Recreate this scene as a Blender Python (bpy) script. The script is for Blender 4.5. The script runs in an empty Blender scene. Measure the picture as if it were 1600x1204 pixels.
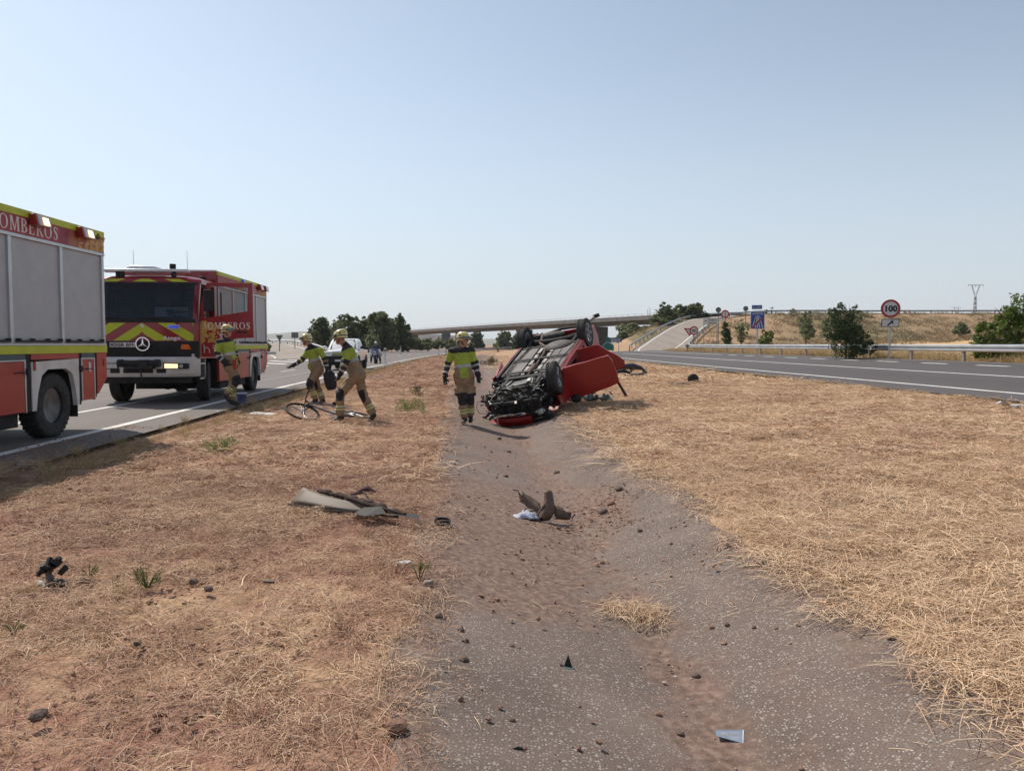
import bpy, math, random
import numpy as np
from mathutils import Vector, Matrix, Euler
random.seed(7); RS = np.random.RandomState(11)
R = math.radians
scene = bpy.context.scene
COL = scene.collection
# ------------------------------------------------------------------ camera, sky, sun, exposure
EYE = 1.5
FPX = 1230.0
PITCH = math.atan(64 / FPX)
cd = bpy.data.cameras.new('camera'); cam = bpy.data.objects.new('camera', cd); COL.objects.link(cam)
cd.sensor_width = 36; cd.lens = 36 * FPX / 1600; cd.clip_start = 0.05; cd.clip_end = 9000
cam.location = (0, 0, EYE); cam.rotation_euler = (math.pi / 2 - PITCH, 0, 0)
scene.camera = cam
SUN_EL = 50.0
SUN_AZ = math.degrees(math.atan2(-0.74, 0.67))          # clockwise from +Y
w = bpy.data.worlds.new('World'); scene.world = w; w.use_nodes = True
nt = w.node_tree; nt.nodes.clear()
sky = nt.nodes.new('ShaderNodeTexSky'); sky.sky_type = 'NISHITA'; sky.sun_disc = False
sky.sun_elevation = R(SUN_EL); sky.sun_rotation = R(SUN_AZ)
sky.altitude = 500; sky.air_density = 1.0; sky.dust_density = 1.2; sky.ozone_density = 2.0
bg = nt.nodes.new('ShaderNodeBackground'); bg.inputs['Strength'].default_value = 0.138
wo = nt.nodes.new('ShaderNodeOutputWorld')
hs = nt.nodes.new('ShaderNodeHueSaturation'); hs.inputs['Saturation'].default_value = 0.66
tn = nt.nodes.new('ShaderNodeMix'); tn.data_type = 'RGBA'; tn.blend_type = 'MULTIPLY'; tn.inputs['Factor'].default_value = 1.0; tn.inputs['B'].default_value = (0.97, 1.05, 1.0, 1)
nt.links.new(sky.outputs[0], tn.inputs['A']); nt.links.new(tn.outputs['Result'], hs.inputs['Color'])
# pale summer haze towards the horizon, the same all the way round
wt = nt.nodes.new('ShaderNodeTexCoord'); wsx = nt.nodes.new('ShaderNodeSeparateXYZ'); nt.links.new(wt.outputs['Generated'], wsx.inputs[0])
wm = nt.nodes.new('ShaderNodeMapRange'); wm.interpolation_type = 'SMOOTHSTEP'; wm.inputs['From Min'].default_value = -0.02; wm.inputs['From Max'].default_value = 0.36
wm.inputs['To Min'].default_value = 0.72; wm.inputs['To Max'].default_value = 0.0; nt.links.new(wsx.outputs['Z'], wm.inputs['Value'])
wx = nt.nodes.new('ShaderNodeMix'); wx.data_type = 'RGBA'; wx.inputs['B'].default_value = (4.75, 5.05, 5.65, 1)
nt.links.new(wm.outputs[0], wx.inputs['Factor']); nt.links.new(hs.outputs[0], wx.inputs['A']); nt.links.new(wx.outputs['Result'], bg.inputs['Color'])
nt.links.new(bg.outputs[0], wo.inputs['Surface'])
sd = bpy.data.lights.new('sun', 'SUN'); sun = bpy.data.objects.new('sun', sd); COL.objects.link(sun)
sd.energy = 4.7; sd.angle = R(0.53); sd.color = (1.0, 0.92, 0.82)
sv = Vector((-0.74 * math.cos(R(SUN_EL)), 0.67 * math.cos(R(SUN_EL)), math.sin(R(SUN_EL))))
sun.rotation_euler = sv.to_track_quat('Z', 'Y').to_euler(); sun.location = (-20, 20, 40)
vs = scene.view_settings; vs.view_transform = 'Standard'; vs.look = 'None'; vs.gamma = 1; vs.use_curve_mapping = False
vs.exposure = 0.0

# ------------------------------------------------------------------ helpers
def tag(o, label=None, cat=None, group=None, kind=None):
    if label: o['label'] = label
    if cat: o['category'] = cat
    if group: o['group'] = group
    if kind: o['kind'] = kind
    return o
def empty(name, loc=(0, 0, 0), rot=(0, 0, 0), parent=None):
    o = bpy.data.objects.new(name, None); COL.objects.link(o); o.empty_display_size = 0.1
    o.location = loc; o.rotation_euler = rot; o.parent = parent
    return o
def thing(name, label, cat, loc=(0, 0, 0), rz=0.0, group=None):
    return tag(empty(name, loc, (0, 0, rz)), label, cat, group)
def copy_tree(o, parent=None):
    c = o.copy(); COL.objects.link(c)
    if parent: c.parent = parent
    for ch in [k for k in COL.objects if k.parent == o]: copy_tree(ch, c)
    return c
def link_mesh(name, me, mats, parent=None):
    o = bpy.data.objects.new(name, me); COL.objects.link(o)
    for m in (mats if isinstance(mats, (list, tuple)) else [mats]):
        if m: me.materials.append(m)
    o.parent = parent
    return o
def np_mesh(name, V, F, rnd=None, smooth=False, mi=None, attrs=None):
    """V (n,3), F (m,k) arrays -> mesh"""
    V = np.asarray(V, dtype=np.float32); F = np.asarray(F, dtype=np.int32); m, k = F.shape
    me = bpy.data.meshes.new(name)
    me.vertices.add(len(V)); me.vertices.foreach_set('co', V.ravel())
    me.loops.add(m * k); me.loops.foreach_set('vertex_index', F.ravel())
    me.polygons.add(m); me.polygons.foreach_set('loop_start', np.arange(0, m * k, k, dtype=np.int32))
    me.update(calc_edges=True)
    if mi is not None: me.polygons.foreach_set('material_index', np.asarray(mi, dtype=np.int32))
    if rnd is not None:
        a = me.attributes.new('rnd', 'FLOAT', 'FACE'); a.data.foreach_set('value', np.asarray(rnd, dtype=np.float32))
    if attrs:
        for nm, arr in attrs.items():
            a = me.attributes.new(nm, 'FLOAT', 'POINT'); a.data.foreach_set('value', np.asarray(arr, dtype=np.float32))
    me.polygons.foreach_set('use_smooth', np.full(m, smooth))
    me.validate()
    return me
def PX(px, py, d):
    """world point seen at photo pixel px,py at depth y=d (used to lay things out)"""
    a = (px - 800) / FPX; b = (602 - py) / FPX; c, s = math.cos(PITCH), math.sin(PITCH)
    y = c + b * s; z = -s + b * c
    return Vector((a / y * d, d, EYE + z / y * d))
class MB:
    def __init__(s): s.V = []; s.F = []; s.M = []; s.mi = 0
    def add(s, vs, fs):
        n = len(s.V); s.V += [tuple(v) for v in vs]; s.F += [tuple(i + n for i in f) for f in fs]; s.M += [s.mi] * len(fs)
    def box(s, x0, y0, z0, x1, y1, z1):
        s.add([(x0,y0,z0),(x1,y0,z0),(x1,y1,z0),(x0,y1,z0),(x0,y0,z1),(x1,y0,z1),(x1,y1,z1),(x0,y1,z1)],
              [(0,3,2,1),(4,5,6,7),(0,1,5,4),(1,2,6,5),(2,3,7,6),(3,0,4,7)])
    def boxc(s, c, sz, rot=None):
        m = Matrix.Translation(c) @ (rot.to_matrix().to_4x4() if rot else Matrix())
        x, y, z = sz[0]/2, sz[1]/2, sz[2]/2
        s.add([m @ Vector(v) for v in [(-x,-y,-z),(x,-y,-z),(x,y,-z),(-x,y,-z),(-x,-y,z),(x,-y,z),(x,y,z),(-x,y,z)]],
              [(0,3,2,1),(4,5,6,7),(0,1,5,4),(1,2,6,5),(2,3,7,6),(3,0,4,7)])
    def prism(s, poly, axis, a, b):
        """poly: 2d points in the two other axes (x:(y,z) y:(x,z) z:(x,y))"""
        def mk(p, t):
            return (t, p[0], p[1]) if axis == 'x' else ((p[0], t, p[1]) if axis == 'y' else (p[0], p[1], t))
        n = len(poly)
        s.add([mk(p, a) for p in poly] + [mk(p, b) for p in poly],
              [tuple(range(n))[::-1], tuple(range(n, 2*n))] + [(i, (i+1) % n, n+(i+1) % n, n+i) for i in range(n)])
    def loft(s, rings, cap=True, closed=True):
        n = len(rings[0]); V = [v for r in rings for v in r]; F = []
        for k in range(len(rings)-1):
            for i in range(n if closed else n-1):
                j = (i+1) % n
                F.append((k*n+i, k*n+j, (k+1)*n+j, (k+1)*n+i))
        if cap: F.append(tuple(range(n))[::-1]); F.append(tuple(range((len(rings)-1)*n, len(rings)*n)))
        s.add(V, F)
    def cyl(s, p0, p1, r0, r1=None, n=12):
        r1 = r0 if r1 is None else r1
        s.tube([p0, p1], [r0, r1], n)
    def tube(s, pts, r, n=8, cap=True):
        pts = [Vector(p) for p in pts]
        rr = r if isinstance(r, (list, tuple)) else [r]*len(pts)
        rings = []; up = None
        for i, p in enumerate(pts):
            t = (pts[min(i+1, len(pts)-1)] - pts[max(i-1, 0)]).normalized()
            if up is None: up = Vector((0,0,1)) if abs(t.z) < .9 else Vector((1,0,0))
            a = t.cross(up)
            if a.length < 1e-5: a = t.orthogonal()
            a.normalize(); b = a.cross(t).normalized(); up = b
            rings.append([p + rr[i]*(math.cos(2*math.pi*k/n)*a + math.sin(2*math.pi*k/n)*b) for k in range(n)])
        s.loft(rings, cap)
    def lathe(s, prof, c=(0,0,0), axis='x', n=24, close=True):
        """prof: (axial, radius) list; closed profile -> ring solid"""
        V = []; m = len(prof)
        for k in range(n):
            t = 2*math.pi*k/n; co, si = math.cos(t), math.sin(t)
            for a, r in prof:
                v = {'x': (a, r*co, r*si), 'y': (r*co, a, r*si), 'z': (r*co, r*si, a)}[axis]
                V.append((v[0]+c[0], v[1]+c[1], v[2]+c[2]))
        F = []
        for k in range(n):
            for i in range(m if close else m-1):
                j = (i+1) % m; k2 = (k+1) % n
                F.append((k*m+i, k*m+j, k2*m+j, k2*m+i))
        s.add(V, F)
    def ell(s, c, r, n=12, m=8, rot=None, z0=-1.0):
        rings = []
        for i in range(m+1):
            ph = -math.pi/2 + math.pi*i/m; z = math.sin(ph)
            if z < z0: z = z0; 
            rad = math.sqrt(max(0, 1-z*z))
            rad = max(rad, 0.02)
            ring = []
            for k in range(n):
                v = Vector((r[0]*rad*math.cos(2*math.pi*k/n), r[1]*rad*math.sin(2*math.pi*k/n), r[2]*z))
                if rot: v = rot.to_matrix() @ v
                ring.append(v + Vector(c))
            if rings and (rings[-1][0]-ring[0]).length < 1e-6: continue
            rings.append(ring)
        s.loft(rings)
    def poly(s, pts): s.add(pts, [tuple(range(len(pts)))])
    def build(s, name, mats, parent=None, bevel=0.0, smooth=False, matrix=None, seg=2, sub=0):
        me = bpy.data.meshes.new(name)
        V = s.V if matrix is None else [tuple(matrix @ Vector(v)) for v in s.V]
        me.from_pydata(V, [], s.F)
        me.polygons.foreach_set('material_index', s.M)
        me.update()
        o = link_mesh(name, me, mats, parent)
        if smooth or bevel:
            me.polygons.foreach_set('use_smooth', [True]*len(me.polygons))
            try: me.set_sharp_from_angle(angle=R(38))
            except Exception: pass
        if bevel:
            b = o.modifiers.new('bevel', 'BEVEL'); b.width = bevel; b.segments = seg; b.limit_method = 'ANGLE'; b.angle_limit = R(35)
            b.harden_normals = False
        if sub:
            b = o.modifiers.new('sub', 'SUBSURF'); b.levels = sub; b.render_levels = sub
        return o
def text_obj(name, txt, size, mat, parent, M, width=None, depth=0.002, bold=0.0, align='LEFT'):
    cu = bpy.data.curves.new(name, 'FONT'); cu.body = txt; cu.size = size; cu.extrude = depth/2; cu.offset = bold
    cu.align_x = align; cu.resolution_u = 3
    t = bpy.data.objects.new(name, cu); COL.objects.link(t); bpy.context.view_layer.update()
    me = bpy.data.meshes.new_from_object(t); bpy.data.objects.remove(t)
    if width:
        xs = [v.co.x for v in me.vertices]; k = width/(max(xs)-min(xs))
        for v in me.vertices: v.co.x *= k
    me.transform(M); me.name = name
    me.materials.clear()
    return link_mesh(name, me, mat, parent)
def basis(o, x, y):
    x = Vector(x).normalized(); y = Vector(y).normalized(); z = x.cross(y)
    return Matrix(((x.x,y.x,z.x,o[0]),(x.y,y.y,z.y,o[1]),(x.z,y.z,z.z,o[2]),(0,0,0,1)))
# serif capitals made of strokes
def serif_mesh(txt, h, mat, name, parent, M, squeeze=1.0):
    mb = MB(); x = 0.0; cnt = [0]
    T, t, sf = .17, .06, .05
    def rect(x0, y0, x1, y1):
        z = .0015 + .00025*(cnt[0] % 8); cnt[0] += 1
        mb.poly([(x0,y0,z),(x1,y0,z),(x1,y1,z),(x0,y1,z)])
    def q(p):
        z = .0015 + .00025*(cnt[0] % 8); cnt[0] += 1
        mb.poly([(a, b, z) for a, b in p])
    def stem(cx, y0=0, y1=1, ww=T):
        rect(cx-ww/2, y0, cx+ww/2, y1); rect(cx-ww/2-.07, y0, cx+ww/2+.07, y0+sf); rect(cx-ww/2-.07, y1-sf, cx+ww/2+.07, y1)
    def arc(cx, cy, rx, ry, a0, a1, n=14):
        for i in range(n):
            A = R(a0+(a1-a0)*i/n); B = R(a0+(a1-a0)*(i+1)/n)
            def pt(a, s):
                ww = t + (T-t)*abs(math.cos(a))**1.5
                return (cx+(rx+s*ww/2)*math.cos(a), cy+(ry+s*t*.6)*math.sin(a))
            q([pt(A,-1), pt(A,1), pt(B,1), pt(B,-1)])
    for ch in txt:
        x0 = x; mb.V = []; mb.F = []; mb.M = []
        if ch == 'B':
            stem(x+.15); arc(x+.25,.74,.24,.22,-90,90); arc(x+.25,.27,.30,.24,-90,90)
            rect(x+.1,.0,x+.26,t); rect(x+.1,.94,x+.26,1); rect(x+.1,.49,x+.26,.55); x += .72
        elif ch == 'O':
            arc(x+.42,.5,.34,.48,0,360,24); x += .92
        elif ch == 'M':
            stem(x+.13, ww=.09); stem(x+.83, ww=T); q([(x+.08,1),(x+.26,1),(x+.54,.02),(x+.44,.02)]); q([(x+.72,1),(x+.80,1),(x+.52,.02),(x+.44,.02)]); x += 1.04
        elif ch == 'E':
            stem(x+.15); rect(x+.15,0,x+.58,t); rect(x+.15,.94,x+.56,1); rect(x+.15,.48,x+.45,.54)
            rect(x+.54,0,x+.59,.25); rect(x+.52,.75,x+.57,1); rect(x+.42,.40,x+.46,.62); x += .72
        elif ch == 'R':
            stem(x+.15); arc(x+.25,.74,.26,.23,-90,90); rect(x+.1,.94,x+.26,1); rect(x+.1,.47,x+.28,.53)
            q([(x+.28,.5),(x+.44,.5),(x+.74,0),(x+.56,0)]); rect(x+.54,0,x+.8,sf); x += .80
        elif ch == 'S':
            pts = [(.50,.80),(.40,.94),(.28,.97),(.15,.90),(.13,.74),(.24,.60),(.38,.48),(.46,.34),(.44,.14),(.32,.04),(.19,.05),(.10,.22)]
            ws = [.05,.06,.07,.12,.15,.17,.18,.16,.13,.08,.06,.05]
            for i in range(len(pts)-1):
                (ax, ay), (bx, by) = pts[i], pts[i+1]; d = math.hypot(bx-ax, by-ay); nx, ny = -(by-ay)/d, (bx-ax)/d
                wa, wb = ws[i]/2, ws[i+1]/2
                q([(x+ax+nx*wa, ay+ny*wa),(x+bx+nx*wb, by+ny*wb),(x+bx-nx*wb, by-ny*wb),(x+ax-nx*wa, ay-ny*wa)])
            rect(x+.47,.68,x+.52,.96); rect(x+.07,.04,x+.12,.3); x += .64
        x += .07; mb.build(name, mat, parent, matrix=M @ Matrix.Diagonal((h*squeeze, h, 1, 1)))
def h2(ix, iy, seed):
    n = (ix.astype(np.int64)*374761393 + iy.astype(np.int64)*668265263 + seed*1274126177) & 0x7fffffff
    n = ((n ^ (n >> 13)) * 1274126177) & 0x7fffffff
    return ((n ^ (n >> 16)) & 0xffff) / 65535.0
def vnoise(x, y, sc, seed=0):
    x = np.asarray(x, float)/sc; y = np.asarray(y, float)/sc
    ix, iy = np.floor(x), np.floor(y); fx, fy = x-ix, y-iy; fx = fx*fx*(3-2*fx); fy = fy*fy*(3-2*fy)
    a = h2(ix, iy, seed); b = h2(ix+1, iy, seed); c = h2(ix, iy+1, seed); d = h2(ix+1, iy+1, seed)
    return (a*(1-fx)+b*fx)*(1-fy) + (c*(1-fx)+d*fx)*fy
def smooth01(t):
    t = np.clip(t, 0, 1); return t*t*(3-2*t)

# ------------------------------------------------------------------ materials
MATS = {}
def mat(name, c1, c2=None, rough=.6, metal=0.0, scale=8.0, bump=0.0, bscale=60.0, coat=0.0, emit=None, es=0.0, trans=0.0, detail=4.0, thr=(.35,.65), spec=None, attr=None, c3=None, alpha=1.0):
    if name in MATS: return MATS[name]
    m = bpy.data.materials.new(name); m.use_nodes = True; n = m.node_tree.nodes; L = m.node_tree.links
    p = n['Principled BSDF']; p.inputs['Roughness'].default_value = rough; p.inputs['Metallic'].default_value = metal
    p.inputs['Base Color'].default_value = (*c1, 1)
    if coat: p.inputs['Coat Weight'].default_value = coat; p.inputs['Coat Roughness'].default_value = .06
    if spec is not None: p.inputs['Specular IOR Level'].default_value = spec
    if emit: p.inputs['Emission Color'].default_value = (*emit, 1); p.inputs['Emission Strength'].default_value = es
    if alpha < 1: p.inputs['Alpha'].default_value = alpha
    tc = n.new('ShaderNodeTexCoord')
    if c2 is not None:
        nz = n.new('ShaderNodeTexNoise'); nz.inputs['Scale'].default_value = scale; nz.inputs['Detail'].default_value = detail
        L.new(tc.outputs['Object'], nz.inputs['Vector'])
        cr = n.new('ShaderNodeValToRGB'); cr.color_ramp.elements[0].position = thr[0]; cr.color_ramp.elements[1].position = thr[1]
        cr.color_ramp.elements[0].color = (*c1, 1); cr.color_ramp.elements[1].color = (*c2, 1)
        L.new(nz.outputs['Fac'], cr.inputs['Fac']); out = cr.outputs['Color']
        if attr:
            at = n.new('ShaderNodeAttribute'); at.attribute_name = attr
            cr2 = n.new('ShaderNodeValToRGB'); e = cr2.color_ramp.elements
            e[0].color = (*c1, 1); e[1].color = (*c2, 1)
            if c3: k = e.new(.5); k.color = (*c3, 1)
            L.new(at.outputs['Fac'], cr2.inputs['Fac'])
            mx = n.new('ShaderNodeMix'); mx.data_type = 'RGBA'; mx.inputs['Factor'].default_value = .75
            L.new(out, mx.inputs['A']); L.new(cr2.outputs['Color'], mx.inputs['B']); out = mx.outputs['Result']
        L.new(out, p.inputs['Base Color'])
    if bump:
        nb = n.new('ShaderNodeTexNoise'); nb.inputs['Scale'].default_value = bscale; nb.inputs['Detail'].default_value = 6
        L.new(tc.outputs['Object'], nb.inputs['Vector'])
        b = n.new('ShaderNodeBump'); b.inputs['Strength'].default_value = bump; b.inputs['Distance'].default_value = .02
        L.new(nb.outputs['Fac'], b.inputs['Height']); L.new(b.outputs['Normal'], p.inputs['Normal'])
    if trans:
        tr = n.new('ShaderNodeBsdfTranslucent'); ms = n.new('ShaderNodeMixShader'); ms.inputs[0].default_value = trans
        L.new(p.inputs['Base Color'].links[0].from_socket, tr.inputs['Color'])
        L.new(p.outputs[0], ms.inputs[1]); L.new(tr.outputs[0], ms.inputs[2]); L.new(ms.outputs[0], n['Material Output'].inputs['Surface'])
    MATS[name] = m
    return m
def glassmat(name, tint, mixf=.5):
    m = bpy.data.materials.new(name); m.use_nodes = True; n = m.node_tree.nodes; L = m.node_tree.links
    n.remove(n['Principled BSDF'])
    t = n.new('ShaderNodeBsdfTransparent'); t.inputs[0].default_value = (*tint, 1)
    g = n.new('ShaderNodeBsdfGlossy'); g.inputs['Roughness'].default_value = .03; g.inputs['Color'].default_value = (.9,.92,.95,1)
    fr = n.new('ShaderNodeFresnel'); fr.inputs[0].default_value = 1.5
    ms = n.new('ShaderNodeMixShader'); L.new(fr.outputs[0], ms.inputs[0]); L.new(t.outputs[0], ms.inputs[1]); L.new(g.outputs[0], ms.inputs[2])
    L.new(ms.outputs[0], n['Material Output'].inputs['Surface'])
    return m
def retro(name, c1, c2, rough=.45):
    return mat(name, c1, c2, rough=rough, scale=3, thr=(.3,.8))
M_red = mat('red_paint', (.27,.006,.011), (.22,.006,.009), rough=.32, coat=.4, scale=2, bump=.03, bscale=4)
M_redo = mat('orange_red_paint', (.42,.03,.018), (.34,.024,.014), rough=.4, coat=.3, scale=2, bump=.03, bscale=5)
M_band = mat('dusky_red_vinyl', (.36,.035,.05), (.30,.03,.045), rough=.5, scale=3)
M_yel = mat('fluorescent_yellow', (.50,.54,.02), (.42,.47,.02), rough=.5, scale=3)
M_gold = mat('gold_vinyl', (.62,.36,.08), (.45,.2,.05), rough=.5, scale=30)
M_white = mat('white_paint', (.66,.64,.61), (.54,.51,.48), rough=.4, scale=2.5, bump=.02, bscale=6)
M_sil = mat('silver_aluminium', (.55,.56,.58), (.48,.49,.51), rough=.38, metal=.75, scale=5)
M_shut = mat('shutter_aluminium', (.43,.435,.45), (.39,.395,.41), rough=.5, metal=.25, scale=4)
M_blk = mat('black_plastic', (.016,.015,.016), (.028,.027,.027), rough=.68, scale=12, bump=.05, spec=.3)
M_dark = mat('chassis_black', (.012,.012,.013), (.028,.026,.024), rough=.8, scale=9)
M_rub = mat('tyre_rubber', (.022,.022,.023), (.045,.042,.038), rough=.85, scale=14, bump=.1)
M_rim = mat('wheel_steel', (.20,.20,.205), (.11,.11,.11), rough=.5, metal=.6, scale=6)
M_chr = mat('chrome', (.75,.75,.76), rough=.15, metal=1.0)
M_org = mat('orange_lens', (.75,.16,.02), (.6,.12,.02), rough=.2, coat=.5, scale=20)
M_lamp = mat('lit_headlamp', (.8,.7,.5), rough=.2, emit=(1,.78,.45), es=1.1)
M_lens = mat('lamp_glass', (.62,.62,.58), (.45,.46,.46), rough=.12, coat=.8, scale=30)
M_blue = mat('blue_lens', (.02,.05,.55), rough=.15, coat=.8, emit=(.05,.12,.8), es=.25)
M_letter = mat('white_lettering', (.68,.64,.60), rough=.5)
M_lettb = mat('black_lettering', (.015,.015,.015), rough=.5)
M_glass = glassmat('tinted_windscreen_glass', (.28,.33,.42))
M_gclear = glassmat('clear_glass', (.75,.8,.8))
M_int = mat('cab_interior', (.03,.03,.035), (.05,.05,.055), rough=.9, scale=5)
M_beige = mat('beige_trim', (.42,.38,.30), (.35,.31,.25), rough=.8, scale=5)
M_galv = mat('galvanised_steel', (.52,.53,.54), (.36,.37,.38), rough=.42, metal=.55, scale=1.2, detail=6, thr=(.3,.75))
M_post = mat('weathered_post', (.30,.27,.25), (.22,.19,.17), rough=.6, metal=.3, scale=4)
M_conc = mat('grey_concrete', (.20,.185,.175), (.14,.13,.125), rough=.9, scale=.6, bump=.3, bscale=9, detail=8)
M_concd = mat('soffit_concrete', (.25,.23,.22), (.19,.17,.16), rough=.9, scale=.8, detail=8)
# ------------------------------------------------------------------ terrain functions
def vof(x, y): return x + .077*y - np.maximum(y, 0)**2/3140.0
def xof(v, y): return v - .077*y + np.maximum(y, 0)**2/3140.0
PV = np.array([-400,-60,-23,-22.4,-5.1,-4.9,-4.2,-.2,.8,.98,1.15,1.32,1.5,2.15,2.6,10.6,11.25,11.3,21.2,21.5,24,34,60,95,400], float)
PH = np.array([-2.2,-1.9,-1.6,-1.47,-1.45,-1.60,-1.53,-1.50,-1.682,-1.716,-1.730,-1.712,-1.655,-1.45,-1.42,-1.20,-1.22,-1.14,-.70,-.74,-.82,-.55,.45,.9,1.2], float)
RAMP = np.array([(17.2,84,-.86),(17.6,92,-.84),(18.9,100,-.55),(21.2,108,.1),(25.4,121,1.45),(31,135,3.3),(38,147,5.0),(48,153,5.75),(64,155,5.9)], float)
LRAMP = np.array([(-20.5,78,-1.46),(-23.5,88,-1.42),(-28,100,-1.15),(-35,118,-.4),(-46,140,.15),(-70,165,.4)], float)
def smooth_path(nodes, n=60):
    t = np.linspace(0, len(nodes)-1, n); out = []
    for tt in t:
        i = int(min(max(math.floor(tt), 0), len(nodes)-2)); f = tt-i
        p0 = nodes[max(i-1, 0)]; p1 = nodes[i]; p2 = nodes[i+1]; p3 = nodes[min(i+2, len(nodes)-1)]
        out.append(.5*((2*p1)+(-p0+p2)*f+(2*p0-5*p1+4*p2-p3)*f*f+(-p0+3*p1-3*p2+p3)*f**3))
    return np.array(out)
RP = smooth_path(RAMP); LP = smooth_path(LRAMP)
def path_near(x, y, P):
    best = np.full(x.shape, 1e9); z = np.zeros(x.shape); side = np.zeros(x.shape)
    for i in range(len(P)-1):
        ax, ay, az = P[i]; bx, by, bz = P[i+1]; dx, dy = bx-ax, by-ay; L2 = dx*dx+dy*dy
        t = np.clip(((x-ax)*dx+(y-ay)*dy)/L2, 0, 1)
        qx, qy = ax+t*dx, ay+t*dy; d = np.hypot(x-qx, y-qy)
        k = d < best; best = np.where(k, d, best); z = np.where(k, az+t*(bz-az), z)
        side = np.where(k, np.sign((x-ax)*dy-(y-ay)*dx), side)
    return best, z, side
def base_h(x, y):
    x = np.asarray(x, float); y = np.asarray(y, float)
    v = vof(x, y); h = np.interp(v, PV, PH)
    # embankment of the overpass road on the right
    foot = np.interp(x, [20, 30, 60, 90, 200], [97, 101, 116, 122, 110]); top = 150.0
    up = smooth01((y-foot)/(top-foot)); dn = 1-smooth01((y-166)/26)
    rl = np.interp(y, RP[:,1], RP[:,0]-5.0); rl = np.where(y > 150, 33.0, rl)
    mx = smooth01((x-rl+6.5)/6.5)
    emb = up*dn*mx*(1+.06*(vnoise(x, y, 17, 5)-.5))
    h = h*(1-emb) + 5.75*emb
    d, z, side = path_near(x, y, RP)
    k = 1-smooth01((d-4.2)/5.0); k = k*smooth01((y-86)/8)
    h = h*(1-k) + (z-.06)*k
    d, z, side = path_near(x, y, LP)
    k = 1-smooth01((d-4.4)/5.0); k = k*smooth01((y-80)/8)
    h = h*(1-k) + (z-.06)*k
    # far relief: roll of the plain
    far = smooth01((y-170)/200) + smooth01((np.abs(v)-60)/100)
    h = h + np.clip(far, 0, 1)*(vnoise(x, y, 160, 9)-.5)*1.6
    return h
def soil_mask(x, y):
    """1 where loose soil / straw lies"""
    v = vof(x, y)
    return ((v > -5.1) & (v < -.2)) | ((v > 2.15) & (v < 11.3))
def ground_h(x, y, fine=True):
    h = base_h(x, y)
    x = np.asarray(x, float); y = np.asarray(y, float)
    if fine:
        v = vof(x, y)
        m = np.clip(np.minimum(v+5.0, -.1-v)/.3, 0, 1) + np.clip(np.minimum(v-2.05, 11.1-v)/.3, 0, 1) + np.clip((v-21.6)/.5, 0, 1)
        rel = (vnoise(x, y, .9, 1)-.5)*.07 + (vnoise(x, y, .28, 2)-.5)*.035 + (vnoise(x, y, .11, 3)-.5)*.022
        L = np.clip((-.3-v)/.3, 0, 1)
        rel = rel + L*((vnoise(x, y, .055, 4)-.5)*.022)*np.clip((12-y)/5, 0, 1)
        h = h + rel*m
    return h + EYE
def G(x, y, fine=True): return float(ground_h(np.array([x]), np.array([y]), fine)[0])

# ------------------------------------------------------------------ ground sheet
vs_ = np.unique(np.round(np.concatenate([
    -np.geomspace(60, 3200, 24), np.linspace(-60,-23,16), np.linspace(-23,-5.1,10), PV[np.abs(PV) < 100],
    np.arange(-5.0,-.2,.045), np.arange(-.2,2.15,.12), np.arange(2.15,7,.055), np.arange(7,11.25,.1),
    np.linspace(11.3,21.2,8), np.arange(21.5,34,.6), np.linspace(34,110,50), np.geomspace(110,3200,26)]), 4))
ss_ = np.unique(np.round(np.concatenate([-np.geomspace(3,60,10), np.linspace(-3,1.8,8), np.arange(1.8,9,.05), np.arange(9,16,.1), np.arange(16,40,.3),
    np.arange(40,190,1.5), np.linspace(190,360,40), np.geomspace(360,4500,26)]), 4))
VV, SS = np.meshgrid(vs_, ss_); 
XX = xof(VV, np.minimum(SS, 400)); YY = SS
V = np.stack([XX, YY, np.zeros_like(XX)], -1).reshape(-1, 3)
hz = ground_h(V[:,0], np.minimum(V[:,1], 400.0)); vv = VV.reshape(-1)
under = ((vv > -22.5) & (vv < -5.05)) | ((vv > 11.29) & (vv < 21.25)) | ((vv >= -.19) & (vv <= 2.14))
hz = np.where(under, hz-.07, hz); hz = np.where((vv >= -.19) & (vv <= 2.14), hz+.072, hz); V[:,2] = hz
nx_, ny_ = len(vs_), len(ss_)
idx = np.arange(nx_*ny_).reshape(ny_, nx_)
F = np.stack([idx[:-1,:-1], idx[:-1,1:], idx[1:,1:], idx[1:,:-1]], -1).reshape(-1, 4)
xx, yy = V[:,0], V[:,1]
straw = np.where(vv < 1, .27 + .5*(vnoise(xx, yy, 2.2, 21)-.5), .80 + .35*(vnoise(xx, yy, 2.5, 22)-.5))
straw = np.where((vv < 1) & (yy > 9), straw+.05, straw-.10*(vv < 1))
gl_ = (vv > 21.5) & (yy > 96) & (xx < np.interp(yy, RP[:,1], RP[:,0]-3.6))
green = np.clip((vnoise(xx, yy, 14, 31)*.6+vnoise(xx, yy, 5, 32)*.4-.18)*2.2, 0, 1)*((vv > 24) & (yy > 70)) * .85
straw = np.where((vv > 24) & (yy > 70), straw*.62, straw); green = np.where(gl_, .9, green)
field = ((vv > 36) & (yy < 102) & (yy > 70)).astype(float)
gme = np_mesh('ground', V, F, smooth=True, attrs={'straw': np.clip(straw, 0, 1), 'green': green, 'field': field})
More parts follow.
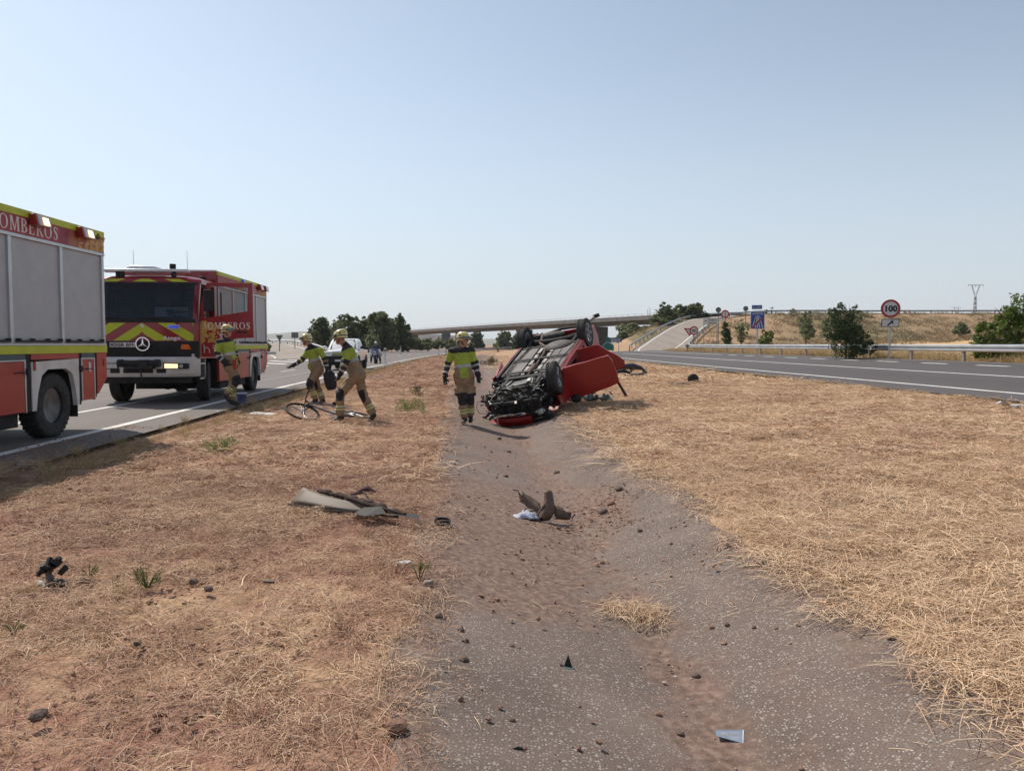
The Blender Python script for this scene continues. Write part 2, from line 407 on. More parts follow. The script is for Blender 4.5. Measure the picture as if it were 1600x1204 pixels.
def ground_material():
    m = bpy.data.materials.new('dry_ground'); m.use_nodes = True; n = m.node_tree.nodes; L = m.node_tree.links
    p = n['Principled BSDF']; p.inputs['Roughness'].default_value = .95; p.inputs['Specular IOR Level'].default_value = .15
    tc = n.new('ShaderNodeTexCoord')
    def noise(s, d=6, w=0):
        z = n.new('ShaderNodeTexNoise'); z.inputs['Scale'].default_value = s; z.inputs['Detail'].default_value = d; z.inputs['Distortion'].default_value = w
        L.new(tc.outputs['Object'], z.inputs['Vector']); return z.outputs['Fac']
    def ramp(f, els):
        r = n.new('ShaderNodeValToRGB'); e = r.color_ramp.elements
        e[0].position, e[0].color = els[0][0], (*els[0][1], 1); e[1].position, e[1].color = els[-1][0], (*els[-1][1], 1)
        for q in els[1:-1]: k = e.new(q[0]); k.color = (*q[1], 1)
        L.new(f, r.inputs['Fac']); return r.outputs['Color']
    def mix(f, a, b, blend='MIX'):
        x = n.new('ShaderNodeMix'); x.data_type = 'RGBA'; x.blend_type = blend
        if isinstance(f, float): x.inputs['Factor'].default_value = f
        else: L.new(f, x.inputs['Factor'])
        L.new(a, x.inputs['A']); L.new(b, x.inputs['B']); return x.outputs['Result']
    def math_(op, a, b):
        x = n.new('ShaderNodeMath'); x.operation = op; x.use_clamp = True
        for i, q in enumerate((a, b)):
            if isinstance(q, (int, float)): x.inputs[i].default_value = q
            else: L.new(q, x.inputs[i])
        return x.outputs[0]
    soil = ramp(noise(9, 8), [(.25,(.155,.074,.050)), (.5,(.275,.142,.100)), (.75,(.38,.22,.158))])
    strw = ramp(noise(26, 8, 1.5), [(.3,(.25,.15,.085)), (.5,(.46,.31,.18)), (.72,(.60,.44,.27))])
    a = n.new('ShaderNodeAttribute'); a.attribute_name = 'straw'
    nz = noise(3.2, 8)
    f = math_('MULTIPLY', math_('SUBTRACT', math_('ADD', a.outputs['Fac'], nz), .62), 1.9)
    col = mix(f, soil, strw)
    gr = n.new('ShaderNodeAttribute'); gr.attribute_name = 'green'
    grc = ramp(noise(.9, 8), [(.3,(.10,.10,.045)), (.7,(.215,.175,.09))])
    col = mix(math_('MULTIPLY', gr.outputs['Fac'], .9), col, grc)
    fd = n.new('ShaderNodeAttribute'); fd.attribute_name = 'field'
    fdc = ramp(noise(.15, 4), [(.3,(.50,.33,.17)), (.7,(.58,.40,.22))])
    col = mix(math_('MULTIPLY', fd.outputs['Fac'], .85), col, fdc)
    L.new(col, p.inputs['Base Color'])
    b = n.new('ShaderNodeBump'); b.inputs['Strength'].default_value = .7; b.inputs['Distance'].default_value = .03
    L.new(noise(38, 8), b.inputs['Height']); L.new(b.outputs['Normal'], p.inputs['Normal'])
    return m
M_ground = ground_material()
tag(link_mesh('ground', gme, M_ground), kind='structure')

# ------------------------------------------------------------------ asphalt sheets
def strip(name, v0, v1, s0, s1, mat_, dz=0.0, nv=2, step=2.0, hfun=None, parent=None, skirt=0.0):
    s = np.arange(s0, s1+1e-6, step) if step < (s1-s0) else np.array([s0, s1])
    if s[-1] < s1-1e-6: s = np.append(s, s1)
    v = np.linspace(v0, v1, nv); A, B = np.meshgrid(v, s)
    x = xof(A, B); y = B; z = (np.interp(A, PV, PH) if hfun is None else hfun(A, B)) + EYE + dz
    P = np.stack([x, y, z], -1).reshape(-1, 3); n0, m0 = len(v), len(s)
    i = np.arange(n0*m0).reshape(m0, n0)
    Fq = np.stack([i[:-1,:-1], i[:-1,1:], i[1:,1:], i[1:,:-1]], -1).reshape(-1, 4)
    me = np_mesh(name, P, Fq)
    o = link_mesh(name, me, mat_, parent)
    return o
def asphalt_material(name, a, b, c, worn=0.0):
    m = bpy.data.materials.new(name); m.use_nodes = True; n = m.node_tree.nodes; L = m.node_tree.links
    p = n['Principled BSDF']; p.inputs['Roughness'].default_value = .82; p.inputs['Specular IOR Level'].default_value = .35
    tc = n.new('ShaderNodeTexCoord')
    z = n.new('ShaderNodeTexNoise'); z.inputs['Scale'].default_value = .35; z.inputs['Detail'].default_value = 8
    mp = n.new('ShaderNodeMapping'); mp.inputs['Scale'].default_value = (2.2,.12,1); mp.inputs['Rotation'].default_value = (0,0,-.05)
    L.new(tc.outputs['Object'], mp.inputs['Vector']); L.new(mp.outputs[0], z.inputs['Vector'])
    r = n.new('ShaderNodeValToRGB'); e = r.color_ramp.elements; e[0].position = .3; e[0].color = (*a,1); e[1].position = .72; e[1].color = (*b,1)
    L.new(z.outputs['Fac'], r.inputs['Fac'])
    z2 = n.new('ShaderNodeTexNoise'); z2.inputs['Scale'].default_value = 90; z2.inputs['Detail'].default_value = 3
    L.new(tc.outputs['Object'], z2.inputs['Vector'])
    r2 = n.new('ShaderNodeValToRGB'); e = r2.color_ramp.elements; e[0].position = .5; e[0].color = (0,0,0,1); e[1].position = .75; e[1].color = (1,1,1,1)
    L.new(z2.outputs['Fac'], r2.inputs['Fac'])
    mx = n.new('ShaderNodeMix'); mx.data_type = 'RGBA'; L.new(r2.outputs['Color'], mx.inputs['Factor']); L.new(r.outputs['Color'], mx.inputs['A']); mx.inputs['B'].default_value = (*c,1)
    L.new(mx.outputs['Result'], p.inputs['Base Color'])
    bm = n.new('ShaderNodeBump'); bm.inputs['Strength'].default_value = .35; bm.inputs['Distance'].default_value = .006
    L.new(z2.outputs['Fac'], bm.inputs['Height']); L.new(bm.outputs['Normal'], p.inputs['Normal'])
    return m
M_aspL = asphalt_material('left_asphalt', (.112,.093,.085), (.150,.127,.115), (.26,.225,.20))
M_aspR = asphalt_material('right_asphalt', (.058,.050,.050), (.082,.071,.070), (.17,.15,.145))
M_rampc = asphalt_material('pale_ramp_surface', (.22,.18,.15), (.28,.23,.19), (.36,.31,.27))
M_line = mat('road_paint', (.70,.68,.64), (.48,.45,.42), rough=.7, scale=1.7, detail=9, thr=(.45,.8))
M_linew = mat('worn_road_paint', (.32,.29,.27), (.22,.2,.18), rough=.7, scale=4, detail=9, thr=(.35,.7))
tag(strip('left_road', -22.4, -5.1, -40, 400, M_aspL, nv=8), kind='structure')
tag(strip('right_road', 11.3, 21.2, -40, 400, M_aspR, nv=8), kind='structure')
lines = [('edge_line', -6.08, -5.9, -20, 400, M_line), ('inner_line', -8.12, -7.98, 5, 26, M_line), ('faded_line', -8.0, -7.88, 26, 60, M_linew),
         ('edge_line', -13.4, -13.22, 40, 52, M_line), ('exit_line', -18.6, -18.4, 30, 84, M_line),
         ('edge_line', 12.4, 12.55, -20, 400, M_line), ('lane_line', 15.98, 16.13, -20, 84, M_line), ('lane_line', 19.4, 19.55, 60, 120, M_line), ('edge_line', 20.75, 20.87, 10, 76, M_linew)]
for nm, a, b, s0, s1, m_ in lines:
    tag(strip(nm, a, b, s0, s1, m_, dz=.006), kind='structure')
for k in range(14):
    s0 = 30+k*11
    tag(strip('lane_dash', -9.75, -9.62, s0+1, s0+4.5, M_line, dz=.006), kind='structure')
for k in range(12):
    s0 = 17+k*3.6
    tag(strip('merge_dash', 19.35, 19.55, s0, s0+1.75, M_line, dz=.006), kind='structure')
# gore hatching
def quad_on_left(name, pts, m_):
    mb = MB(); mb.poly([(float(xof(np.array(v), np.array(float(s)))), s, EYE+float(np.interp(v, PV, PH))+.007) for v, s in pts])
    return tag(mb.build(name, m_), kind='structure')
quad_on_left('gore_arrow', [(-8.12,16.1),(-8.5,14.2),(-9.9,11.5),(-8.9,11.5)], M_line)
for k in range(6):
    s = 52+k*6.0
    quad_on_left('gore_chevron', [(-13.3-.15*k, s), (-13.3-.15*k, s+1.6), (-17.6, s+6.6), (-17.6, s+5)], M_line)
# ramps
def ribbon(name, P, w0, w1, m_, dz=0.0):
    n = len(P); T = np.gradient(P[:,:2], axis=0); T /= np.linalg.norm(T, axis=1)[:,None]; N = np.stack([T[:,1], -T[:,0]], -1)
    ww0 = np.interp(np.linspace(0,1,n), np.linspace(0,1,len(w0)), w0); ww1 = np.interp(np.linspace(0,1,n), np.linspace(0,1,len(w1)), w1)
    A = np.concatenate([P[:,:2]+N*ww0[:,None], (P[:,2]+EYE+dz)[:,None]], 1); B = np.concatenate([P[:,:2]+N*ww1[:,None], (P[:,2]+EYE+dz)[:,None]], 1)
    Vn = np.stack([A, B], 1).reshape(-1, 3); i = np.arange(n-1)*2
    Fn = np.stack([i, i+1, i+3, i+2], -1)
    return tag(link_mesh(name, np_mesh(name, Vn, Fn), m_), kind='structure')
ribbon('right_ramp', RP, [-3.4], [3.6,3.2,3.0], M_rampc, .03)
ribbon('ramp_line', RP[4:], [-2.75], [-2.58], M_line, .038)
ribbon('ramp_line', RP[5:], [1.4,2.3,2.4], [1.57,2.47,2.57], M_line, .038)
ribbon('left_ramp', LP, [-4.0], [4.0], M_rampc, .03)
ribbon('ramp_line', LP[6:], [2.6], [2.8], M_line, .038)
ribbon('ramp_line', LP[6:], [-3.0], [-2.8], M_line, .038)
EP = np.array([(33,158,5.85),(60,157,5.95),(110,155,5.95),(190,150,5.95)], float)
ribbon('overpass_road', smooth_path(EP, 20), [-4.4], [4.4], M_aspR, .02)

# ------------------------------------------------------------------ concrete ditch
def ditch_material(name='exposed_aggregate'):
    m = bpy.data.materials.new(name); m.use_nodes = True; n = m.node_tree.nodes; L = m.node_tree.links
    p = n['Principled BSDF']; p.inputs['Roughness'].default_value = .88; p.inputs['Specular IOR Level'].default_value = .3
    tc = n.new('ShaderNodeTexCoord')
    def noise(s, d=6):
        z = n.new('ShaderNodeTexNoise'); z.inputs['Scale'].default_value = s; z.inputs['Detail'].default_value = d
        L.new(tc.outputs['Object'], z.inputs['Vector']); return z.outputs['Fac']
    def ramp(f, els):
        r = n.new('ShaderNodeValToRGB'); e = r.color_ramp.elements
        e[0].position, e[0].color = els[0][0], (*els[0][1], 1); e[1].position, e[1].color = els[-1][0], (*els[-1][1], 1)
        for q in els[1:-1]: k = e.new(q[0]); k.color = (*q[1], 1)
        L.new(f, r.inputs['Fac']); return r.outputs['Color']
    def mix(f, a, b):
        x = n.new('ShaderNodeMix'); x.data_type = 'RGBA'
        L.new(f, x.inputs['Factor']); L.new(a, x.inputs['A']); L.new(b, x.inputs['B']); return x.outputs['Result']
    def vor(s, lo, hi, rnd=1.0):
        v = n.new('ShaderNodeTexVoronoi'); v.inputs['Scale'].default_value = s; v.inputs['Randomness'].default_value = rnd
        wv = n.new('ShaderNodeMix'); wv.data_type = 'VECTOR'; wv.inputs['Factor'].default_value = .012
        z = n.new('ShaderNodeTexNoise'); z.inputs['Scale'].default_value = 30; L.new(tc.outputs['Object'], z.inputs['Vector'])
        L.new(tc.outputs['Object'], wv.inputs['A']); L.new(z.outputs['Color'], wv.inputs['B']); L.new(wv.outputs['Result'], v.inputs['Vector'])
        r = n.new('ShaderNodeValToRGB'); e = r.color_ramp.elements; e[0].position = lo; e[0].color = (1,1,1,1); e[1].position = hi; e[1].color = (0,0,0,1)
        L.new(v.outputs['Distance'], r.inputs['Fac'])
        sp = n.new('ShaderNodeSeparateColor'); L.new(v.outputs['Color'], sp.inputs[0])
        g = n.new('ShaderNodeMath'); g.operation = 'GREATER_THAN'; g.inputs[1].default_value = .55; L.new(sp.outputs[0], g.inputs[0])
        q = n.new('ShaderNodeMath'); q.operation = 'MULTIPLY'; L.new(g.outputs[0], q.inputs[0]); L.new(r.outputs['Color'], q.inputs[1])
        return q.outputs[0], v.outputs['Color']
    col = ramp(noise(1.6, 9), [(.3,(.105,.075,.060)), (.5,(.160,.117,.096)), (.72,(.235,.178,.146))])
    fine = ramp(noise(150, 3), [(.34,(.058,.044,.036)), (.5,(.125,.095,.080)), (.68,(.25,.20,.17))])
    x = n.new('ShaderNodeMix'); x.data_type = 'RGBA'; x.inputs['Factor'].default_value = .5; L.new(col, x.inputs['A']); L.new(fine, x.inputs['B']); col = x.outputs['Result']
    k2, c2 = vor(70, .26, .38)
    st2 = ramp(noise(200, 1), [(.3,(.24,.21,.19)), (.7,(.42,.38,.34))]); col = mix(k2, col, st2)
    k1, c1 = vor(23, .17, .24)
    st1 = ramp(noise(60, 2), [(.3,(.20,.17,.145)), (.7,(.38,.325,.28))]); col = mix(k1, col, st1)
    # soil washed over the slabs
    a = n.new('ShaderNodeAttribute'); a.attribute_name = 'soil'
    s1 = n.new('ShaderNodeMath'); s1.operation = 'ADD'; L.new(a.outputs['Fac'], s1.inputs[0]); L.new(noise(4.5, 10), s1.inputs[1])
    s2 = n.new('ShaderNodeMath'); s2.operation = 'SUBTRACT'; s2.inputs[1].default_value = .72; L.new(s1.outputs[0], s2.inputs[0])
    s3 = n.new('ShaderNodeMath'); s3.operation = 'MULTIPLY'; s3.inputs[1].default_value = 2.9; s3.use_clamp = True; L.new(s2.outputs[0], s3.inputs[0])
    soil = ramp(noise(22, 9), [(.3,(.105,.066,.050)), (.5,(.17,.108,.083)), (.7,(.26,.178,.138))])
    col = mix(s3.outputs[0], col, soil)
    L.new(col, p.inputs['Base Color'])
    b = n.new('ShaderNodeBump'); b.inputs['Strength'].default_value = .55; b.inputs['Distance'].default_value = .008
    L.new(noise(110, 5), b.inputs['Height']); L.new(b.outputs['Normal'], p.inputs['Normal'])
    return m
M_ditch = ditch_material()
def soil_amt(x, y, v):
    a = 1.0*np.exp(-(np.abs(y-7.0)/2.35)**3.5)*np.exp(-(np.abs(v-.35)/.95)**3)
    a = np.maximum(a, .62*np.exp(-((v-1.15)/.26)**2)*(.6+.8*vnoise(x, y, .35, 78)))
    a = np.maximum(a, .85*np.exp(-(((y-8.0)/1.3)**2+((v-1.45)/.42)**2)**1.3))
    a = np.maximum(a, .44*np.clip((y-7)/4, 0, 1)*np.exp(-((v-.5)/1.6)**2)); a = np.maximum(a, .14)
    a = np.maximum(a, .5*np.exp(-((v+.2)/.18)**2)); a = np.maximum(a, .45*np.exp(-((v-2.15)/.15)**2))
    return a + .25*(vnoise(x, y, .8, 77)-.5)
ditch = tag(empty('drainage_ditch'), kind='structure')
joints = [-2.0, 4.62, 11.0, 17.4, 23.8, 30.2, 36.6, 43, 50, 60, 75, 95, 120]
for i in range(len(joints)-1):
    for (v0, v1) in ((-.32, 1.1497), (1.1503, 2.28)):
        s0, s1 = joints[i]+.0008, joints[i+1]-.0008
        st = .12 if s1 < 12 else .5
        s = np.unique(np.append(np.arange(s0, s1, st), s1)); v = np.linspace(v0, v1, 10)
        A, B = np.meshgrid(v, s); x = xof(A, B)
        sk = (.30 if v0 > 1 else .06)*np.clip((6.0-B)/6, 0, 1)*0
        z = np.interp(A, PV, PH) + EYE + .012 + .012*(vnoise(x, B, .9, 41)-.5) 
        z = np.where(A < -.2, z-.02, z)
        P = np.stack([x, B, z], -1).reshape(-1, 3); low = P.copy(); low[:,2] -= .1
        n0, m0 = len(v), len(s); q = np.arange(n0*m0).reshape(m0, n0)
        Fq = np.stack([q[:-1,:-1], q[:-1,1:], q[1:,1:], q[1:,:-1]], -1).reshape(-1, 4)
        rim = np.concatenate([q[0,:], q[1:,-1], q[-1,:-1][::-1], q[1:-1,0][::-1]]); N = n0*m0; r2 = np.roll(rim, -1)
        Fs = np.stack([rim, rim+N, r2+N, r2], -1)
        Pa = np.concatenate([P, low]); 
        me = np_mesh('slab', Pa, np.concatenate([Fq, Fs]), smooth=False, attrs={'soil': soil_amt(Pa[:,0], Pa[:,1], np.tile(A.reshape(-1), 2))})
        link_mesh('slab', me, M_ditch, ditch)
# ------------------------------------------------------------------ wheels
def wheel(parent, c, r, wd, axis='x', rim_r=.6, spokes=0, out=1, rimmat=None, hub=True, heavy=False, M=None):
    """tyre mesh named wheel, with a child rim; out = side (+1/-1) along the axis that is the outer face"""
    t = MB(); h = wd/2
    k = rim_r*r
    prof = [(-h*.86,k*1.0),(-h,k*1.12),(-h*1.02,r*.84),(-h*.92,r*.955),(-h*.72,r*.995),(-h*.30,r),(-h*.27,r*.978),(-h*.2,r*.978),(-h*.17,r),(h*.17,r),(h*.2,r*.978),(h*.27,r*.978),(h*.30,r),
            (h*.72,r*.995),(h*.92,r*.955),(h*1.02,r*.84),(h,k*1.12),(h*.86,k*1.0)]
    t.lathe(prof, (0,0,0), axis, 32)
    n = 36
    for i in range(n):      # tread blocks at the shoulders
        a = 2*math.pi*i/n
        for s in (-1, 1):
            p = {'x': (s*h*.62, (r+.001)*math.cos(a), (r+.001)*math.sin(a)), 'y': ((r+.001)*math.cos(a), s*h*.62, (r+.001)*math.sin(a))}[axis]
            ax = {'x': (1,0,0), 'y': (0,1,0)}[axis]
            rot = Matrix.Rotation(a, 3, 'X').to_quaternion() if axis == 'x' else Matrix.Rotation(-a, 3, 'Y').to_quaternion()
            sz = (h*.5, .012, r*.085) if axis == 'x' else (.012, h*.5, r*.085)
            t.boxc(p, sz, rot)
    to = t.build('wheel', M_rub, parent, smooth=True); to.location = c
    rm = MB(); o = out
    if spokes == 0:
        prof = [(h*.7,k*1.0),(h*.86,k*1.02),(h*.86,k*.94),(h*.35,k*.88),(h*.28,k*.62),(h*.62,k*.42),(h*.66,k*.2),(h*.66,.005),(-h*.3,.005),(-h*.6,k*.98)]
        rm.lathe([(o*a, b) for a, b in prof], (0,0,0), axis, 28)
        for i in range(10):
            a = 2*math.pi*i/10
            if axis == 'x': rm.cyl((o*h*.28,k*.74*math.cos(a),k*.74*math.sin(a)), (o*h*.52,k*.74*math.cos(a),k*.74*math.sin(a)), .022, n=6)
            else: rm.cyl((k*.74*math.cos(a),o*h*.28,k*.74*math.sin(a)), (k*.74*math.cos(a),o*h*.52,k*.74*math.sin(a)), .022, n=6)
    else:
        rm.lathe([(o*h*.9,k*1.02),(o*h*.9,k*.93),(-o*h*.8,k*.90),(-o*h*.8,k*1.0)], (0,0,0), axis, 28)
        rm.lathe([(o*h*.75,.005),(o*h*.75,k*.24),(o*h*.2,k*.26),(o*h*.2,.005)], (0,0,0), axis, 16)
        rm.lathe([(o*h*.05,.01),(o*h*.05,k*.6),(-o*h*.05,k*.6),(-o*h*.05,.01)], (0,0,0), axis, 20)
        for i in range(spokes):
            a = 2*math.pi*i/spokes+.3
            for da in (-.13, .13):
                p0 = (k*.18*math.cos(a+da*.5), k*.18*math.sin(a+da*.5)); p1 = (k*.97*math.cos(a+da), k*.97*math.sin(a+da))
                if axis == 'x': rm.tube([(o*h*.7,p0[0],p0[1]),(o*h*.8,p1[0],p1[1])], [.026*r/.32,.022*r/.32], 6)
                else: rm.tube([(p0[0],o*h*.7,p0[1]),(p1[0],o*h*.8,p1[1])], [.026*r/.32,.022*r/.32], 6)
    rm.build('rim', rimmat or M_rim, to, smooth=True)
    return to

# ------------------------------------------------------------------ fire engine
HW = 1.25
def yfront(x, z):
    ax = abs(x); lean = .30*max(0, (z-2.0)/1.1)**1.2 if z > 2.0 else 0.0
    return lean + .05*(ax/1.25)**2 + (.26*((ax-.88)/.37)**2.2 if ax > .88 else 0)
def plan(z, hw=HW, back=1.85, n=13, inset=0.0):
    """cab plan outline at height z"""
    pts = []
    for i in range(n):
        u = -1+2*i/(n-1); x = u*(hw-inset)
        x = math.copysign(abs(x)**.9*(hw-inset)**.1, x)
        pts.append((x, yfront(x*HW/hw, z)+inset, z))
    pts += [(hw-inset, back, z), (-hw+inset, back, z)]
    return pts
def stripes(z0, z1, off, apex, kslope, wd, xmax, nz=6, nx=5, odd=True):
    mb = MB()
    for k in range(-5, 9):
        if (k % 2 == 0): continue
        for sgn in (-1, 1):
            for i in range(nz):
                za, zb = z0+(z1-z0)*i/nz, z0+(z1-z0)*(i+1)/nz
                def rng(z):
                    a = k*wd+(apex-z)/kslope; b = a+wd
                    return max(0, min(a, xmax)), max(0, min(b, xmax))
                a0, b0 = rng(za); a1, b1 = rng(zb)
                if b0-a0 < 1e-4 and b1-a1 < 1e-4: continue
                for j in range(nx):
                    t0, t1 = j/nx, (j+1)/nx
                    P = []
                    for z, a, b, t in ((za,a0,b0,t0),(za,a0,b0,t1),(zb,a1,b1,t1),(zb,a1,b1,t0)):
                        x = (a+(b-a)*t)*sgn; P.append((x, yfront(x, z)-off, z))
                    mb.poly(P if sgn > 0 else P[::-1])
    return mb
def flames(x0, y0, sy, sz, parent, plane, seed=3, n=46, name='flame_motif'):
    """broken gold vinyl pattern, denser at the start edge"""
    mb = MB(); r = random.Random(seed)
    for i in range(n):
        u = r.random()**1.5; v = r.random(); s = .035+.07*(1-u)*r.random()
        cy, cz = y0+u*sy, x0+v*sz*(1-.25*u)
        dy, dz = s*(.6+r.random()), s*(.5+.5*r.random()); o = .002+.0003*(i % 9)
        pts = [(cy-dy, cz-dz*.5), (cy, cz-dz), (cy+dy, cz+dz*.2), (cy+dy*.5, cz+dz), (cy-dy*.7, cz+dz*.7)]
        mb.poly([plane(a, b, o) for a, b in pts])
    return mb.build(name, M_gold, parent)
def fire_engine(label, loc, rz, door_open, lamps):
    t = thing('fire_engine', label, 'fire engine', loc, rz, 'fire engines on the left carriageway')
    L = 7.4; B0 = 1.95; yr = L-.02
    # chassis
    c = MB(); c.box(-.42,.3,.62,-.30,7.1,.86); c.box(.30,.3,.62,.42,7.1,.86); c.box(-1.0,2.35,.5,1.0,4.0,.98); c.box(-.95,.5,.75,.95,1.7,1.1)
    c.cyl((-.9,1.32,.50),(.9,1.32,.50),.07); c.cyl((-.9,5.82,.50),(.9,5.82,.50),.09); c.ell((0,5.82,.5),(.26,.26,.26)); c.ell((.12,1.32,.5),(.22,.2,.22))
    c.box(-.6,6.3,.55,.6,7.0,.8); c.cyl((.75,2.5,.62),(.75,3.7,.62),.26); c.box(-1.12,2.4,.24,1.12,5.0,.7); c.box(-1.1,.4,.30,1.1,.9,.62) if False else None  # low wide box added to blacken the shade beneath the body
    c.build('chassis', M_dark, t, bevel=.01)
    for y in (1.32, 5.82):
        for s in (-1, 1):
            if y > 3 : wheel(t, (s*1.05,y,.50), .50,.30, rim_r=.56, out=-s)
            else:
                wo = wheel(t, (s*1.03,y,.50), .50,.29, rim_r=.56, out=s)
                if s > 0: wo.rotation_euler = (0,0,R(14))
    # cab shell
    cab = MB(); cab.loft([plan(1.10), plan(1.5), plan(1.98)], cap=True)
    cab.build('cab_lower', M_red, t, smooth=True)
    cu = MB()
    # pillars, back wall and roof
    rz0, rz1 = 1.98, 2.96
    for s in (-1, 1):
        ring = []
        for z in (rz0, rz0+.5, rz1):
            ring.append([(s*1.235, yfront(1.22,z)-.0, z), (s*1.235, yfront(1.22,z)+.10, z), (s*1.16, yfront(1.22,z)+.08, z), (s*1.14, yfront(1.14,z)+.0, z)])
        cu.loft(ring)
        cu.box(s*1.25 if s < 0 else 1.17, 1.62, 1.98, -1.17 if s < 0 else 1.25, 1.85, 2.96)
    cu.box(-1.17,1.80,1.98,1.17,1.85,2.96)
    if True:
        cu.box(-1.25,.55,1.98,-1.20,1.62,2.02)
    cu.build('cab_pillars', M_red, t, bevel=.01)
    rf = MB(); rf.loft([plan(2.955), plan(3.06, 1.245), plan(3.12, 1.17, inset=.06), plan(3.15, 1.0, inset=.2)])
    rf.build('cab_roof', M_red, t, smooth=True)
    ws = MB()   # windscreen
    n = 16
    for rr in range(4):
        za, zb = 2.05+(2.95-2.05)*rr/4, 2.05+(2.95-2.05)*(rr+1)/4
        for i in range(n):
            xa, xb = -1.15+2.3*i/n, -1.15+2.3*(i+1)/n
            ws.poly([(xa,yfront(xa,za)-.004,za),(xb,yfront(xb,za)-.004,za),(xb,yfront(xb,zb)-.004,zb),(xa,yfront(xa,zb)-.004,zb)])
    ws.build('windscreen', M_glass, t, smooth=True)
    sl = MB()
    for i in range(n):
        xa, xb = -1.2+2.4*i/n, -1.2+2.4*(i+1)/n
        for za, zb in ((1.985,2.07),(2.92,2.975)):
            sl.add([(xa,yfront(xa,za)-.014,za),(xb,yfront(xb,za)-.014,za),(xb,yfront(xb,zb)-.014,zb),(xa,yfront(xa,zb)-.014,zb)], [(0,1,2,3)])
    for k, x in enumerate((-.55, .35)):
        sl.tube([(x+.35,yfront(x,2.0)-.03,2.02),(x+.1,yfront(x,2.06)-.035,2.08),(x-.45,yfront(x,2.1)-.03,2.11)], .012, 6)
    sl.build('wiper_panel', M_blk, t)
    it = MB(); it.box(-1.15,.45,1.9,1.15,.95,2.14); it.box(-1.1,1.2,1.9,-.25,1.75,2.55); it.box(.25,1.2,1.9,1.1,1.75,2.55); it.box(-.95,1.5,2.55,-.4,1.7,2.8); it.box(.4,1.5,2.55,.95,1.7,2.8)
    it.build('cab_seats', M_int, t, bevel=.03)
    sw = MB(); sw.lathe([(-.015,.2),(.015,.2),(.015,.235),(-.015,.235)], (0,0,0), 'z', 20); sw.box(-.2,-.02,-.01,.2,.02,.01)
    swo = sw.build('steering_wheel', M_blk, t, smooth=True); swo.location = (.62,.98,2.28); swo.rotation_euler = (R(50),0,0)
    wp = MB(); wp.box(-.05,1.0,2.16,.75,1.03,2.40); wp.build('windscreen_bright_panel', M_white, t)  # white panel imitating the bright view in the windscreen glass
    wq = MB(); wq.poly([(.22,.99,2.34),(.27,.99,2.19),(.44,.99,2.20),(.41,.99,2.35)]); wq.build('bright_panel_mark', M_blk, t)  # dark shape within that imitated bright view
    # chevrons, grille, bumper
    stripes(1.545, 1.975, .006, 1.975, .63, .375, 1.16).build('chevron_marking', M_yel, t)
    st = MB()
    st = stripes(2.985, 3.055, .006, 3.09, .35, .36, 1.12, nz=3); st.build('roof_marking', M_yel, t)
    g = MB(); g.loft([[(x, y-.015 if y < .6 else y, 1.12) for x, y, z in plan(1.12)][:13] + [(1.1,.6,1.12),(-1.1,.6,1.12)],
                      [(x, y-.02 if y < .6 else y, 1.53) for x, y, z in plan(1.53)][:13] + [(1.1,.6,1.53),(-1.1,.6,1.53)]])
    g.build('grille_panel', M_blk, t, smooth=True)
    gs = MB()
    for k in range(5): gs.box(-.78,-.035,1.17+k*.06,.78,-.012,1.185+k*.06)
    gs.build('grille_slat', M_dark, t)
    bp = MB()
    prof = [(-1.25,.40),(-1.19,.12),(-.95,-.06),(-.5,-.10),(.5,-.10),(.95,-.06),(1.19,.12),(1.25,.40)]
    out = prof + [(x*.93, y+.22 if abs(x) < 1.2 else y+.05) for x, y in prof[::-1]]
    def low(x): return out
    bp.loft([[(x*.98, y+.06, .66) for x, y in out], [(x, y, .74) for x, y in out], [(x, y, 1.10) for x, y in out], [(x*.99, y+.04, 1.15) for x, y in out]])
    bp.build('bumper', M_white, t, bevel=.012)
    for s in (-1, 1):
        e = MB(); e.prism([(s*.62,1.145),(s*1.17,1.145),(s*1.17,1.22),(s*.80,1.22)], 'y', .14, .45); e.build('bumper_corner', M_white, t, bevel=.01)
        h = MB(); h.prism([(s*.52,.86),(s*1.10,.86),(s*1.10,.99),(s*.52,1.01)], 'y', -.115, .02)
        ho = h.build('headlight_housing', M_blk, t, bevel=.01)
        h = MB(); h.prism([(s*.55,.875),(s*.87,.875),(s*.87,.98),(s*.55,.99)], 'y', -.125, -.10); h.build('headlight', M_lamp if s > 0 else M_lens, t, bevel=.008)
        h = MB(); h.lathe([(0,.01),(0,.045),(.02,.045),(.02,.01)], (s*.95,-.125,.93), 'y', 14); h.lathe([(0,.01),(0,.04),(.02,.04),(.02,.01)], (s*1.05,-.112,.93), 'y', 14)
        h.build('fog_lamp', M_lens, ho, smooth=True)
        o = MB(); o.prism([(s*.66,1.33),(s*1.12,1.33),(s*1.08,1.45),(s*.74,1.45)], 'y', .0, .12)
        o.build('indicator', M_org, t, bevel=.008, matrix=Matrix.Translation((0,-.03+.05,0)))
    sl = MB()
    for x0, x1 in ((-.72,-.5),(-.42,.28),(.36,.58)): sl.box(x0,-.112,.76,x1,-.05,.86)
    sl.build('bumper_slot', M_dark, t, bevel=.006)
    wn = MB(); wn.cyl((-.45,-.20,1.0),(.42,-.20,1.0),.07,n=16); wn.cyl((-.5,-.2,1.0),(-.38,-.2,1.0),.095,n=14); wn.cyl((.36,-.2,1.0),(.48,-.2,1.0),.095,n=14); wn.box(-.34,-.28,.86,.34,-.1,.94); wn.box(-.02,-.29,.94,.22,-.12,1.08)
    wn.cyl((.05,-.28,.88),(.08,-.27,.55),.018)
    wn.build('winch', M_dark, t, bevel=.006)
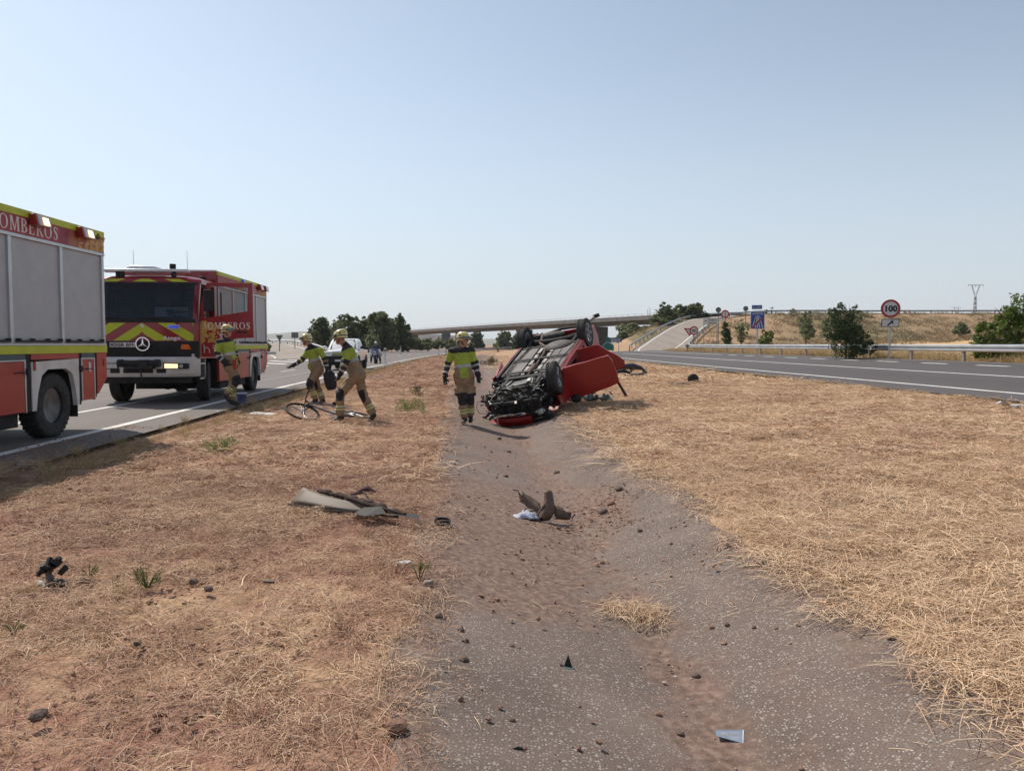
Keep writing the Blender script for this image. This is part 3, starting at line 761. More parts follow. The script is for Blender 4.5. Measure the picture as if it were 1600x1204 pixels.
    ub = MB(); ub.box(-1.05,.15,.5,1.05,.4,.68); ub.box(-1.2,.42,.55,-.98,.8,1.1); ub.box(.98,.42,.55,1.2,.8,1.1); ub.build('underrun_bar', M_dark, t, bevel=.01)
    # plate and emblem
    p = MB(); p.box(-.74,-.055,1.385,-.12,-.035,1.50); po = p.build('number_plate', M_white, t, bevel=.003)
    text_obj('plate_text', '8508', .115, M_lettb, po, basis((-.725,-.058,1.403), (1,0,0), (0,0,1)), width=.31, bold=.002); text_obj('plate_text', 'BFH', .115, M_lettb, po, basis((-.365,-.058,1.403), (1,0,0), (0,0,1)), width=.23, bold=.002)
    e = MB(); e.lathe([(-.012,.145),(.012,.145),(.012,.17),(-.012,.17)], (.04,-.075,1.46), 'y', 28)
    for k in range(3):
        a = math.pi/2+k*2*math.pi/3; d = Vector((math.cos(a),0,math.sin(a))); q = Vector((-d.z,0,d.x)); cc = Vector((.04,-.075,1.46))
        P = [cc+d*.15, cc+q*.028, cc-q*.028]
        e.add([P[0]+Vector((0,-.005,0)), P[1]+Vector((0,-.016,0)), P[2]+Vector((0,-.016,0)), P[0]+Vector((0,.01,0)), P[1]+Vector((0,.01,0)), P[2]+Vector((0,.01,0))], [(0,2,1),(3,4,5),(0,1,4,3),(1,2,5,4),(2,0,3,5)])
    e.build('grille_emblem', M_chr, t)
    m = MB(); m.lathe([(-.006,.005),(-.006,.045),(.006,.045),(.006,.005)], (.02,-.012,1.90), 'y', 18); m.build('front_badge', M_sil, t, smooth=True)
    tx = text_obj('model_lettering', 'Atego', .13, M_letter, t, basis((.50,-.022,1.565), (1,0,0), (0,0,1)), width=.42, bold=.003)
    b = MB(); b.box(.62,-.03,1.82,.90,-.002,1.93); b.build('blue_strobe_frame', M_sil, t, bevel=.006)
    b = MB(); b.box(.64,-.038,1.84,.88,-.026,1.91); b.build('blue_strobe', M_blue, t)
    # roof rack, beacon, aerials
    r = MB(); r.box(-1.05,.30,3.235,1.0,.48,3.30); r.box(-1.05,.50,3.22,1.0,.52,3.26); r.build('roof_light_bar', M_sil, t, bevel=.012)
    r = MB()
    for x in (-.72,-.62,.62): r.box(x,.33,3.1,x+.07,.45,3.235)
    r.build('light_bar_bracket', M_blk, t)
    r = MB(); r.prism([(-.55,3.30),(-.5,3.37),(-.40,3.40),(.15,3.38),(.35,3.31)], 'y', .5, 1.0); r.build('air_scoop', M_sil, t, bevel=.012)
    r = MB(); r.cyl((.52,.7,3.14),(.52,.7,3.36),.05); r.cyl((.52,.7,3.34),(.52,.7,3.46),.075,n=14); r.build('roof_horn', M_blk, t)
    for x, y in ((-.58,1.1),(.72,1.2)):
        a = MB(); a.tube([(x,y,3.14),(x,y,3.3),(x-.01,y,3.85)], [.012,.006,.004], 5); a.build('aerial', M_blk, t)
    bl = MB(); bl.cyl((1.0,1.5,3.12),(1.0,1.5,3.22),.09,n=16); bl.build('beacon', M_blk, t, bevel=.02)
    # side mirrors
    for s in ((-1,) if door_open else (-1, 1)):
        m = MB(); m.tube([(s*1.24,.32,2.95),(s*1.42,.22,2.95),(s*1.44,.22,2.2),(s*1.24,.32,2.15)], .018, 6)
        mo = m.build('mirror_arm', M_blk, t)
        m = MB(); m.box(*( (-1.56,.16,2.28,-1.36,.25,2.82) if s < 0 else (1.36,.16,2.28,1.56,.25,2.82))); m.build('mirror', M_blk, mo, bevel=.03)
    # doors
    def door(side, opened):
        d = empty('cab_door', (side*1.25 if not opened else 1.27, .40, 0), (0,0,0), t)
        # door local: runs along +y from hinge, outer face towards +x
        o = MB()
        outline = [(0,1.14),(.36,1.14),(.46,1.32),(.62,1.50),(.85,1.60),(1.26,1.62),(1.26,2.98),(.16,2.98),(0,2.42)]
        win = [(.10,2.10),(1.12,2.28),(1.14,2.86),(.24,2.90),(.10,2.40)]
        # frame as a solid with window hole: build border quads
        def fr(a, x0, x1):
            n = len(a)
        lower = [(0,1.14),(.36,1.14),(.46,1.32),(.62,1.50),(.85,1.60),(1.26,1.62),(1.26,2.30),(1.12,2.28),(.10,2.10),(0,2.10)]
        o.prism(lower, 'x', -.06, 0)
        o.prism([(1.12,2.281),(1.26,2.301),(1.26,2.98),(1.14,2.861)], 'x', -.06, 0)
        o.prism([(1.14,2.8615),(1.2595,2.98),(.16,2.98),(.24,2.90)], 'x', -.06, 0)
        o.prism([(.24,2.9005),(.1595,2.98),(0,2.42),(0,2.101),(.10,2.101),(.10,2.40)], 'x', -.06, 0)
        ob = o.build('door_panel', M_red, d)
        gl = MB(); gl.prism(win, 'x', -.035, -.03); gl.build('door_window', M_gclear, d)
        tr = MB(); tr.box(-.10,.1,1.68,-.061,1.15,2.05); tr.box(-.14,.2,1.8,-.10,1.0,1.88); tr.build('door_trim', M_beige, d, bevel=.01)
        hd = MB(); hd.box(.001,.86,1.735,.03,1.12,1.775); hd.build('door_handle', M_blk, d, bevel=.006)
        if side > 0:
            serif_mesh('BOMBEROS', .17, M_letter, 'door_lettering', d, basis((.002,.03,1.83), (0,1,0), (0,0,1)), squeeze=.98)
            text_obj('door_lettering', 'S', .2, M_letter, d, basis((.003,.44,1.58), (0,1,0), (0,0,1)), bold=.006)
            text_obj('door_lettering', 'a', .2, M_letter, d, basis((.003,.83,1.48), (0,1,0), (0,0,1)), bold=.006)
            text_obj('door_lettering', 'Ayuntamiento', .052, M_letter, d, basis((.003,.27,1.41), (0,1,0), (0,0,1)))
            text_obj('door_lettering', 'de Huesca', .056, M_letter, d, basis((.003,.27,1.345), (0,1,0), (0,0,1)), bold=.001)
            lg = MB(); lg.tube([(.003,.07,1.24),(.003,.075,1.33),(.003,.07,1.42),(.003,.055,1.44)], .009, 5); lg.tube([(.0035,.075,1.34),(.0035,.14,1.38),(.0035,.19,1.33),(.0035,.20,1.24)], .008, 5); lg.build('door_logo', M_letter, d)
            flames(1.52, .01, .42, .50, d, lambda a, b, o: (o, a, b), seed=5, n=60)
        if opened:
            d.rotation_euler = (0,0,R(-86))
            m = MB(); m.tube([(.02,.06,2.85),(.16,.16,2.86),(.17,.17,2.2),(.02,.08,2.14)], .016, 6); mo = d; m.build('mirror_arm', M_blk, d)
            m = MB(); m.box(.12,.12,2.26,.21,.33,2.80); m.build('mirror', M_blk, mo, bevel=.03)
        if side < 0:
            for ch in d.children: 
                ch.scale = (-1,1,1)
        return d
    door(1, door_open); door(-1, False)
    # steps
    s = MB()
    for sd_ in (-1, 1):
        x0, x1 = (1.0,1.22) if sd_ > 0 else (-1.22,-1.0)
        s.box(x0,.50,.95,x1,.86,.99); s.box(x0,.48,.58,x1,.84,.62); s.box(x0,.86,.55,x1,.885,1.1)
    s.build('cab_step', M_sil, t, bevel=.006)
    # body
    bd = MB(); bd.box(-1.22,B0,1.30,1.22,L,3.40)
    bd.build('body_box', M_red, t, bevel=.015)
    for s in (-1, 1):
        X = lambda a, s=s: s*a
        def bx(mb, xa, ya, za, xb, yb, zb): mb.box(min(s*xa,s*xb), ya, za, max(s*xa,s*xb), yb, zb)
        m = MB(); bx(m,1.221,B0,3.30,1.262,L+.002,3.405); m.build('roof_edge_stripe', M_yel, t, bevel=.004)
        m = MB(); bx(m,1.221,B0,3.035,1.25,6.03 if s > 0 else L,3.298); m.build('name_board', M_band, t)
        if s > 0:
            m = MB(); bx(m,1.221,6.031,3.035,1.25,6.25,3.298); m.build('name_board_patch', mat('deep_red_vinyl', (.26,.006,.022), (.22,.006,.02), rough=.4), t)
            m = MB(); bx(m,1.221,6.251,3.035,1.25,L,3.298); m.build('name_board_end', mat('faded_gold_red_vinyl', (.34,.13,.055), (.32,.045,.05), rough=.5, scale=2.2, thr=(.42,.58)), t)
            serif_mesh('BOMBEROS', .205, M_letter, 'side_lettering', t, basis((1.2515,4.30,3.07), (0,1,0), (0,0,1)), squeeze=1.17)
            flames(3.04, 7.33, -.75, .25, t, lambda a, b, o: (1.2505+o, a, b), seed=9, n=55)
            flames(3.04, 4.25, -.5, .25, t, lambda a, b, o: (1.2505+o, a, b), seed=19, n=24)
            rg = MB(); rg.lathe([(0,.03),(0,.045),(.012,.045),(.012,.03)], (1.262,7.18,3.30), 'x', 16); rg.build('tie_ring', M_blk, t)
        m = MB(); bx(m,1.221,B0,2.985,1.262,L,3.034); bx(m,1.221,B0,1.43,1.262,L,1.47)
        for y in (B0+.001, 3.35, 4.67, 5.99, 7.30):
            bx(m,1.2215,y,1.471,1.256,y+.075,2.984)
        m.build('shutter_frame', M_sil, t, bevel=.004)
        m = MB()
        for y in (3.075+.0, 4.485, 5.895): bx(m,1.2212,y-.1,1.472,1.232,y-.078,2.983)
        for y0, y1 in ((B0+.08,3.35),(3.43,4.67),(4.75,5.99),(6.07,7.30)):
            sh = MB(); zc = 1.475
            while zc < 2.97:
                zt = min(zc+.045, 2.982)
                sh.add([(s*1.2228,y0,zc),(s*1.2228,y1,zc),(s*1.2243,y1,zc+.006),(s*1.2243,y0,zc+.006),(s*1.2243,y1,zt-.004),(s*1.2243,y0,zt-.004),(s*1.2228,y1,zt),(s*1.2228,y0,zt)],
                       [(0,1,2,3),(3,2,4,5),(5,4,6,7)] if s > 0 else [(3,2,1,0),(5,4,2,3),(7,6,4,5)])
                zc = zt
            so = sh.build('roller_shutter', M_shut, t); so['kind'] = 'stuff'; del so['kind']
            hb = MB(); yc = (y0+y1)/2
            hb.tube([(s*1.285,y0+.08,1.50),(s*1.285,y1-.08,1.50)], .016, 6)
            for q in (y0+.08, yc-.2, yc+.2, y1-.08): hb.box(min(s*1.24,s*1.30), q-.02, 1.485, max(s*1.24,s*1.30), q+.02, 1.54)
            hb.build('shutter_bar', M_dark, so)
        # lower bodywork
        m = MB(); bx(m,1.221,B0,1.31,1.264,L+.001,1.429); m.build('side_stripe', M_yel, t, bevel=.003)
        m = MB(); bx(m,1.221,B0,1.225,1.252,5.0,1.309); bx(m,1.221,6.56,1.235,1.252,6.98,1.309); m.build('drip_rail', mat('dull_teal_trim', (.045,.075,.085), (.06,.09,.10), rough=.5), t)
        # white wheel panel with arch
        a0, a1 = 5.27, 6.38
        arch = [(a0-.02,.46),(a0+.03,.72),(a0+.14,.98),(a0+.3,1.07),(a1-.3,1.07),(a1-.12,.99),(a1-.03,.75),(a1+.02,.46)]
        poly = [(5.15,.46)] + arch + [(6.47,.46),(6.47,1.22),(5.15,1.19)]
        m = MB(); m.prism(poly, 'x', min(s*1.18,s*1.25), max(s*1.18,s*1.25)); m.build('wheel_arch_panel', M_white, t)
        m = MB(); bx(m,1.18,5.15,1.222,1.2495,6.47,1.309); m.build('red_strip', M_redo, t)
        m = MB(); bx(m,.70,a0-.02,.45,1.178,a0+.02,1.12); bx(m,.70,a0+.0,1.12,1.178,a1,1.16); bx(m,.70,a1-.02,.45,1.178,a1+.02,1.12)
        bx(m,.78,a1+.03,.28,1.19,a1+.05,.62)
        m.build('wheel_well', M_dark, t)
        m = MB(); m.box(min(s*.8,s*1.24), a1+.02,.27, max(s*.8,s*1.24), a1+.045,.6); m.build('mudflap', M_blk, t, bevel=.004)
        def hatch(y0, y1, z0, z1, hinge):
            h = MB(); bx(h,1.19,y0,z0,1.243,y1,z1); ho = h.build('locker_door', M_redo, t, bevel=.008)
            f = MB(); bx(f,1.185,y0-.035,z0-.01,1.2505,y0-.003,z1+.03); bx(f,1.185,y1+.003,z0-.01,1.2505,y1+.035,z1+.03); bx(f,1.185,y0-.003,z1+.004,1.2505,y1+.003,z1+.03); f.build('locker_frame', M_sil, ho, bevel=.003)
            yk = y0+.16 if hinge > 0 else (y0+y1)/2+.04
            k = MB(); bx(k,1.243,yk-.035,z1-.21,1.256,yk+.035,z1-.05); k.build('locker_latch', M_sil, ho, bevel=.004)
            k = MB(); k.tube([(s*1.262,y1-.25 if hinge > 0 else y1-.06,z1-.16),(s*1.268,y1+.06 if hinge > 0 else y0-.06,z1-.155)], .009, 5); bx(k,1.25,(y1+.03) if hinge > 0 else (y0-.11),z1-.20,1.28,(y1+.08) if hinge > 0 else (y0-.05),z1-.10); k.build('stay_rod', M_blk, ho)
            return ho
        hatch(3.55,4.98,.46,1.20,1)
        hatch(6.59,6.96,.52,1.20,-1)
        m = MB(); bx(m,1.18,5.02,.46,1.235,5.149,1.309); bx(m,1.18,6.471,.46,1.235,6.55,1.309); bx(m,1.18,7.0,.55,1.235,7.06,1.309); m.build('locker_pillar', M_blk, t)
        m = MB(); m.prism([(7.061,.62),(7.10,.60),(L,.86),(L,1.309),(7.061,1.309)], 'x', min(s*1.15,s*1.248), max(s*1.15,s*1.248)); m.build('rear_corner_panel', M_redo, t, bevel=.006)
        m = MB(); bx(m,1.249,7.28,1.08,1.262,7.33,1.2); m.build('side_reflector', mat('red_reflector', (.35,.01,.01), rough=.2, coat=.6), t, bevel=.003)
        m = MB(); bx(m,1.18,B0,.46,1.248,3.5,1.224); m.build('locker_panel', M_redo, t, bevel=.006)
        m = MB(); bx(m,1.0,B0,.44,1.18,4.9,1.3); m.build('locker_floor', M_dark, t)
        m = MB(); bx(m,1.249,2.2,1.1,1.262,2.26,1.2); bx(m,1.251,5.19,1.06,1.264,5.24,1.2); m.build('marker_lamp', mat('red_lens', (.3,.01,.01), rough=.2, coat=.5), t)
        # open side window of the crew bay seen through the door
        if s > 0:
            m = MB(); bx(m,1.232,2.25,2.2,1.256,2.85,2.85); m.build('crew_window', mat('dark_window', (.02,.025,.03), rough=.08), t, bevel=.01)
        for k, (y, on) in enumerate(lamps):
            m = MB(); m.prism([(s*1.262,3.20),(s*1.40,3.20),(s*1.36,3.37),(s*1.262,3.37)], 'y', y-.19, y+.19); mo = m.build('work_lamp', M_red, t, bevel=.01)
            m = MB(); m.add([(s*1.402,y-.15,3.205),(s*1.402,y+.17,3.205),(s*1.364,y+.17,3.365),(s*1.364,y-.15,3.365)], [(0,1,2,3) if s > 0 else (3,2,1,0)]); m.build('lamp_cover', mat('frosted_lens', (.42,.38,.33), (.5,.45,.40), rough=.25, coat=.6), mo)
            if s > 0 and on:
                m = MB(); m.add([(s*1.407,y-.03,3.225),(s*1.407,y+.12,3.225),(s*1.377,y+.12,3.335),(s*1.377,y-.03,3.335)], [(0,1,2,3)]); m.build('lamp_bulb', mat('lit_work_lamp', (.9,.7,.5), emit=(1,.72,.42), es=2.4), mo)
        m = MB(); m.cyl((s*1.262,4.32,3.34),(s*1.33,4.32,3.34),.045,n=12); m.build('side_strobe', M_blue, t, bevel=.01)
    # rear and underside
    m = MB(); m.box(-1.2,L,1.35,1.2,L+.02,3.3); m.build('rear_panel', M_redo, t)
    m = MB(); m.box(-1.1,6.3,.70,1.1,L-.05,1.30); m.box(-1.15,B0,1.2,1.15,6.3,1.3); m.build('body_floor', M_dark, t)
    # roof load: ladder + rails
    m = MB()
    for x in (-.9,-.55): m.box(x,2.3,3.45,x+.05,6.9,3.52)
    for k in range(14): m.box(-.85,2.4+k*.33,3.47,-.55,2.43+k*.33,3.50)
    m.build('roof_ladder', M_sil, t)
    m = MB(); m.box(-1.2,B0+.05,3.40,1.2,2.0+.05,3.44); m.build('roof_lip', M_sil, t)
    return t
_zr = EYE-1.45
T1 = fire_engine('near red fire engine cut off by the left edge, with grey shutters', (-8.242, 6.45, _zr), .02, False, [(5.36, True), (6.66, True)])
T2 = fire_engine('farther red fire engine facing the viewer with yellow chevron front and open cab door', (-8.97, 19.12, _zr), .072, True, [(6.3, False), (7.0, False)])
# ------------------------------------------------------------------ overturned red car
# car frame: +x towards the nose, +y left, +z up (roof); origin on the front axle centre, axle height 0
CF = Vector((.20, 16.8, EYE-.80)); CRr = Vector((1.03, 19.02, EYE+.17))
Xc = (CF-CRr).normalized(); ax_ = Vector((.93,-.32,.17)); ax_ = (ax_-ax_.dot(Xc)*Xc).normalized(); Yc = -ax_; Zc = Xc.cross(Yc)
CM = Matrix(((Xc.x,Yc.x,Zc.x,CF.x),(Xc.y,Yc.y,Zc.y,CF.y),(Xc.z,Yc.z,Zc.z,CF.z),(0,0,0,1)))
M_under = mat('dusty_underbody', (.115,.098,.092), (.05,.043,.04), rough=.75, scale=5, detail=8, bump=.25, bscale=24, thr=(.35,.7))
M_under2 = mat('underbody_panel', (.15,.128,.12), (.085,.073,.068), rough=.6, scale=3, detail=8, bump=.15, bscale=30)
M_carred = mat('car_red_paint', (.27,.0035,.005), (.22,.003,.004), rough=.42, coat=.25, scale=2.5, detail=6, bump=.9, bscale=2.6)
M_carpink = mat('dusty_red_sill', (.22,.055,.055), (.30,.03,.035), rough=.55, scale=6, detail=8)
M_alloy = mat('grey_alloy', (.22,.22,.23), (.30,.30,.31), rough=.35, metal=.7, scale=5)
M_heat = mat('heat_shield', (.30,.28,.27), (.15,.14,.13), rough=.5, metal=.6, scale=9, bump=.3, bscale=50)
M_rustm = mat('rusty_brown_metal', (.13,.075,.05), (.07,.05,.042), rough=.7, metal=.3, scale=20)
def red_car():
    t = thing('overturned_car', 'red car lying on its roof in the ditch with its doors hanging open', 'car', tuple(CF))
    t.rotation_euler = CM.to_euler()
    r = random.Random(4)
    WB = -2.56
    # floor pan
    zf = .06
    f = MB()
    n = 26; m = 17; rings = []
    def fl(x, y):
        z = zf
        if abs(y) < .17 and x < -.35: z += .10*math.cos(y/.17*math.pi/2)
        if x < -2.2: z += .10*min(1, (-2.2-x)/.3)
        if abs(y) > .62: z += .03
        z += .012*math.sin(x*9)*math.cos(y*7)
        return z
    for i in range(n):
        x = -.42-3.02*i/(n-1)
        rings.append([(x, -.76+1.52*j/(m-1), fl(x, -.76+1.52*j/(m-1))) for j in range(m)])
    V = [p for rr in rings for p in rr]; F = [(i*m+j, i*m+j+1, (i+1)*m+j+1, (i+1)*m+j) for i in range(n-1) for j in range(m-1)]
    f.add(V, F); f.add([(x,y,z+.05) for x,y,z in V], F); 
    f.build('floor_pan', M_under, t, smooth=True)
    p = MB()   # flat aero covers
    for (x0,x1,y0,y1) in ((-1.22,-.52,.24,.68),(-2.08,-1.27,.24,.70),(-1.22,-.52,-.68,-.24),(-2.08,-1.27,-.70,-.24)):
        x0, x1 = x1, x0
        p.box(x0,y0,zf-.035,x1,y1,zf-.012)
        yy = (y0+y1)/2+.06; p.box(x0+.08,yy-.008,zf-.045,x1-.2,yy+.008,zf-.034)
    p.build('underbody_cover', M_under2, t, bevel=.008)
    p = MB()
    for y in (-.74,.74): p.box(-2.15,y-.035,zf-.07,-.42,y+.035,zf+.05)
    for y in (-.45,.45): p.box(-.5,y-.03,zf-.06,.55,y+.03,zf+.04)
    for x in (-.62,-1.35,-2.1): p.box(x-.05,-.68,zf-.05,x+.05,.68,zf-.0)
    p.build('sill_rail', M_dark, t, bevel=.008)
    # exhaust and tunnel shields
    e = MB()
    e.tube([(.1,.05,.02),(-.35,.02,.05),(-.9,.0,.06),(-1.7,.02,.05),(-2.1,.1,.04),(-2.35,.32,.02),(-2.9,.42,.03)], .032, 8)
    e.tube([(-.55,.0,.055),(-.62,.0,.055),(-.95,0,.055),(-1.02,0,.055)], [.03,.085,.085,.03], 12)
    e.build('exhaust_pipe', M_rustm, t, smooth=True)
    e = MB(); e.ell((-3.05,.25,.10),(.15,.36,.09), 16, 8); e.build('silencer', M_under, t, smooth=True)
    e = MB()
    for x0, x1 in ((-.5,-.95),(-1.05,-1.65),(-1.72,-2.1)):
        for y in (-.16,.16): e.box(x1,y-.045,zf-.03,x0,y+.045,zf-.005)
    e.box(-.5,-.10,.10,-2.1,.10,.105)
    e.build('heat_shield', M_heat, t, bevel=.006)
    e = MB(); e.ell((-2.05,-.25,.05),(.28,.36,.11), 16, 8); e.build('fuel_tank', M_under, t, smooth=True)
    e = MB()
    for y in (.55,.6,-.6): e.tube([(-.45,y,zf-.05),(-1.1,y+.02,zf-.055),(-1.6,y-.03,zf-.05),(-2.2,y-.1,zf-.05)], .009, 5)
    e.build('brake_line', M_dark, t)
    # rear axle beam, front subframe, arms
    a = MB(); a.tube([(WB,-.62,.0),(WB+.12,-.45,.02),(WB+.16,0,.03),(WB+.12,.45,.02),(WB,.62,0)], [.05,.06,.065,.06,.05], 10)
    for s in (-1,1):
        a.tube([(WB,s*.60,0),(WB+.30,s*.58,.03),(WB+.52,s*.55,.05)], [.045,.05,.05], 8); a.cyl((WB+.12,s*.52,.02),(WB+.10,s*.50,.26),.055,n=12); a.cyl((WB-.12,s*.60,.0),(WB-.16,s*.55,.4),.028)
        a.cyl((WB,s*.6,0),(WB,s*.70,0),.07,n=14)
    a.build('rear_axle', M_dark, t, bevel=.004)
    a = MB(); a.box(-.30,-.40,-.03,-.18,.40,.04); a.box(-.28,-.42,-.02,.30,-.34,.05); a.box(-.28,.34,-.02,.30,.42,.05); a.box(.22,-.42,-.02,.32,.42,.04)
    for s in (-1,1):
        a.tube([(-.22,s*.38,0),(-.02,s*.62,-.02),(.12,s*.38,.01)], .028, 6); a.tube([(.05,s*.2,.06),(.04,s*.64,.04)], .016, 6); a.cyl((0,s*.56,.0),(0,s*.50,.42),.05,n=10); a.cyl((0,s*.55,0),(0,s*.68,0),.07,n=14)
        a.cyl((.02,s*.25,.06),(0,s*.6,.02),.025)
    a.build('front_subframe', M_dark, t, bevel=.006)
    # wheels: right side is -y
    for x, y, o, st in ((0,-.76,-1,0),(0,.74,1,0),(WB,-.77,-1,0),(WB,.77,1,0)):
        if x == 0 and y > 0: continue
        wo = wheel(t, (x,y,0), .335,.215, axis='y', rim_r=.66, spokes=5, out=o, rimmat=M_alloy)
        if x == 0: wo.rotation_euler = (0,0,R(-7))
        dk = MB(); dk.cyl((x,y+o*.0,0),(x,y-o*.03,0),.13,n=20); dk.build('brake_disc', M_rim, t)
    # engine, gearbox, radiators: crushed nose
    g = MB(); g.boxc((.05,.05,.14),(.42,.55,.30),Euler((.1,.15,.05))); g.boxc((.03,.36,.13),(.34,.30,.26),Euler((.2,.1,0))); g.ell((-.05,-.20,.09),(.2,.16,.14)); g.cyl((.22,-.3,.12),(.22,-.42,.12),.085,n=16); g.cyl((.28,-.1,.2),(.28,-.24,.2),.07,n=14)
    g.build('engine_block', mat('engine_metal', (.17,.165,.16), (.08,.075,.07), rough=.5, metal=.6, scale=10, detail=8), t, bevel=.012)
    g = MB()
    for k in range(70):
        c = Vector((r.uniform(.10,.84), r.uniform(-.74,.60), r.uniform(.0,.42)))
        kind = r.random()
        rot = Euler((r.uniform(-1,1), r.uniform(-1,1), r.uniform(-3,3)))
        if kind < .5: g.boxc(c, (r.uniform(.04,.2), r.uniform(.03,.16), r.uniform(.01,.06)), rot)
        elif kind < .8:
            d = Vector((r.uniform(-1,1), r.uniform(-1,1), r.uniform(-.6,.6))).normalized()*r.uniform(.1,.26)
            g.tube([c, c+d*.5+Vector((0,0,r.uniform(-.05,.05))), c+d], r.uniform(.008,.022), 6)
        else: g.cyl(c, c+Vector((r.uniform(-.05,.05), r.uniform(-.08,.08), .03)), r.uniform(.025,.07), n=10)
    g.build('crushed_fittings', M_blk, t)
    g = MB()
    for k in range(26):
        c = Vector((r.uniform(.12,.8), r.uniform(-.66,.70), r.uniform(-.04,.10)))
        rot = Euler((r.uniform(-.7,.7), r.uniform(-.7,.7), r.uniform(-3,3)))
        g.boxc(c, (r.uniform(.05,.18), r.uniform(.02,.06), r.uniform(.008,.02)), rot)
        if k % 3 == 0:
            d = Vector((r.uniform(-1,1), r.uniform(-1,1), r.uniform(-.3,.3))).normalized()*.22
            g.tube([c, c+d*.6+Vector((0,0,-.04)), c+d], .012, 6)
    g.build('bent_brackets', M_heat, t, bevel=.003)
    g = MB()
    for k in range(9):
        c = Vector((r.uniform(.3,.85), r.uniform(-.7,.75), r.uniform(-.05,.1))); pts = [c]
        for j in range(5): c = c+Vector((r.uniform(-.12,.12), r.uniform(-.14,.14), r.uniform(-.09,.07))); pts.append(c)
        g.tube(pts, .007, 5)
    g.tube([(.82,.56,.0),(.88,.68,-.04),(.90,.74,.08),(.88,.72,.22),(.86,.62,.26)], .006, 5)
    g.build('hanging_wire', M_blk, t)
    g = MB(); rr_c = random.Random(12); rings = []
    for i in range(15):
        y = -.62+1.08*i/14; dx = rr_c.uniform(-.05,.04); rings.append([(.68+dx,y,.05+rr_c.uniform(-.02,.03)),(.74+dx,y,.04),(.80+dx*1.6,y,.22+rr_c.uniform(-.03,.03)),(.78+dx,y,.38),(.72+dx,y,.38),(.70+dx,y,.2)])
    g.loft(rings); g.build('radiator', M_dark, t)
    g = MB()
    for k in range(46):
        c = Vector((rr_c.uniform(.72,.92), rr_c.uniform(-.72,.58), rr_c.uniform(-.02,.38)))
        rot = Euler((rr_c.uniform(-1,1), rr_c.uniform(-1,1), rr_c.uniform(-3,3)))
        if k % 3: g.boxc(c, (rr_c.uniform(.03,.16), rr_c.uniform(.02,.12), rr_c.uniform(.008,.04)), rot)
        else:
            d = Vector((rr_c.uniform(-.4,1), rr_c.uniform(-1,1), rr_c.uniform(-.6,.6))).normalized()*rr_c.uniform(.08,.22); g.tube([c, c+d*.5+Vector((0,0,.03)), c+d], rr_c.uniform(.006,.018), 6)
    g.build('splintered_plastic', M_blk, t)
    g = MB()
    for k in range(9):
        c = Vector((rr_c.uniform(.76,.90), rr_c.uniform(-.6,.7), rr_c.uniform(.05,.36))); g.boxc(c, (rr_c.uniform(.03,.10), rr_c.uniform(.02,.09), .008), Euler((rr_c.uniform(-1,1), rr_c.uniform(-1,1), rr_c.uniform(-3,3))))
    g.build('bright_fragment', M_heat, t); g = MB(); g.box(0,0,0,.01,.01,.01)
    g = MB()
    for k in range(16): g.boxc((.775,-.5+k*.065,.2),(.012,.018,.3),Euler((0,.18,.04)))
    g.V = []; g.F = []; g.M = []
    # bumper beam and crushed bumper skin
    b = MB(); b.tube([(.66,-.70,.14),(.80,-.4,.10),(.84,0,.09),(.80,.36,.10),(.70,.60,.13)], .04, 8); b.build('bumper_beam', M_dark, t, smooth=True)
    b = MB(); pts = [(.66,.64,.40),(.76,.52,.38),(.83,.30,.36),(.86,0,.35),(.83,-.3,.36)]
    b.loft([[(x,y,z-.035),(x+.03,y,z-.03),(x+.03,y,z+.02),(x,y,z+.025)] for x,y,z in pts]); b.build('chrome_grille_bar', M_chr, t, bevel=.006)
    b = MB(); rings = []
    for i in range(11):
        u = -1+2*i/10*.78; y = u*.80-.10; bx_ = .86-.10*abs(u)**3+.015*math.sin(i*2.1)
        rings.append([(bx_-.12,y,.40),(bx_+.01,y,.42+.01*math.sin(i)),(bx_+.03,y,.50),(bx_-.03,y,.62),(bx_-.22,y,.66),(bx_-.24,y,.63),(bx_-.05,y,.60),(bx_-.0,y,.50)])
    b.loft(rings[4:]); b.build('bonnet_edge', M_carred, t, smooth=True)
    b = MB(); rings = []
    for i in range(8):
        u = -.2-.8*i/7; y = -.12+u*.66
        rings.append([(.70,y,.38),(.80+.04*math.sin(i*3),y,.42),(.78+.05*math.sin(i*2),y,.60),(.62,y,.66),(.60,y,.62)])
    b.loft(rings); b.build('torn_bumper_skin', M_blk, t, bevel=.004)
    b = MB(); b.boxc((.70,-.52,.42),(.16,.30,.12),Euler((.3,.2,.4))); b.build('headlight', M_lens, t, bevel=.03)
    # bonnet (under the nose)
    b = MB(); rings = []
    for i in range(9):
        x = .76-1.28*i/8
        z = .60+.10*(i/8)-.02*math.sin(i*1.3)
        rings.append([(x,-.70+1.4*j/8, z+.045*math.cos((j-4)/4*1.4)+(.01*math.sin(i*2+j))) for j in range(9)])
    V = [q for rr in rings for q in rr]; F = [(i*9+j,i*9+j+1,(i+1)*9+j+1,(i+1)*9+j) for i in range(8) for j in range(8)]
    b.add(V, F); b.add([(x,y,z-.012) for x,y,z in V], F); b.build('bonnet', M_carred, t, smooth=True)
    # fenders / quarter panels with arches, both sides
    def side_poly(x0, x1, zs0, zs1, arch_x=None, ar=.375):
        pts = []
        return pts
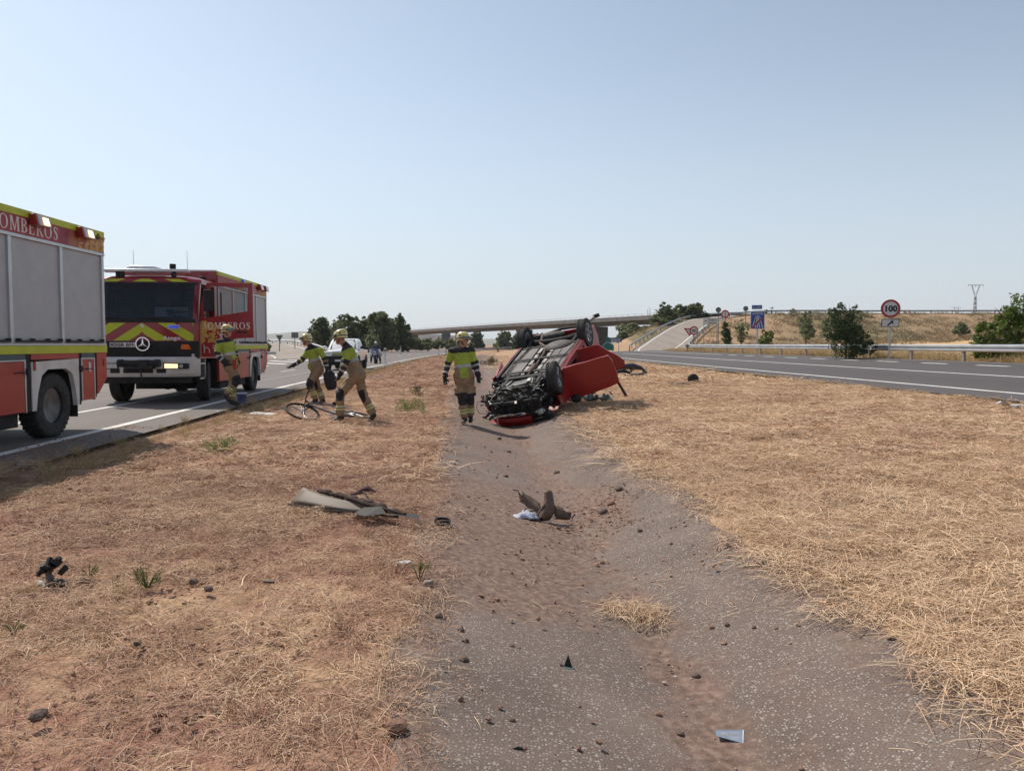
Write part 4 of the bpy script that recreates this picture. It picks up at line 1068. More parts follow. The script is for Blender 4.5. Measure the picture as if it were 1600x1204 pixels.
    for s in (-1, 1):
        y0, y1 = (s*.80, s*.835)
        # front fender
        arc = [(ar*math.cos(a), ar*math.sin(a)) for ar in (.385,) for a in [R(q) for q in range(8, 178, 14)]]
        arc = arc[3:] if s < 0 else arc
        poly = [(.22,.50),(.0,.62),(-.52,.66),(-.52,-.02),(-.37,-.02)] + [(x, z) for x, z in arc[::-1]]
        m_ = MB(); m_.prism([(x, z) for x, z in poly], 'y', min(y0,y1), max(y0,y1))
        m_.build('front_wing', M_carred, t)
        lin = MB(); lin.lathe([(-.10*s+s*.70,.375),(s*.79,.375),(s*.79,.37),(-.10*s+s*.70,.37)], (0,0,0), 'y', 24)
        lo = MB()
        for i in range(10):
            a, b_ = R(5+17*i), R(5+17*(i+1))
            lo.add([(.38*math.cos(a),s*.50,.38*math.sin(a)),(.38*math.cos(b_),s*.50,.38*math.sin(b_)),(.38*math.cos(b_),s*.80,.38*math.sin(b_)),(.38*math.cos(a),s*.80,.38*math.sin(a))], [(0,1,2,3)])
            lo.add([(WB+.38*math.cos(a),s*.50,.38*math.sin(a)),(WB+.38*math.cos(b_),s*.50,.38*math.sin(b_)),(WB+.38*math.cos(b_),s*.80,.38*math.sin(b_)),(WB+.38*math.cos(a),s*.80,.38*math.sin(a))], [(0,1,2,3)])
        lo.build('arch_liner', M_blk, t)
        # rear quarter
        arc = [(WB+.385*math.cos(a), .385*math.sin(a)) for a in [R(q) for q in range(5, 180, 14)]]
        poly = [(WB+.44,-.0)] + [(x, z) for x, z in arc] + [(WB-.62,.05),(WB-.70,.35),(WB-.66,.62),(WB+.1,.68),(WB+.44,.66)]
        m_ = MB(); m_.prism(poly, 'y', min(y0,y1), max(y0,y1)); m_.build('rear_wing', M_carred, t)
        # rocker sill
        m_ = MB(); m_.prism([(s*.74,-.02),(s*.835,.02),(s*.84,.12),(s*.80,.17),(s*.74,.16)], 'x', WB+.441, -.521); m_.build('sill', M_carpink, t, bevel=.01)
        # pillars and cant rail (crushed roof)
        pl = MB()
        pl.tube([(-.42,s*.74,.66),(-.95,s*.62,.98),(-1.2,s*.58,1.03)], .035, 8)
        pl.tube([(-1.50,s*.80,.14),(-1.52,s*.79,.62),(-1.62,s*.60,1.05)], .042, 8)
        pl.tube([(-2.65,s*.76,.66),(-2.45,s*.64,.95),(-2.2,s*.60,1.08)], .06, 8)
        pl.build('body_pillar', M_carpink, t, smooth=True)
    # roof
    b = MB(); rings = []
    for i in range(9):
        x = -1.0-1.5*i/8
        rings.append([(x,-.60+1.2*j/6, 1.03+.06*math.cos((j-3)/3*1.3)+.02*math.sin(i*1.1+j)-(.10 if i == 0 else 0)) for j in range(7)])
    V = [q for rr in rings for q in rr]; F = [(i*7+j,i*7+j+1,(i+1)*7+j+1,(i+1)*7+j) for i in range(8) for j in range(6)]
    b.add(V, F); b.add([(x,y,z-.04) for x,y,z in V], F); b.build('roof', M_carred, t, smooth=True)
    # cabin interior
    b = MB(); b.box(-.60,-.74,.28,-.42,.74,.72); b.box(-2.75,-.72,.15,-2.62,.72,.66)
    b.build('bulkhead', M_int, t, bevel=.02)
    b = MB()
    for s in (-1,1): b.box(-1.45,s*.38-.24,.18,-.98,s*.38+.24,.34); b.boxc((-1.52,s*.38,.60),(.14,.46,.62),Euler((0,-.2,0))); b.boxc((-1.60,s*.38,.98),(.08,.26,.14))
    b.box(-2.45,-.6,.2,-2.0,.6,.36); b.boxc((-2.50,0,.58),(.14,1.2,.52),Euler((0,-.25,0)))
    b.build('car_seat', M_int, t, bevel=.04)
    # tail: bumper torn off, silver strip
    b = MB(); b.box(WB-.66,-.72,.08,WB-.60,.72,.66); b.build('tail_panel', M_carred, t, bevel=.02)
    b = MB(); b.tube([(WB-.40,-.62,.0),(WB-.50,-.76,-.10),(WB-.60,-.90,-.16)], [.045,.05,.035], 8); b.build('bumper_mount', M_heat, t, smooth=True)
    b = MB(); b.boxc((WB-.63,-.94,-.17),(.10,.16,.09),Euler((.3,.2,.5))); b.tube([(WB-.4,-.5,0),(WB-.5,-.6,-.04),(WB-.56,-.7,-.05)], .05, 8); b.build('bumper_fragment', M_blk, t, bevel=.02)
    b = MB(); b.tube([(WB-.5,.3,.04),(WB-.62,.0,.02),(WB-.6,-.4,.02)], .035, 8); b.tube([(WB-.35,.62,.1),(WB-.55,.5,.05)], .04, 8); b.build('tow_bar', M_dark, t)
    # open right doors; built in the car frame: hinge, run direction, z down to belt
    a = -1.0
    def door(name, hx, run, drop, outline, thick, side, trim=True):
        """outline in (u along run, w along car z)"""
        H = Vector((hx, side*.82, 0)); U = Vector(run).normalized(); W = Vector(drop).normalized(); N = U.cross(W).normalized()
        d = MB(); n_ = len(outline)
        def cur(u, w): return .03*math.sin(min(max(w,0),.6)/.6*math.pi)
        outer = [H+U*u+W*w_+N*(cur(u,w_)) for u, w_ in outline]; inner = [H+U*u+W*w_-N*thick for u, w_ in outline]
        d.add(outer+inner, [tuple(range(n_)), tuple(range(n_,2*n_))[::-1]] + [(i,n_+i,n_+(i+1)%n_,(i+1)%n_) for i in range(n_)])
        o = d.build(name, M_carred, t, bevel=.012)
        cr = MB()   # swage crease proud of the skin
        us = [u for u, w_ in outline]; lo_, hi = min(us)+.03, max(us)-.12
        cr.tube([H+U*(lo_+(hi-lo_)*k/8)+W*(.40)+N*.030*side*(-1 if side < 0 else 1)*1.0 for k in range(9)], .010, 6)
        return H, U, W, N, o
    fd = [(0,.0),(.98,.0),(1.04,.14),(1.08,.40),(1.08,.66),(.5,.72),(0,.74),(-.04,.3)]
    H, U, W, N, o = door('front_door', -.50, (-.34,-.94,-.02), (.02,0,1), fd, .05, -1)
    sgn = 1 if (CM.to_3x3() @ N).y < 0 else -1
    for u0, w0, u1, w1 in ((1.04,.60,1.16,1.02),):
        p = MB(); p.tube([H+U*u0+W*w0-N*.02*sgn, H+U*u1+W*w1-N*.02*sgn], .032, 6); p.build('window_frame', M_blk, o)
    p = MB(); p.tube([H+U*.92+W*.50+N*.05*sgn, H+U*.76+W*.50+N*.05*sgn], .014, 6); p.build('door_handle', M_carred, o)
    p = MB(); p.ell(H+U*.10+W*.72+N*.12*sgn, (.07,.12,.09), 12, 8); p.build('door_mirror', M_blk, o, smooth=True)
    p = MB(); q0 = H-N*.07*sgn; p.add([q0+U*.08+W*.08, q0+U*.98+W*.1, q0+U*.98+W*.58, q0+U*.08+W*.6], [(0,1,2,3)]); p.build('door_trim', M_int, o)
    rd = [(0,.0),(.46,-.02),(.52,.0),(.68,.16),(.90,.34),(1.0,.46),(.96,.62),(.5,.66),(0,.66)]
    H, U, W, N, o = door('rear_door', -1.55, (-.36,-.90,.10), (.10,-.05,1), rd, .05, -1)
    sgn = 1 if (CM.to_3x3() @ N).y < 0 else -1
    for u0, w0, u1, w1 in ((.03,.66,.06,1.02),):
        p = MB(); p.tube([H+U*u0+W*w0-N*.02*sgn, H+U*u1+W*w1-N*.02*sgn], .02, 6); p.build('window_frame', M_blk, o)
    # left front door slightly open
    fl_ = [(0,.0),(.95,.0),(1.0,.3),(.95,.62),(0,.66)]
    H, U, W, N, o = door('front_door', -.50, (-.97,.24,0), (0,0,1), fl_, .05, 1)
    o['label'] = 'left front door standing a little open'
    return t
CAR = red_car()
from mathutils import noise as mnoise
import bmesh
def dent(o, amp, seed, cuts=3, sc=2.2):
    bm = bmesh.new(); bm.from_mesh(o.data); bmesh.ops.triangulate(bm, faces=bm.faces)
    for _ in range(cuts): bmesh.ops.subdivide_edges(bm, edges=[e for e in bm.edges if e.calc_length() > .07], cuts=1)
    off = Vector((seed*3.1, seed*1.7, 0))
    for v in bm.verts:
        q = v.co*sc+off; n_ = mnoise.noise_vector(q)*.75+mnoise.noise_vector(q*2.7)*.4; v.co += n_*amp
    bm.to_mesh(o.data); bm.free(); o.data.polygons.foreach_set('use_smooth', [True]*len(o.data.polygons))
    try: o.data.set_sharp_from_angle(angle=R(40))
    except Exception: pass
for i_, o_ in enumerate([q for q in CAR.children if q.name.split('.')[0] in ('front_door','rear_door','front_wing','rear_wing','bonnet_edge','bonnet','roof','sill','tail_panel')]):
    for m_ in list(o_.modifiers): o_.modifiers.remove(m_)
    dent(o_, .030 if 'door' in o_.name else .022, i_+1)

# ------------------------------------------------------------------ white pickup
def pickup():
    s = 44.0; v = -5.5
    x = float(xof(np.array(v-1.35), np.array(s)))
    t = thing('pickup_truck', 'white pickup truck parked behind the two firefighters by the bicycle', 'pickup', (x, s, EYE-1.45), .055)
    W = .92
    M_pw = mat('pickup_white', (.74,.74,.73), (.68,.68,.67), rough=.3, coat=.6, scale=2)
    def body(name, prof, xw0, xw1, m_, bev=.03):
        b = MB(); n_ = len(prof)
        b.prism(prof, 'x', xw0, xw1); return b.build(name, m_, t, bevel=bev)
    b = MB(); 
    rings = []
    for (y, hw, zt) in ((.02,.70,.98),(.10,.84,1.08),(.5,.90,1.13),(1.35,.92,1.20),(1.42,.92,1.20)):
        rings.append([(-hw,y,.50),(hw,y,.50),(hw,y,zt-.14),(hw*.86,y,zt-.03),(0,y,zt+.02),(-hw*.86,y,zt-.03),(-hw,y,zt-.14)])
    b.loft(rings); b.build('bonnet', M_pw, t, smooth=True)
    b = MB(); b.box(-.92,1.42,.5,.92,3.3,1.18); b.box(-.92,3.3,.55,.92,5.0,1.12); b.build('body', M_pw, t, bevel=.04)
    # cabin greenhouse
    rings = []
    for (z, hw, y0, y1) in ((1.18,.86,1.15,3.28),(1.55,.77,1.55,3.20),(1.74,.70,1.80,3.1),(1.79,.60,1.95,2.95)):
        rings.append([(-hw,y0+.06,z),(-hw*.7,y0,z),(hw*.7,y0,z),(hw,y0+.06,z),(hw,y1,z),(-hw,y1,z)])
    b = MB(); b.loft(rings); b.build('cabin', M_pw, t, smooth=True)
    b = MB(); b.add([(-.74,1.19,1.21),(.74,1.19,1.21),(.60,1.76,1.715),(-.60,1.76,1.715)], [(0,1,2,3)]); b.build('windscreen', mat('pickup_glass', (.05,.07,.09), (.09,.12,.15), rough=.06, scale=2), t)
    for sg in (-1,1):
        b = MB(); b.add([(sg*.865,1.38,1.22),(sg*.875,3.2,1.22),(sg*.765,3.05,1.62),(sg*.765,1.72,1.60)], [(0,1,2,3) if sg < 0 else (3,2,1,0)]); b.build('side_window', mat('dark_window', (.02,.025,.03), rough=.08), t)
        b = MB(); b.ell((sg*1.06,1.42,1.28),(.12,.07,.10), 12, 8); b.tube([(sg*.9,1.45,1.2),(sg*1.0,1.43,1.25)], .02, 6); b.build('door_mirror', M_pw if sg < 0 else M_blk, t, smooth=True)
        b = MB(); b.prism([(sg*.42,.92),(sg*.84,.90),(sg*.86,1.03),(sg*.5,1.00)], 'y', .0, .16); b.build('headlight', M_lens, t, bevel=.02)
        b = MB(); b.lathe([(0,.005),(0,.055),(.03,.055),(.03,.005)], (sg*.68,-.02,.66), 'y', 14); b.build('fog_lamp', M_lamp, t)
        for y in (.95,4.1):
            wheel(t, (sg*.80,y,.38), .38,.26, rim_r=.6, out=sg)
            b = MB(); 
            for i in range(10):
                a0, a1 = R(18*i), R(18*(i+1))
                b.add([(sg*.95,y+.46*math.cos(a0),.38+.46*math.sin(a0)),(sg*.95,y+.46*math.cos(a1),.38+.46*math.sin(a1)),(sg*.95,y+.40*math.cos(a1),.38+.40*math.sin(a1)),(sg*.95,y+.40*math.cos(a0),.38+.40*math.sin(a0)),
                       (sg*.90,y+.46*math.cos(a0),.38+.46*math.sin(a0)),(sg*.90,y+.46*math.cos(a1),.38+.46*math.sin(a1))], [(0,1,2,3),(0,4,5,1)])
            b.build('arch_trim', M_blk, t)
    b = MB(); b.prism([(-.48,.66),(.48,.66),(.40,.99),(-.40,.99)], 'y', -.03, .08); b.build('grille', M_blk, t, bevel=.02)
    b = MB(); 
    for k in range(3): b.box(-.40,-.045,.76+k*.07,.40,-.03,.78+k*.07)
    b.build('grille_slat', M_chr, t)
    b = MB(); b.box(-.42,-.05,.90,.44,-.02,.96); b.build('yellow_strip', M_yel, t)
    b = MB(); b.box(-.88,-.10,.40,.88,.06,.66); b.box(-.8,-.05,.66,.8,.04,.80); b.build('front_bumper', M_blk, t, bevel=.03)
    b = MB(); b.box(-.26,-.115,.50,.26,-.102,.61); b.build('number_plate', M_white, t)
    b = MB(); b.box(-.8,.3,.28,.8,4.8,.5); b.build('chassis', M_dark, t)
    return t
PK = pickup()

# ------------------------------------------------------------------ motorcycle
def motorcycle():
    s = 60.0; x = PX(586, 566, s).x
    t = thing('motorcycle', 'white and blue police motorcycle with panniers standing on the road behind the pickup', 'motorcycle', (x, s, EYE-1.45), .1)
    wheel(t, (0,.0,.31), .31,.12, rim_r=.7, out=1, spokes=5, rimmat=M_blk); wheel(t, (0,1.5,.31), .31,.18, rim_r=.68, out=1, spokes=5, rimmat=M_blk)
    M_mw = mat('motorcycle_white', (.72,.73,.75), (.65,.66,.68), rough=.3, coat=.6, scale=4); M_mb = mat('motorcycle_navy', (.02,.035,.10), (.03,.045,.12), rough=.3, coat=.6, scale=4)
    b = MB(); b.loft([[(-w_,y,z0),(w_,y,z0),(w_*1.05,y,(z0+z1)/2),(w_*.5,y,z1),(-w_*.5,y,z1),(-w_*1.05,y,(z0+z1)/2)] for y, w_, z0, z1 in ((-.12,.12,.74,.98),(.0,.26,.6,1.12),(.25,.33,.5,1.16),(.6,.26,.45,1.02),(.8,.2,.5,.9))])
    b.build('fairing', M_mb, t, smooth=True)
    b = MB(); b.loft([[(-w_,y,z),(w_,y,z),(w_*.9,y+.02,z+.02),(-w_*.9,y+.02,z+.02)] for y, w_, z in ((-.02,.20,1.10),(.12,.2,1.32),(.2,.14,1.42))]); b.build('windshield', M_gclear, t, smooth=True)
    b = MB(); b.boxc((0,-.10,.88),(.20,.08,.14)); b.build('headlight', M_lens, t, bevel=.03)
    for sg in (-1,1):
        b = MB(); b.boxc((sg*.38,1.35,.72),(.22,.5,.36)); b.build('pannier', M_mw, t, bevel=.06)
        b = MB(); b.boxc((sg*.33,.15,.98),(.16,.10,.22)); b.build('side_fairing', M_mw, t, bevel=.04)
        b = MB(); b.tube([(sg*.12,.25,1.10),(sg*.36,.32,1.12)], .018, 6); b.ell((sg*.42,.14,1.18),(.08,.04,.06)); b.build('handlebar', M_blk, t, smooth=True)
        b = MB(); b.tube([(sg*.09,.0,.31),(sg*.09,.22,.9)], .025, 6); b.build('fork', M_sil, t)
    b = MB(); b.box(-.1,-.3,.55,.1,.22,.66); b.build('front_mudguard', M_mb, t, bevel=.03)
    b = MB(); b.box(-.16,.35,.3,.16,1.1,.72); b.build('engine_block', M_dark, t, bevel=.04)
    b = MB(); b.loft([[(-w_,y,z-.1),(w_,y,z-.1),(w_,y,z),(-w_,y,z)] for y, w_, z in ((.55,.13,.98),(.8,.17,.84),(1.2,.17,.84),(1.5,.14,.92))]); b.build('saddle', M_blk, t, bevel=.03)
    b = MB(); b.boxc((0,1.66,.98),(.4,.3,.26)); b.build('top_box', M_mw, t, bevel=.05)
    b = MB(); b.box(-.14,-.16,.68,.14,-.15,.76); b.build('number_plate', M_white, t)
    return t
MOTO = motorcycle()

# ------------------------------------------------------------------ bicycle lying on the grass
def bicycle():
    # frame plane = local x (length) / y (up the bike); local z = out of plane
    t = thing('bicycle', 'dark bicycle lying flat on the dry grass at the feet of two firefighters', 'bicycle')
    o = PX(541, 645, 16.2); 
    ex = (PX(478, 632, 16.1)-PX(562, 641, 16.6)).normalized()      # rear -> front runs to the left
    up = Vector((.10,.92,.20)).normalized(); up = (up-up.dot(ex)*ex).normalized()
    n_ = ex.cross(up)
    gzc = G(-3.7, 16.3)
    c = Vector((-3.72, 16.15, gzc+.17))
    t.matrix_world = Matrix(((ex.x,up.x,n_.x,c.x),(ex.y,up.y,n_.y,c.y),(ex.z,up.z,n_.z,c.z),(0,0,0,1)))
    def bw(pos, rot):
        w = MB(); w.lathe([(-.024,.325),(-.018,.352),(0,.362),(.018,.352),(.024,.325)], (0,0,0), 'z', 36)
        wo = w.build('wheel', mat('brown_dusty_tyre', (.04,.028,.024), (.085,.06,.045), rough=.9, scale=9), t, smooth=True); wo.location = pos; wo.rotation_euler = rot
        m = MB(); m.lathe([(-.012,.305),(-.012,.326),(.012,.326),(.012,.305)], (0,0,0), 'z', 36)
        m.build('rim', M_blk, wo, smooth=True)
        m = MB()
        for k in range(24):
            a = 2*math.pi*k/24; b_ = a+(.5 if k % 2 else -.5)
            m.tube([(.02*math.cos(b_),.02*math.sin(b_),.028*(1 if k % 2 else -1)),(.31*math.cos(a),.31*math.sin(a),0)], .0022, 4)
        m.lathe([(-.035,.004),(-.035,.025),(.035,.025),(.035,.004)], (0,0,0), 'z', 12); m.build('spoke', M_sil, wo)
    bw((.60,-.12,.05), (R(-4),R(4),0)); bw((-.47,-.12,.0), (R(15),R(0),0))
    f = MB(); P = dict(bb=(-.03,-.17,0), st=(-.17,.26,0), ht=(.40,.30,.01), hb=(.43,.19,.01), ra=(-.47,-.12,0), fa=(.58,-.12,.02))
    f.tube([P['bb'],P['st']], .017, 8); f.tube([P['st'],P['ht']], .018, 8); f.tube([P['bb'],P['hb']], .024, 8); f.tube([P['ht'],P['hb']], .024, 8)
    for z in (-.05,.05):
        f.tube([P['bb'],(-.25,-.15,z),(-.47,-.12,z)], .010, 6); f.tube([P['st'],(-.3,.1,z),(-.47,-.12,z)], .009, 6)
    f.build('frame', mat('pale_blue_frame', (.04,.045,.055), (.24,.24,.25), rough=.35, coat=.5, scale=5), t, smooth=True)
    f = MB()
    for z in (-.055,.055): f.tube([P['hb'],(.44,.14,z),(.59,-.12,z)], .014, 6)
    f.build('fork', M_blk, t, smooth=True)
    f = MB(); f.tube([P['st'],(-.20,.36,0)], .014, 6); f.ell((-.22,.385,0),(.13,.03,.06), 12, 6); f.build('saddle', M_blk, t, smooth=True)
    f = MB(); f.tube([(.40,.30,0),(.47,.36,.0)], .016, 6); f.tube([(.43,.37,-.32),(.47,.37,-.1),(.47,.37,.1),(.43,.37,.32)], .013, 6); f.build('handlebar', M_blk, t, smooth=True)
    f = MB(); f.lathe([(-.004,.07),(-.004,.095),(.004,.095),(.004,.07)], (-.03,-.17,.05), 'z', 20); f.tube([(-.03,-.17,.07),(.06,-.31,.075)], .011, 6); f.tube([(-.03,-.17,-.06),(-.12,-.03,-.065)], .011, 6); f.boxc((.06,-.31,.12),(.09,.05,.02)); f.boxc((-.12,-.03,-.11),(.09,.05,.02)); f.build('crank', M_sil, t)
    return t
bicycle()
# ------------------------------------------------------------------ people
M_skin = mat('skin', (.42,.22,.15), (.36,.18,.12), rough=.6, scale=9)
M_jy = mat('jacket_fluorescent', (.35,.43,.05), (.26,.33,.04), rough=.8, scale=7, bump=.3, bscale=14)
M_tan = mat('tan_cloth', (.30,.21,.125), (.23,.155,.09), rough=.9, scale=7, bump=.35, bscale=16)
M_navy = mat('black_cloth', (.012,.011,.014), (.03,.026,.028), rough=.85, scale=9, bump=.3, bscale=18)
M_refl = mat('reflective_band', (.42,.42,.40), (.35,.35,.34), rough=.35, scale=9)
M_reflY = mat('yellow_reflective_band', (.56,.58,.22), (.5,.5,.2), rough=.4, scale=9)
M_helm = mat('pale_yellow_helmet', (.62,.52,.17), (.52,.42,.12), rough=.25, coat=.8, scale=8)
M_boot = mat('black_boot', (.015,.013,.012), (.04,.032,.028), rough=.6, scale=12)
M_gog = mat('goggle_lens', (.05,.05,.06), rough=.08, coat=1.0)
def capsule(mb, a, b, ra, rb, sx=1.0, ax=None, n=12):
    """round cone; sx widens along ax"""
    a = Vector(a); b = Vector(b); d = (b-a); L = max(d.length, 1e-5); d = d/L
    u = Vector(ax) if ax is not None else d.orthogonal()
    u = (u-u.dot(d)*d)
    if u.length < 1e-4: u = d.orthogonal()
    u.normalize(); v = d.cross(u)
    rings = []
    for k in (0,1,2,3):
        ph = -math.pi/2+.12+ (math.pi/2-.12)*k/3
        rings.append((a+d*ra*math.sin(ph), ra*math.cos(ph)))
    for k in (0,1,2,3):
        ph = (math.pi/2-.12)*k/3
        rings.append((b+d*rb*math.sin(ph), rb*math.cos(ph)))
    mb.loft([[c+u*(r*sx*math.cos(2*math.pi*i/n))+v*(r*math.sin(2*math.pi*i/n)) for i in range(n)] for c, r in rings])
def merged(mb, name, mats, parent, vox, paint=None, smooth_it=4, fold=0.0, seed=0):
    me = bpy.data.meshes.new(name); me.from_pydata(mb.V, [], mb.F); me.update()
    o = bpy.data.objects.new(name, me); COL.objects.link(o)
    m = o.modifiers.new('r', 'REMESH'); m.mode = 'VOXEL'; m.voxel_size = vox
    m = o.modifiers.new('s', 'SMOOTH'); m.factor = .5; m.iterations = smooth_it
    dg = bpy.context.evaluated_depsgraph_get(); dg.update()
    me2 = bpy.data.meshes.new_from_object(o.evaluated_get(dg)); bpy.data.objects.remove(o); bpy.data.meshes.remove(me)
    me2.name = name; me2.materials.clear()
    n = len(me2.vertices); co = np.zeros(n*3); me2.vertices.foreach_get('co', co); co = co.reshape(-1,3)
    if fold:
        no = np.zeros(n*3); me2.vertices.foreach_get('normal', no); no = no.reshape(-1,3)
        q = vnoise(co[:,0]+co[:,1]*.7, co[:,2]*1.9+co[:,0]*.5, .085, seed)+vnoise(co[:,1]-co[:,0]*.6, co[:,2]*1.3, .05, seed+3)-1.0
        co = co+no*(q*fold)[:,None]; me2.vertices.foreach_set('co', co.ravel())
    if paint:
        pc = np.zeros(len(me2.polygons)*3); me2.polygons.foreach_get('center', pc); pc = pc.reshape(-1,3)
        me2.polygons.foreach_set('material_index', np.asarray(paint(pc), dtype=np.int32))
    me2.polygons.foreach_set('use_smooth', [True]*len(me2.polygons)); me2.update()
    return link_mesh(name, me2, mats, parent)
def bone_t(P, a, b):
    a = np.array(a); b = np.array(b); d = b-a; L = max((d@d), 1e-8)
    t = np.clip(((P-a)@d)/L, 0, 1); q = a+t[:,None]*d
    return np.linalg.norm(P-q, axis=1), t
def firefighter(label, loc, J, face, look=None, vox=.014, group=None, tanlow=False, cat='firefighter', band=True, glove=M_navy, spread=None, scale=1.0):
    """J: joints in local metres (x right, y away, z up). face: unit dir the chest faces"""
    t = thing('person', label, cat, loc, 0, group); t.scale = (scale,)*3
    V = {k: Vector(v) for k, v in J.items()}
    f = Vector(face).normalized(); lk = Vector(look if look else face).normalized(); up = (V['neck']-V['pelvis']).normalized()
    side = f.cross(up).normalized()     # to the person's right
    sL, sR, eL, eR, wL, wR = V['shL'], V['shR'], V['elL'], V['elR'], V['wrL'], V['wrR']
    hL, hR, kL, kR, aL, aR = V['hipL'], V['hipR'], V['knL'], V['knR'], V['anL'], V['anR']
    nk, hd, pv = V['neck'], V['head'], V['pelvis']; ch = pv.lerp(nk, .68); wa = pv.lerp(nk, .30)
    # body: one continuous figure
    b = MB()
    hs = (Vector((0,0,1))-.0*lk)
    lkh = Vector((lk.x,lk.y,lk.z*.5)).normalized(); hside = lkh.cross(Vector((0,0,1))).normalized()
    capsule(b, hd+Vector((0,0,.035))-lkh*.01, hd+Vector((0,0,-.01))-lkh*.01, .098,.088)
    capsule(b, hd+Vector((0,0,-.03))+lkh*.02, hd+Vector((0,0,-.085))+lkh*.045, .068,.045)          # jaw
    capsule(b, hd+lkh*.095+Vector((0,0,.012)), hd+lkh*.118+Vector((0,0,-.022)), .013,.017, n=8)      # nose
    capsule(b, hd+lkh*.082+hside*.03+Vector((0,0,.028)), hd+lkh*.082-hside*.03+Vector((0,0,.028)), .018,.018, n=8)  # brow
    capsule(b, hd+lkh*.080+hside*.022+Vector((0,0,-.055)), hd+lkh*.080-hside*.022+Vector((0,0,-.055)), .012,.012, n=8)  # lips
    for s in (-1,1): capsule(b, hd+hside*s*.092+Vector((0,0,.015)), hd+hside*s*.094+Vector((0,0,-.025)), .017,.012, n=8)
    capsule(b, hd+Vector((0,0,-.05)), nk+Vector((0,0,-.03)), .058,.068)
    capsule(b, ch, wa, .12,.11, 1.25, side); capsule(b, wa, pv, .11,.12, 1.2, side)
    for s_, e_, w_ in ((sL,eL,wL),(sR,eR,wR)):
        capsule(b, ch, s_, .09,.055); capsule(b, s_, e_, .050,.040); capsule(b, e_, w_, .040,.028)
    for h_, k_, a_ in ((hL,kL,aL),(hR,kR,aR)):
        capsule(b, pv, h_, .09,.08); capsule(b, h_, k_, .078,.052); capsule(b, k_, a_, .052,.036)
        fd_ = V.get('ftL' if a_ is aL else 'ftR'); capsule(b, a_, fd_, .035,.03)
    merged(b, 'body', [M_skin], t, max(vox*.8,.011), smooth_it=2)
    for s in (-1,1):
        e = MB(); e.ell(hd+lkh*.098+hside*s*.033+Vector((0,0,.008)), (.010,.010,.007), 8, 6); e.build('eye', M_lettb, t)
    # jacket
    j = MB()
    capsule(j, ch+up*.05, ch-up*.06, .135,.140, 1.30, side, 16); capsule(j, wa+up*.04, pv+up*.02, .138,.150, 1.22, side, 16)
    capsule(j, nk-up*.06, nk-up*.01, .085,.075)
    for s_, e_, w_ in ((sL,eL,wL),(sR,eR,wR)):
        capsule(j, ch+up*.08, s_, .10,.082); capsule(j, s_, e_, .083,.068); capsule(j, e_, e_.lerp(w_,.92), .068,.052)
    capsule(j, pv+up*.04, pv-up*.06, .150,.158, 1.18, side, 16)
    # pockets
    for s in (-1,1):
        p_ = pv+up*.06+side*s*.10+f*.125; capsule(j, p_-up*.05, p_+up*.03, .05,.05, 1.3, side)
    AR = [(sL,eL,wL),(sR,eR,wR)]
    def pj(P):
        mi = np.zeros(len(P), int)
        dT, tT = bone_t(P, pv-up*.1, nk); dmin = dT-.155; part = np.zeros(len(P), int); tt = tT.copy()
        # torso default: yellow, top black, band, lower tan
        rel = (P-np.array(pv))@np.array(up); tot = (nk-pv).length
        rel = rel/tot
        fr = (P-np.array(pv))@np.array(f); sd_ = (P-np.array(pv))@np.array(side)
        mi[:] = 0
        mi[rel > .80] = 1
        lo = .36 if tanlow else .30
        bl = (rel < lo+.10) & (rel > lo); mi[bl] = 3
        below = rel <= lo
        if tanlow: mi[below] = 2
        else: mi[below & ~((fr > 0) & (np.abs(sd_) < .085) & (rel > -.06))] = 2
        if not band: mi[:] = 1
        for a, e_, w_ in AR:
            d1, t1 = bone_t(P, a, e_); d2, t2 = bone_t(P, e_, w_)
            k = (d1-.083 < dmin) & (d1 <= d2) & (t1 > .12); dd = d1-.083
            mi[k] = np.where(t1[k] < .74, 0, 1); 
            k2 = (d2-.066 < np.minimum(dmin, dd)) & (d2 < d1)
            mi[k2] = np.where((t2[k2] > .50) & (t2[k2] < .66), 3, 1)
            if not band: mi[k] = 1; mi[k2] = 1
            k3 = k & (t1 < .3) & (((P-np.array(a))@np.array(up)) > .03); mi[k3] = 1
        return mi
    jm = merged(j, 'jacket', [M_jy, M_navy, M_tan, M_refl], t, vox, pj, 3, .020, 3)
    # trousers
    q = MB(); capsule(q, pv+up*.05, pv-up*.03, .135,.14, 1.15, side, 16)
    for h_, k_, a_ in ((hL,kL,aL),(hR,kR,aR)):
        capsule(q, h_+Vector((0,0,.03)), k_, .118,.090); capsule(q, k_, a_+(k_-a_).normalized()*.07, .090,.082)
        outw = (h_-pv); outw.z = 0; outw = outw.normalized() if outw.length > 1e-3 else side
        m_ = h_.lerp(k_, .5)+outw*.085; capsule(q, m_, m_+(k_-h_).normalized()*.12, .05,.05)
    LG = [(hL,kL,aL),(hR,kR,aR)]
    def pq(P):
        mi = np.zeros(len(P), int)
        best = np.full(len(P), 9.0)
        for h_, k_, a_ in LG:
            d1, t1 = bone_t(P, h_, k_); d2, t2 = bone_t(P, k_, a_)
            k = np.minimum(d1, d2) < best; best = np.minimum(best, np.minimum(d1, d2))
            up_ = k & (d1 <= d2); lo_ = k & (d1 > d2)
            mi[up_] = np.where(t1[up_] > .74, 1, 0)
            mm = np.where(t2 < .30, 1, 0); mm = np.where((t2 > .50) & (t2 < .58), 2, mm); mm = np.where((t2 > .63) & (t2 < .71), 2, mm)
            mi[lo_] = mm[lo_]
            # knee pads only on the front
            kf = Vector((k_-h_.lerp(a_,.5))); kf = kf if kf.length > .03 else f
            back = ((P-np.array(k_.lerp((h_+a_)/2,.3)))@np.array(kf.normalized())) < -.035
            mi[k & (mi == 1) & back] = 0
        return mi
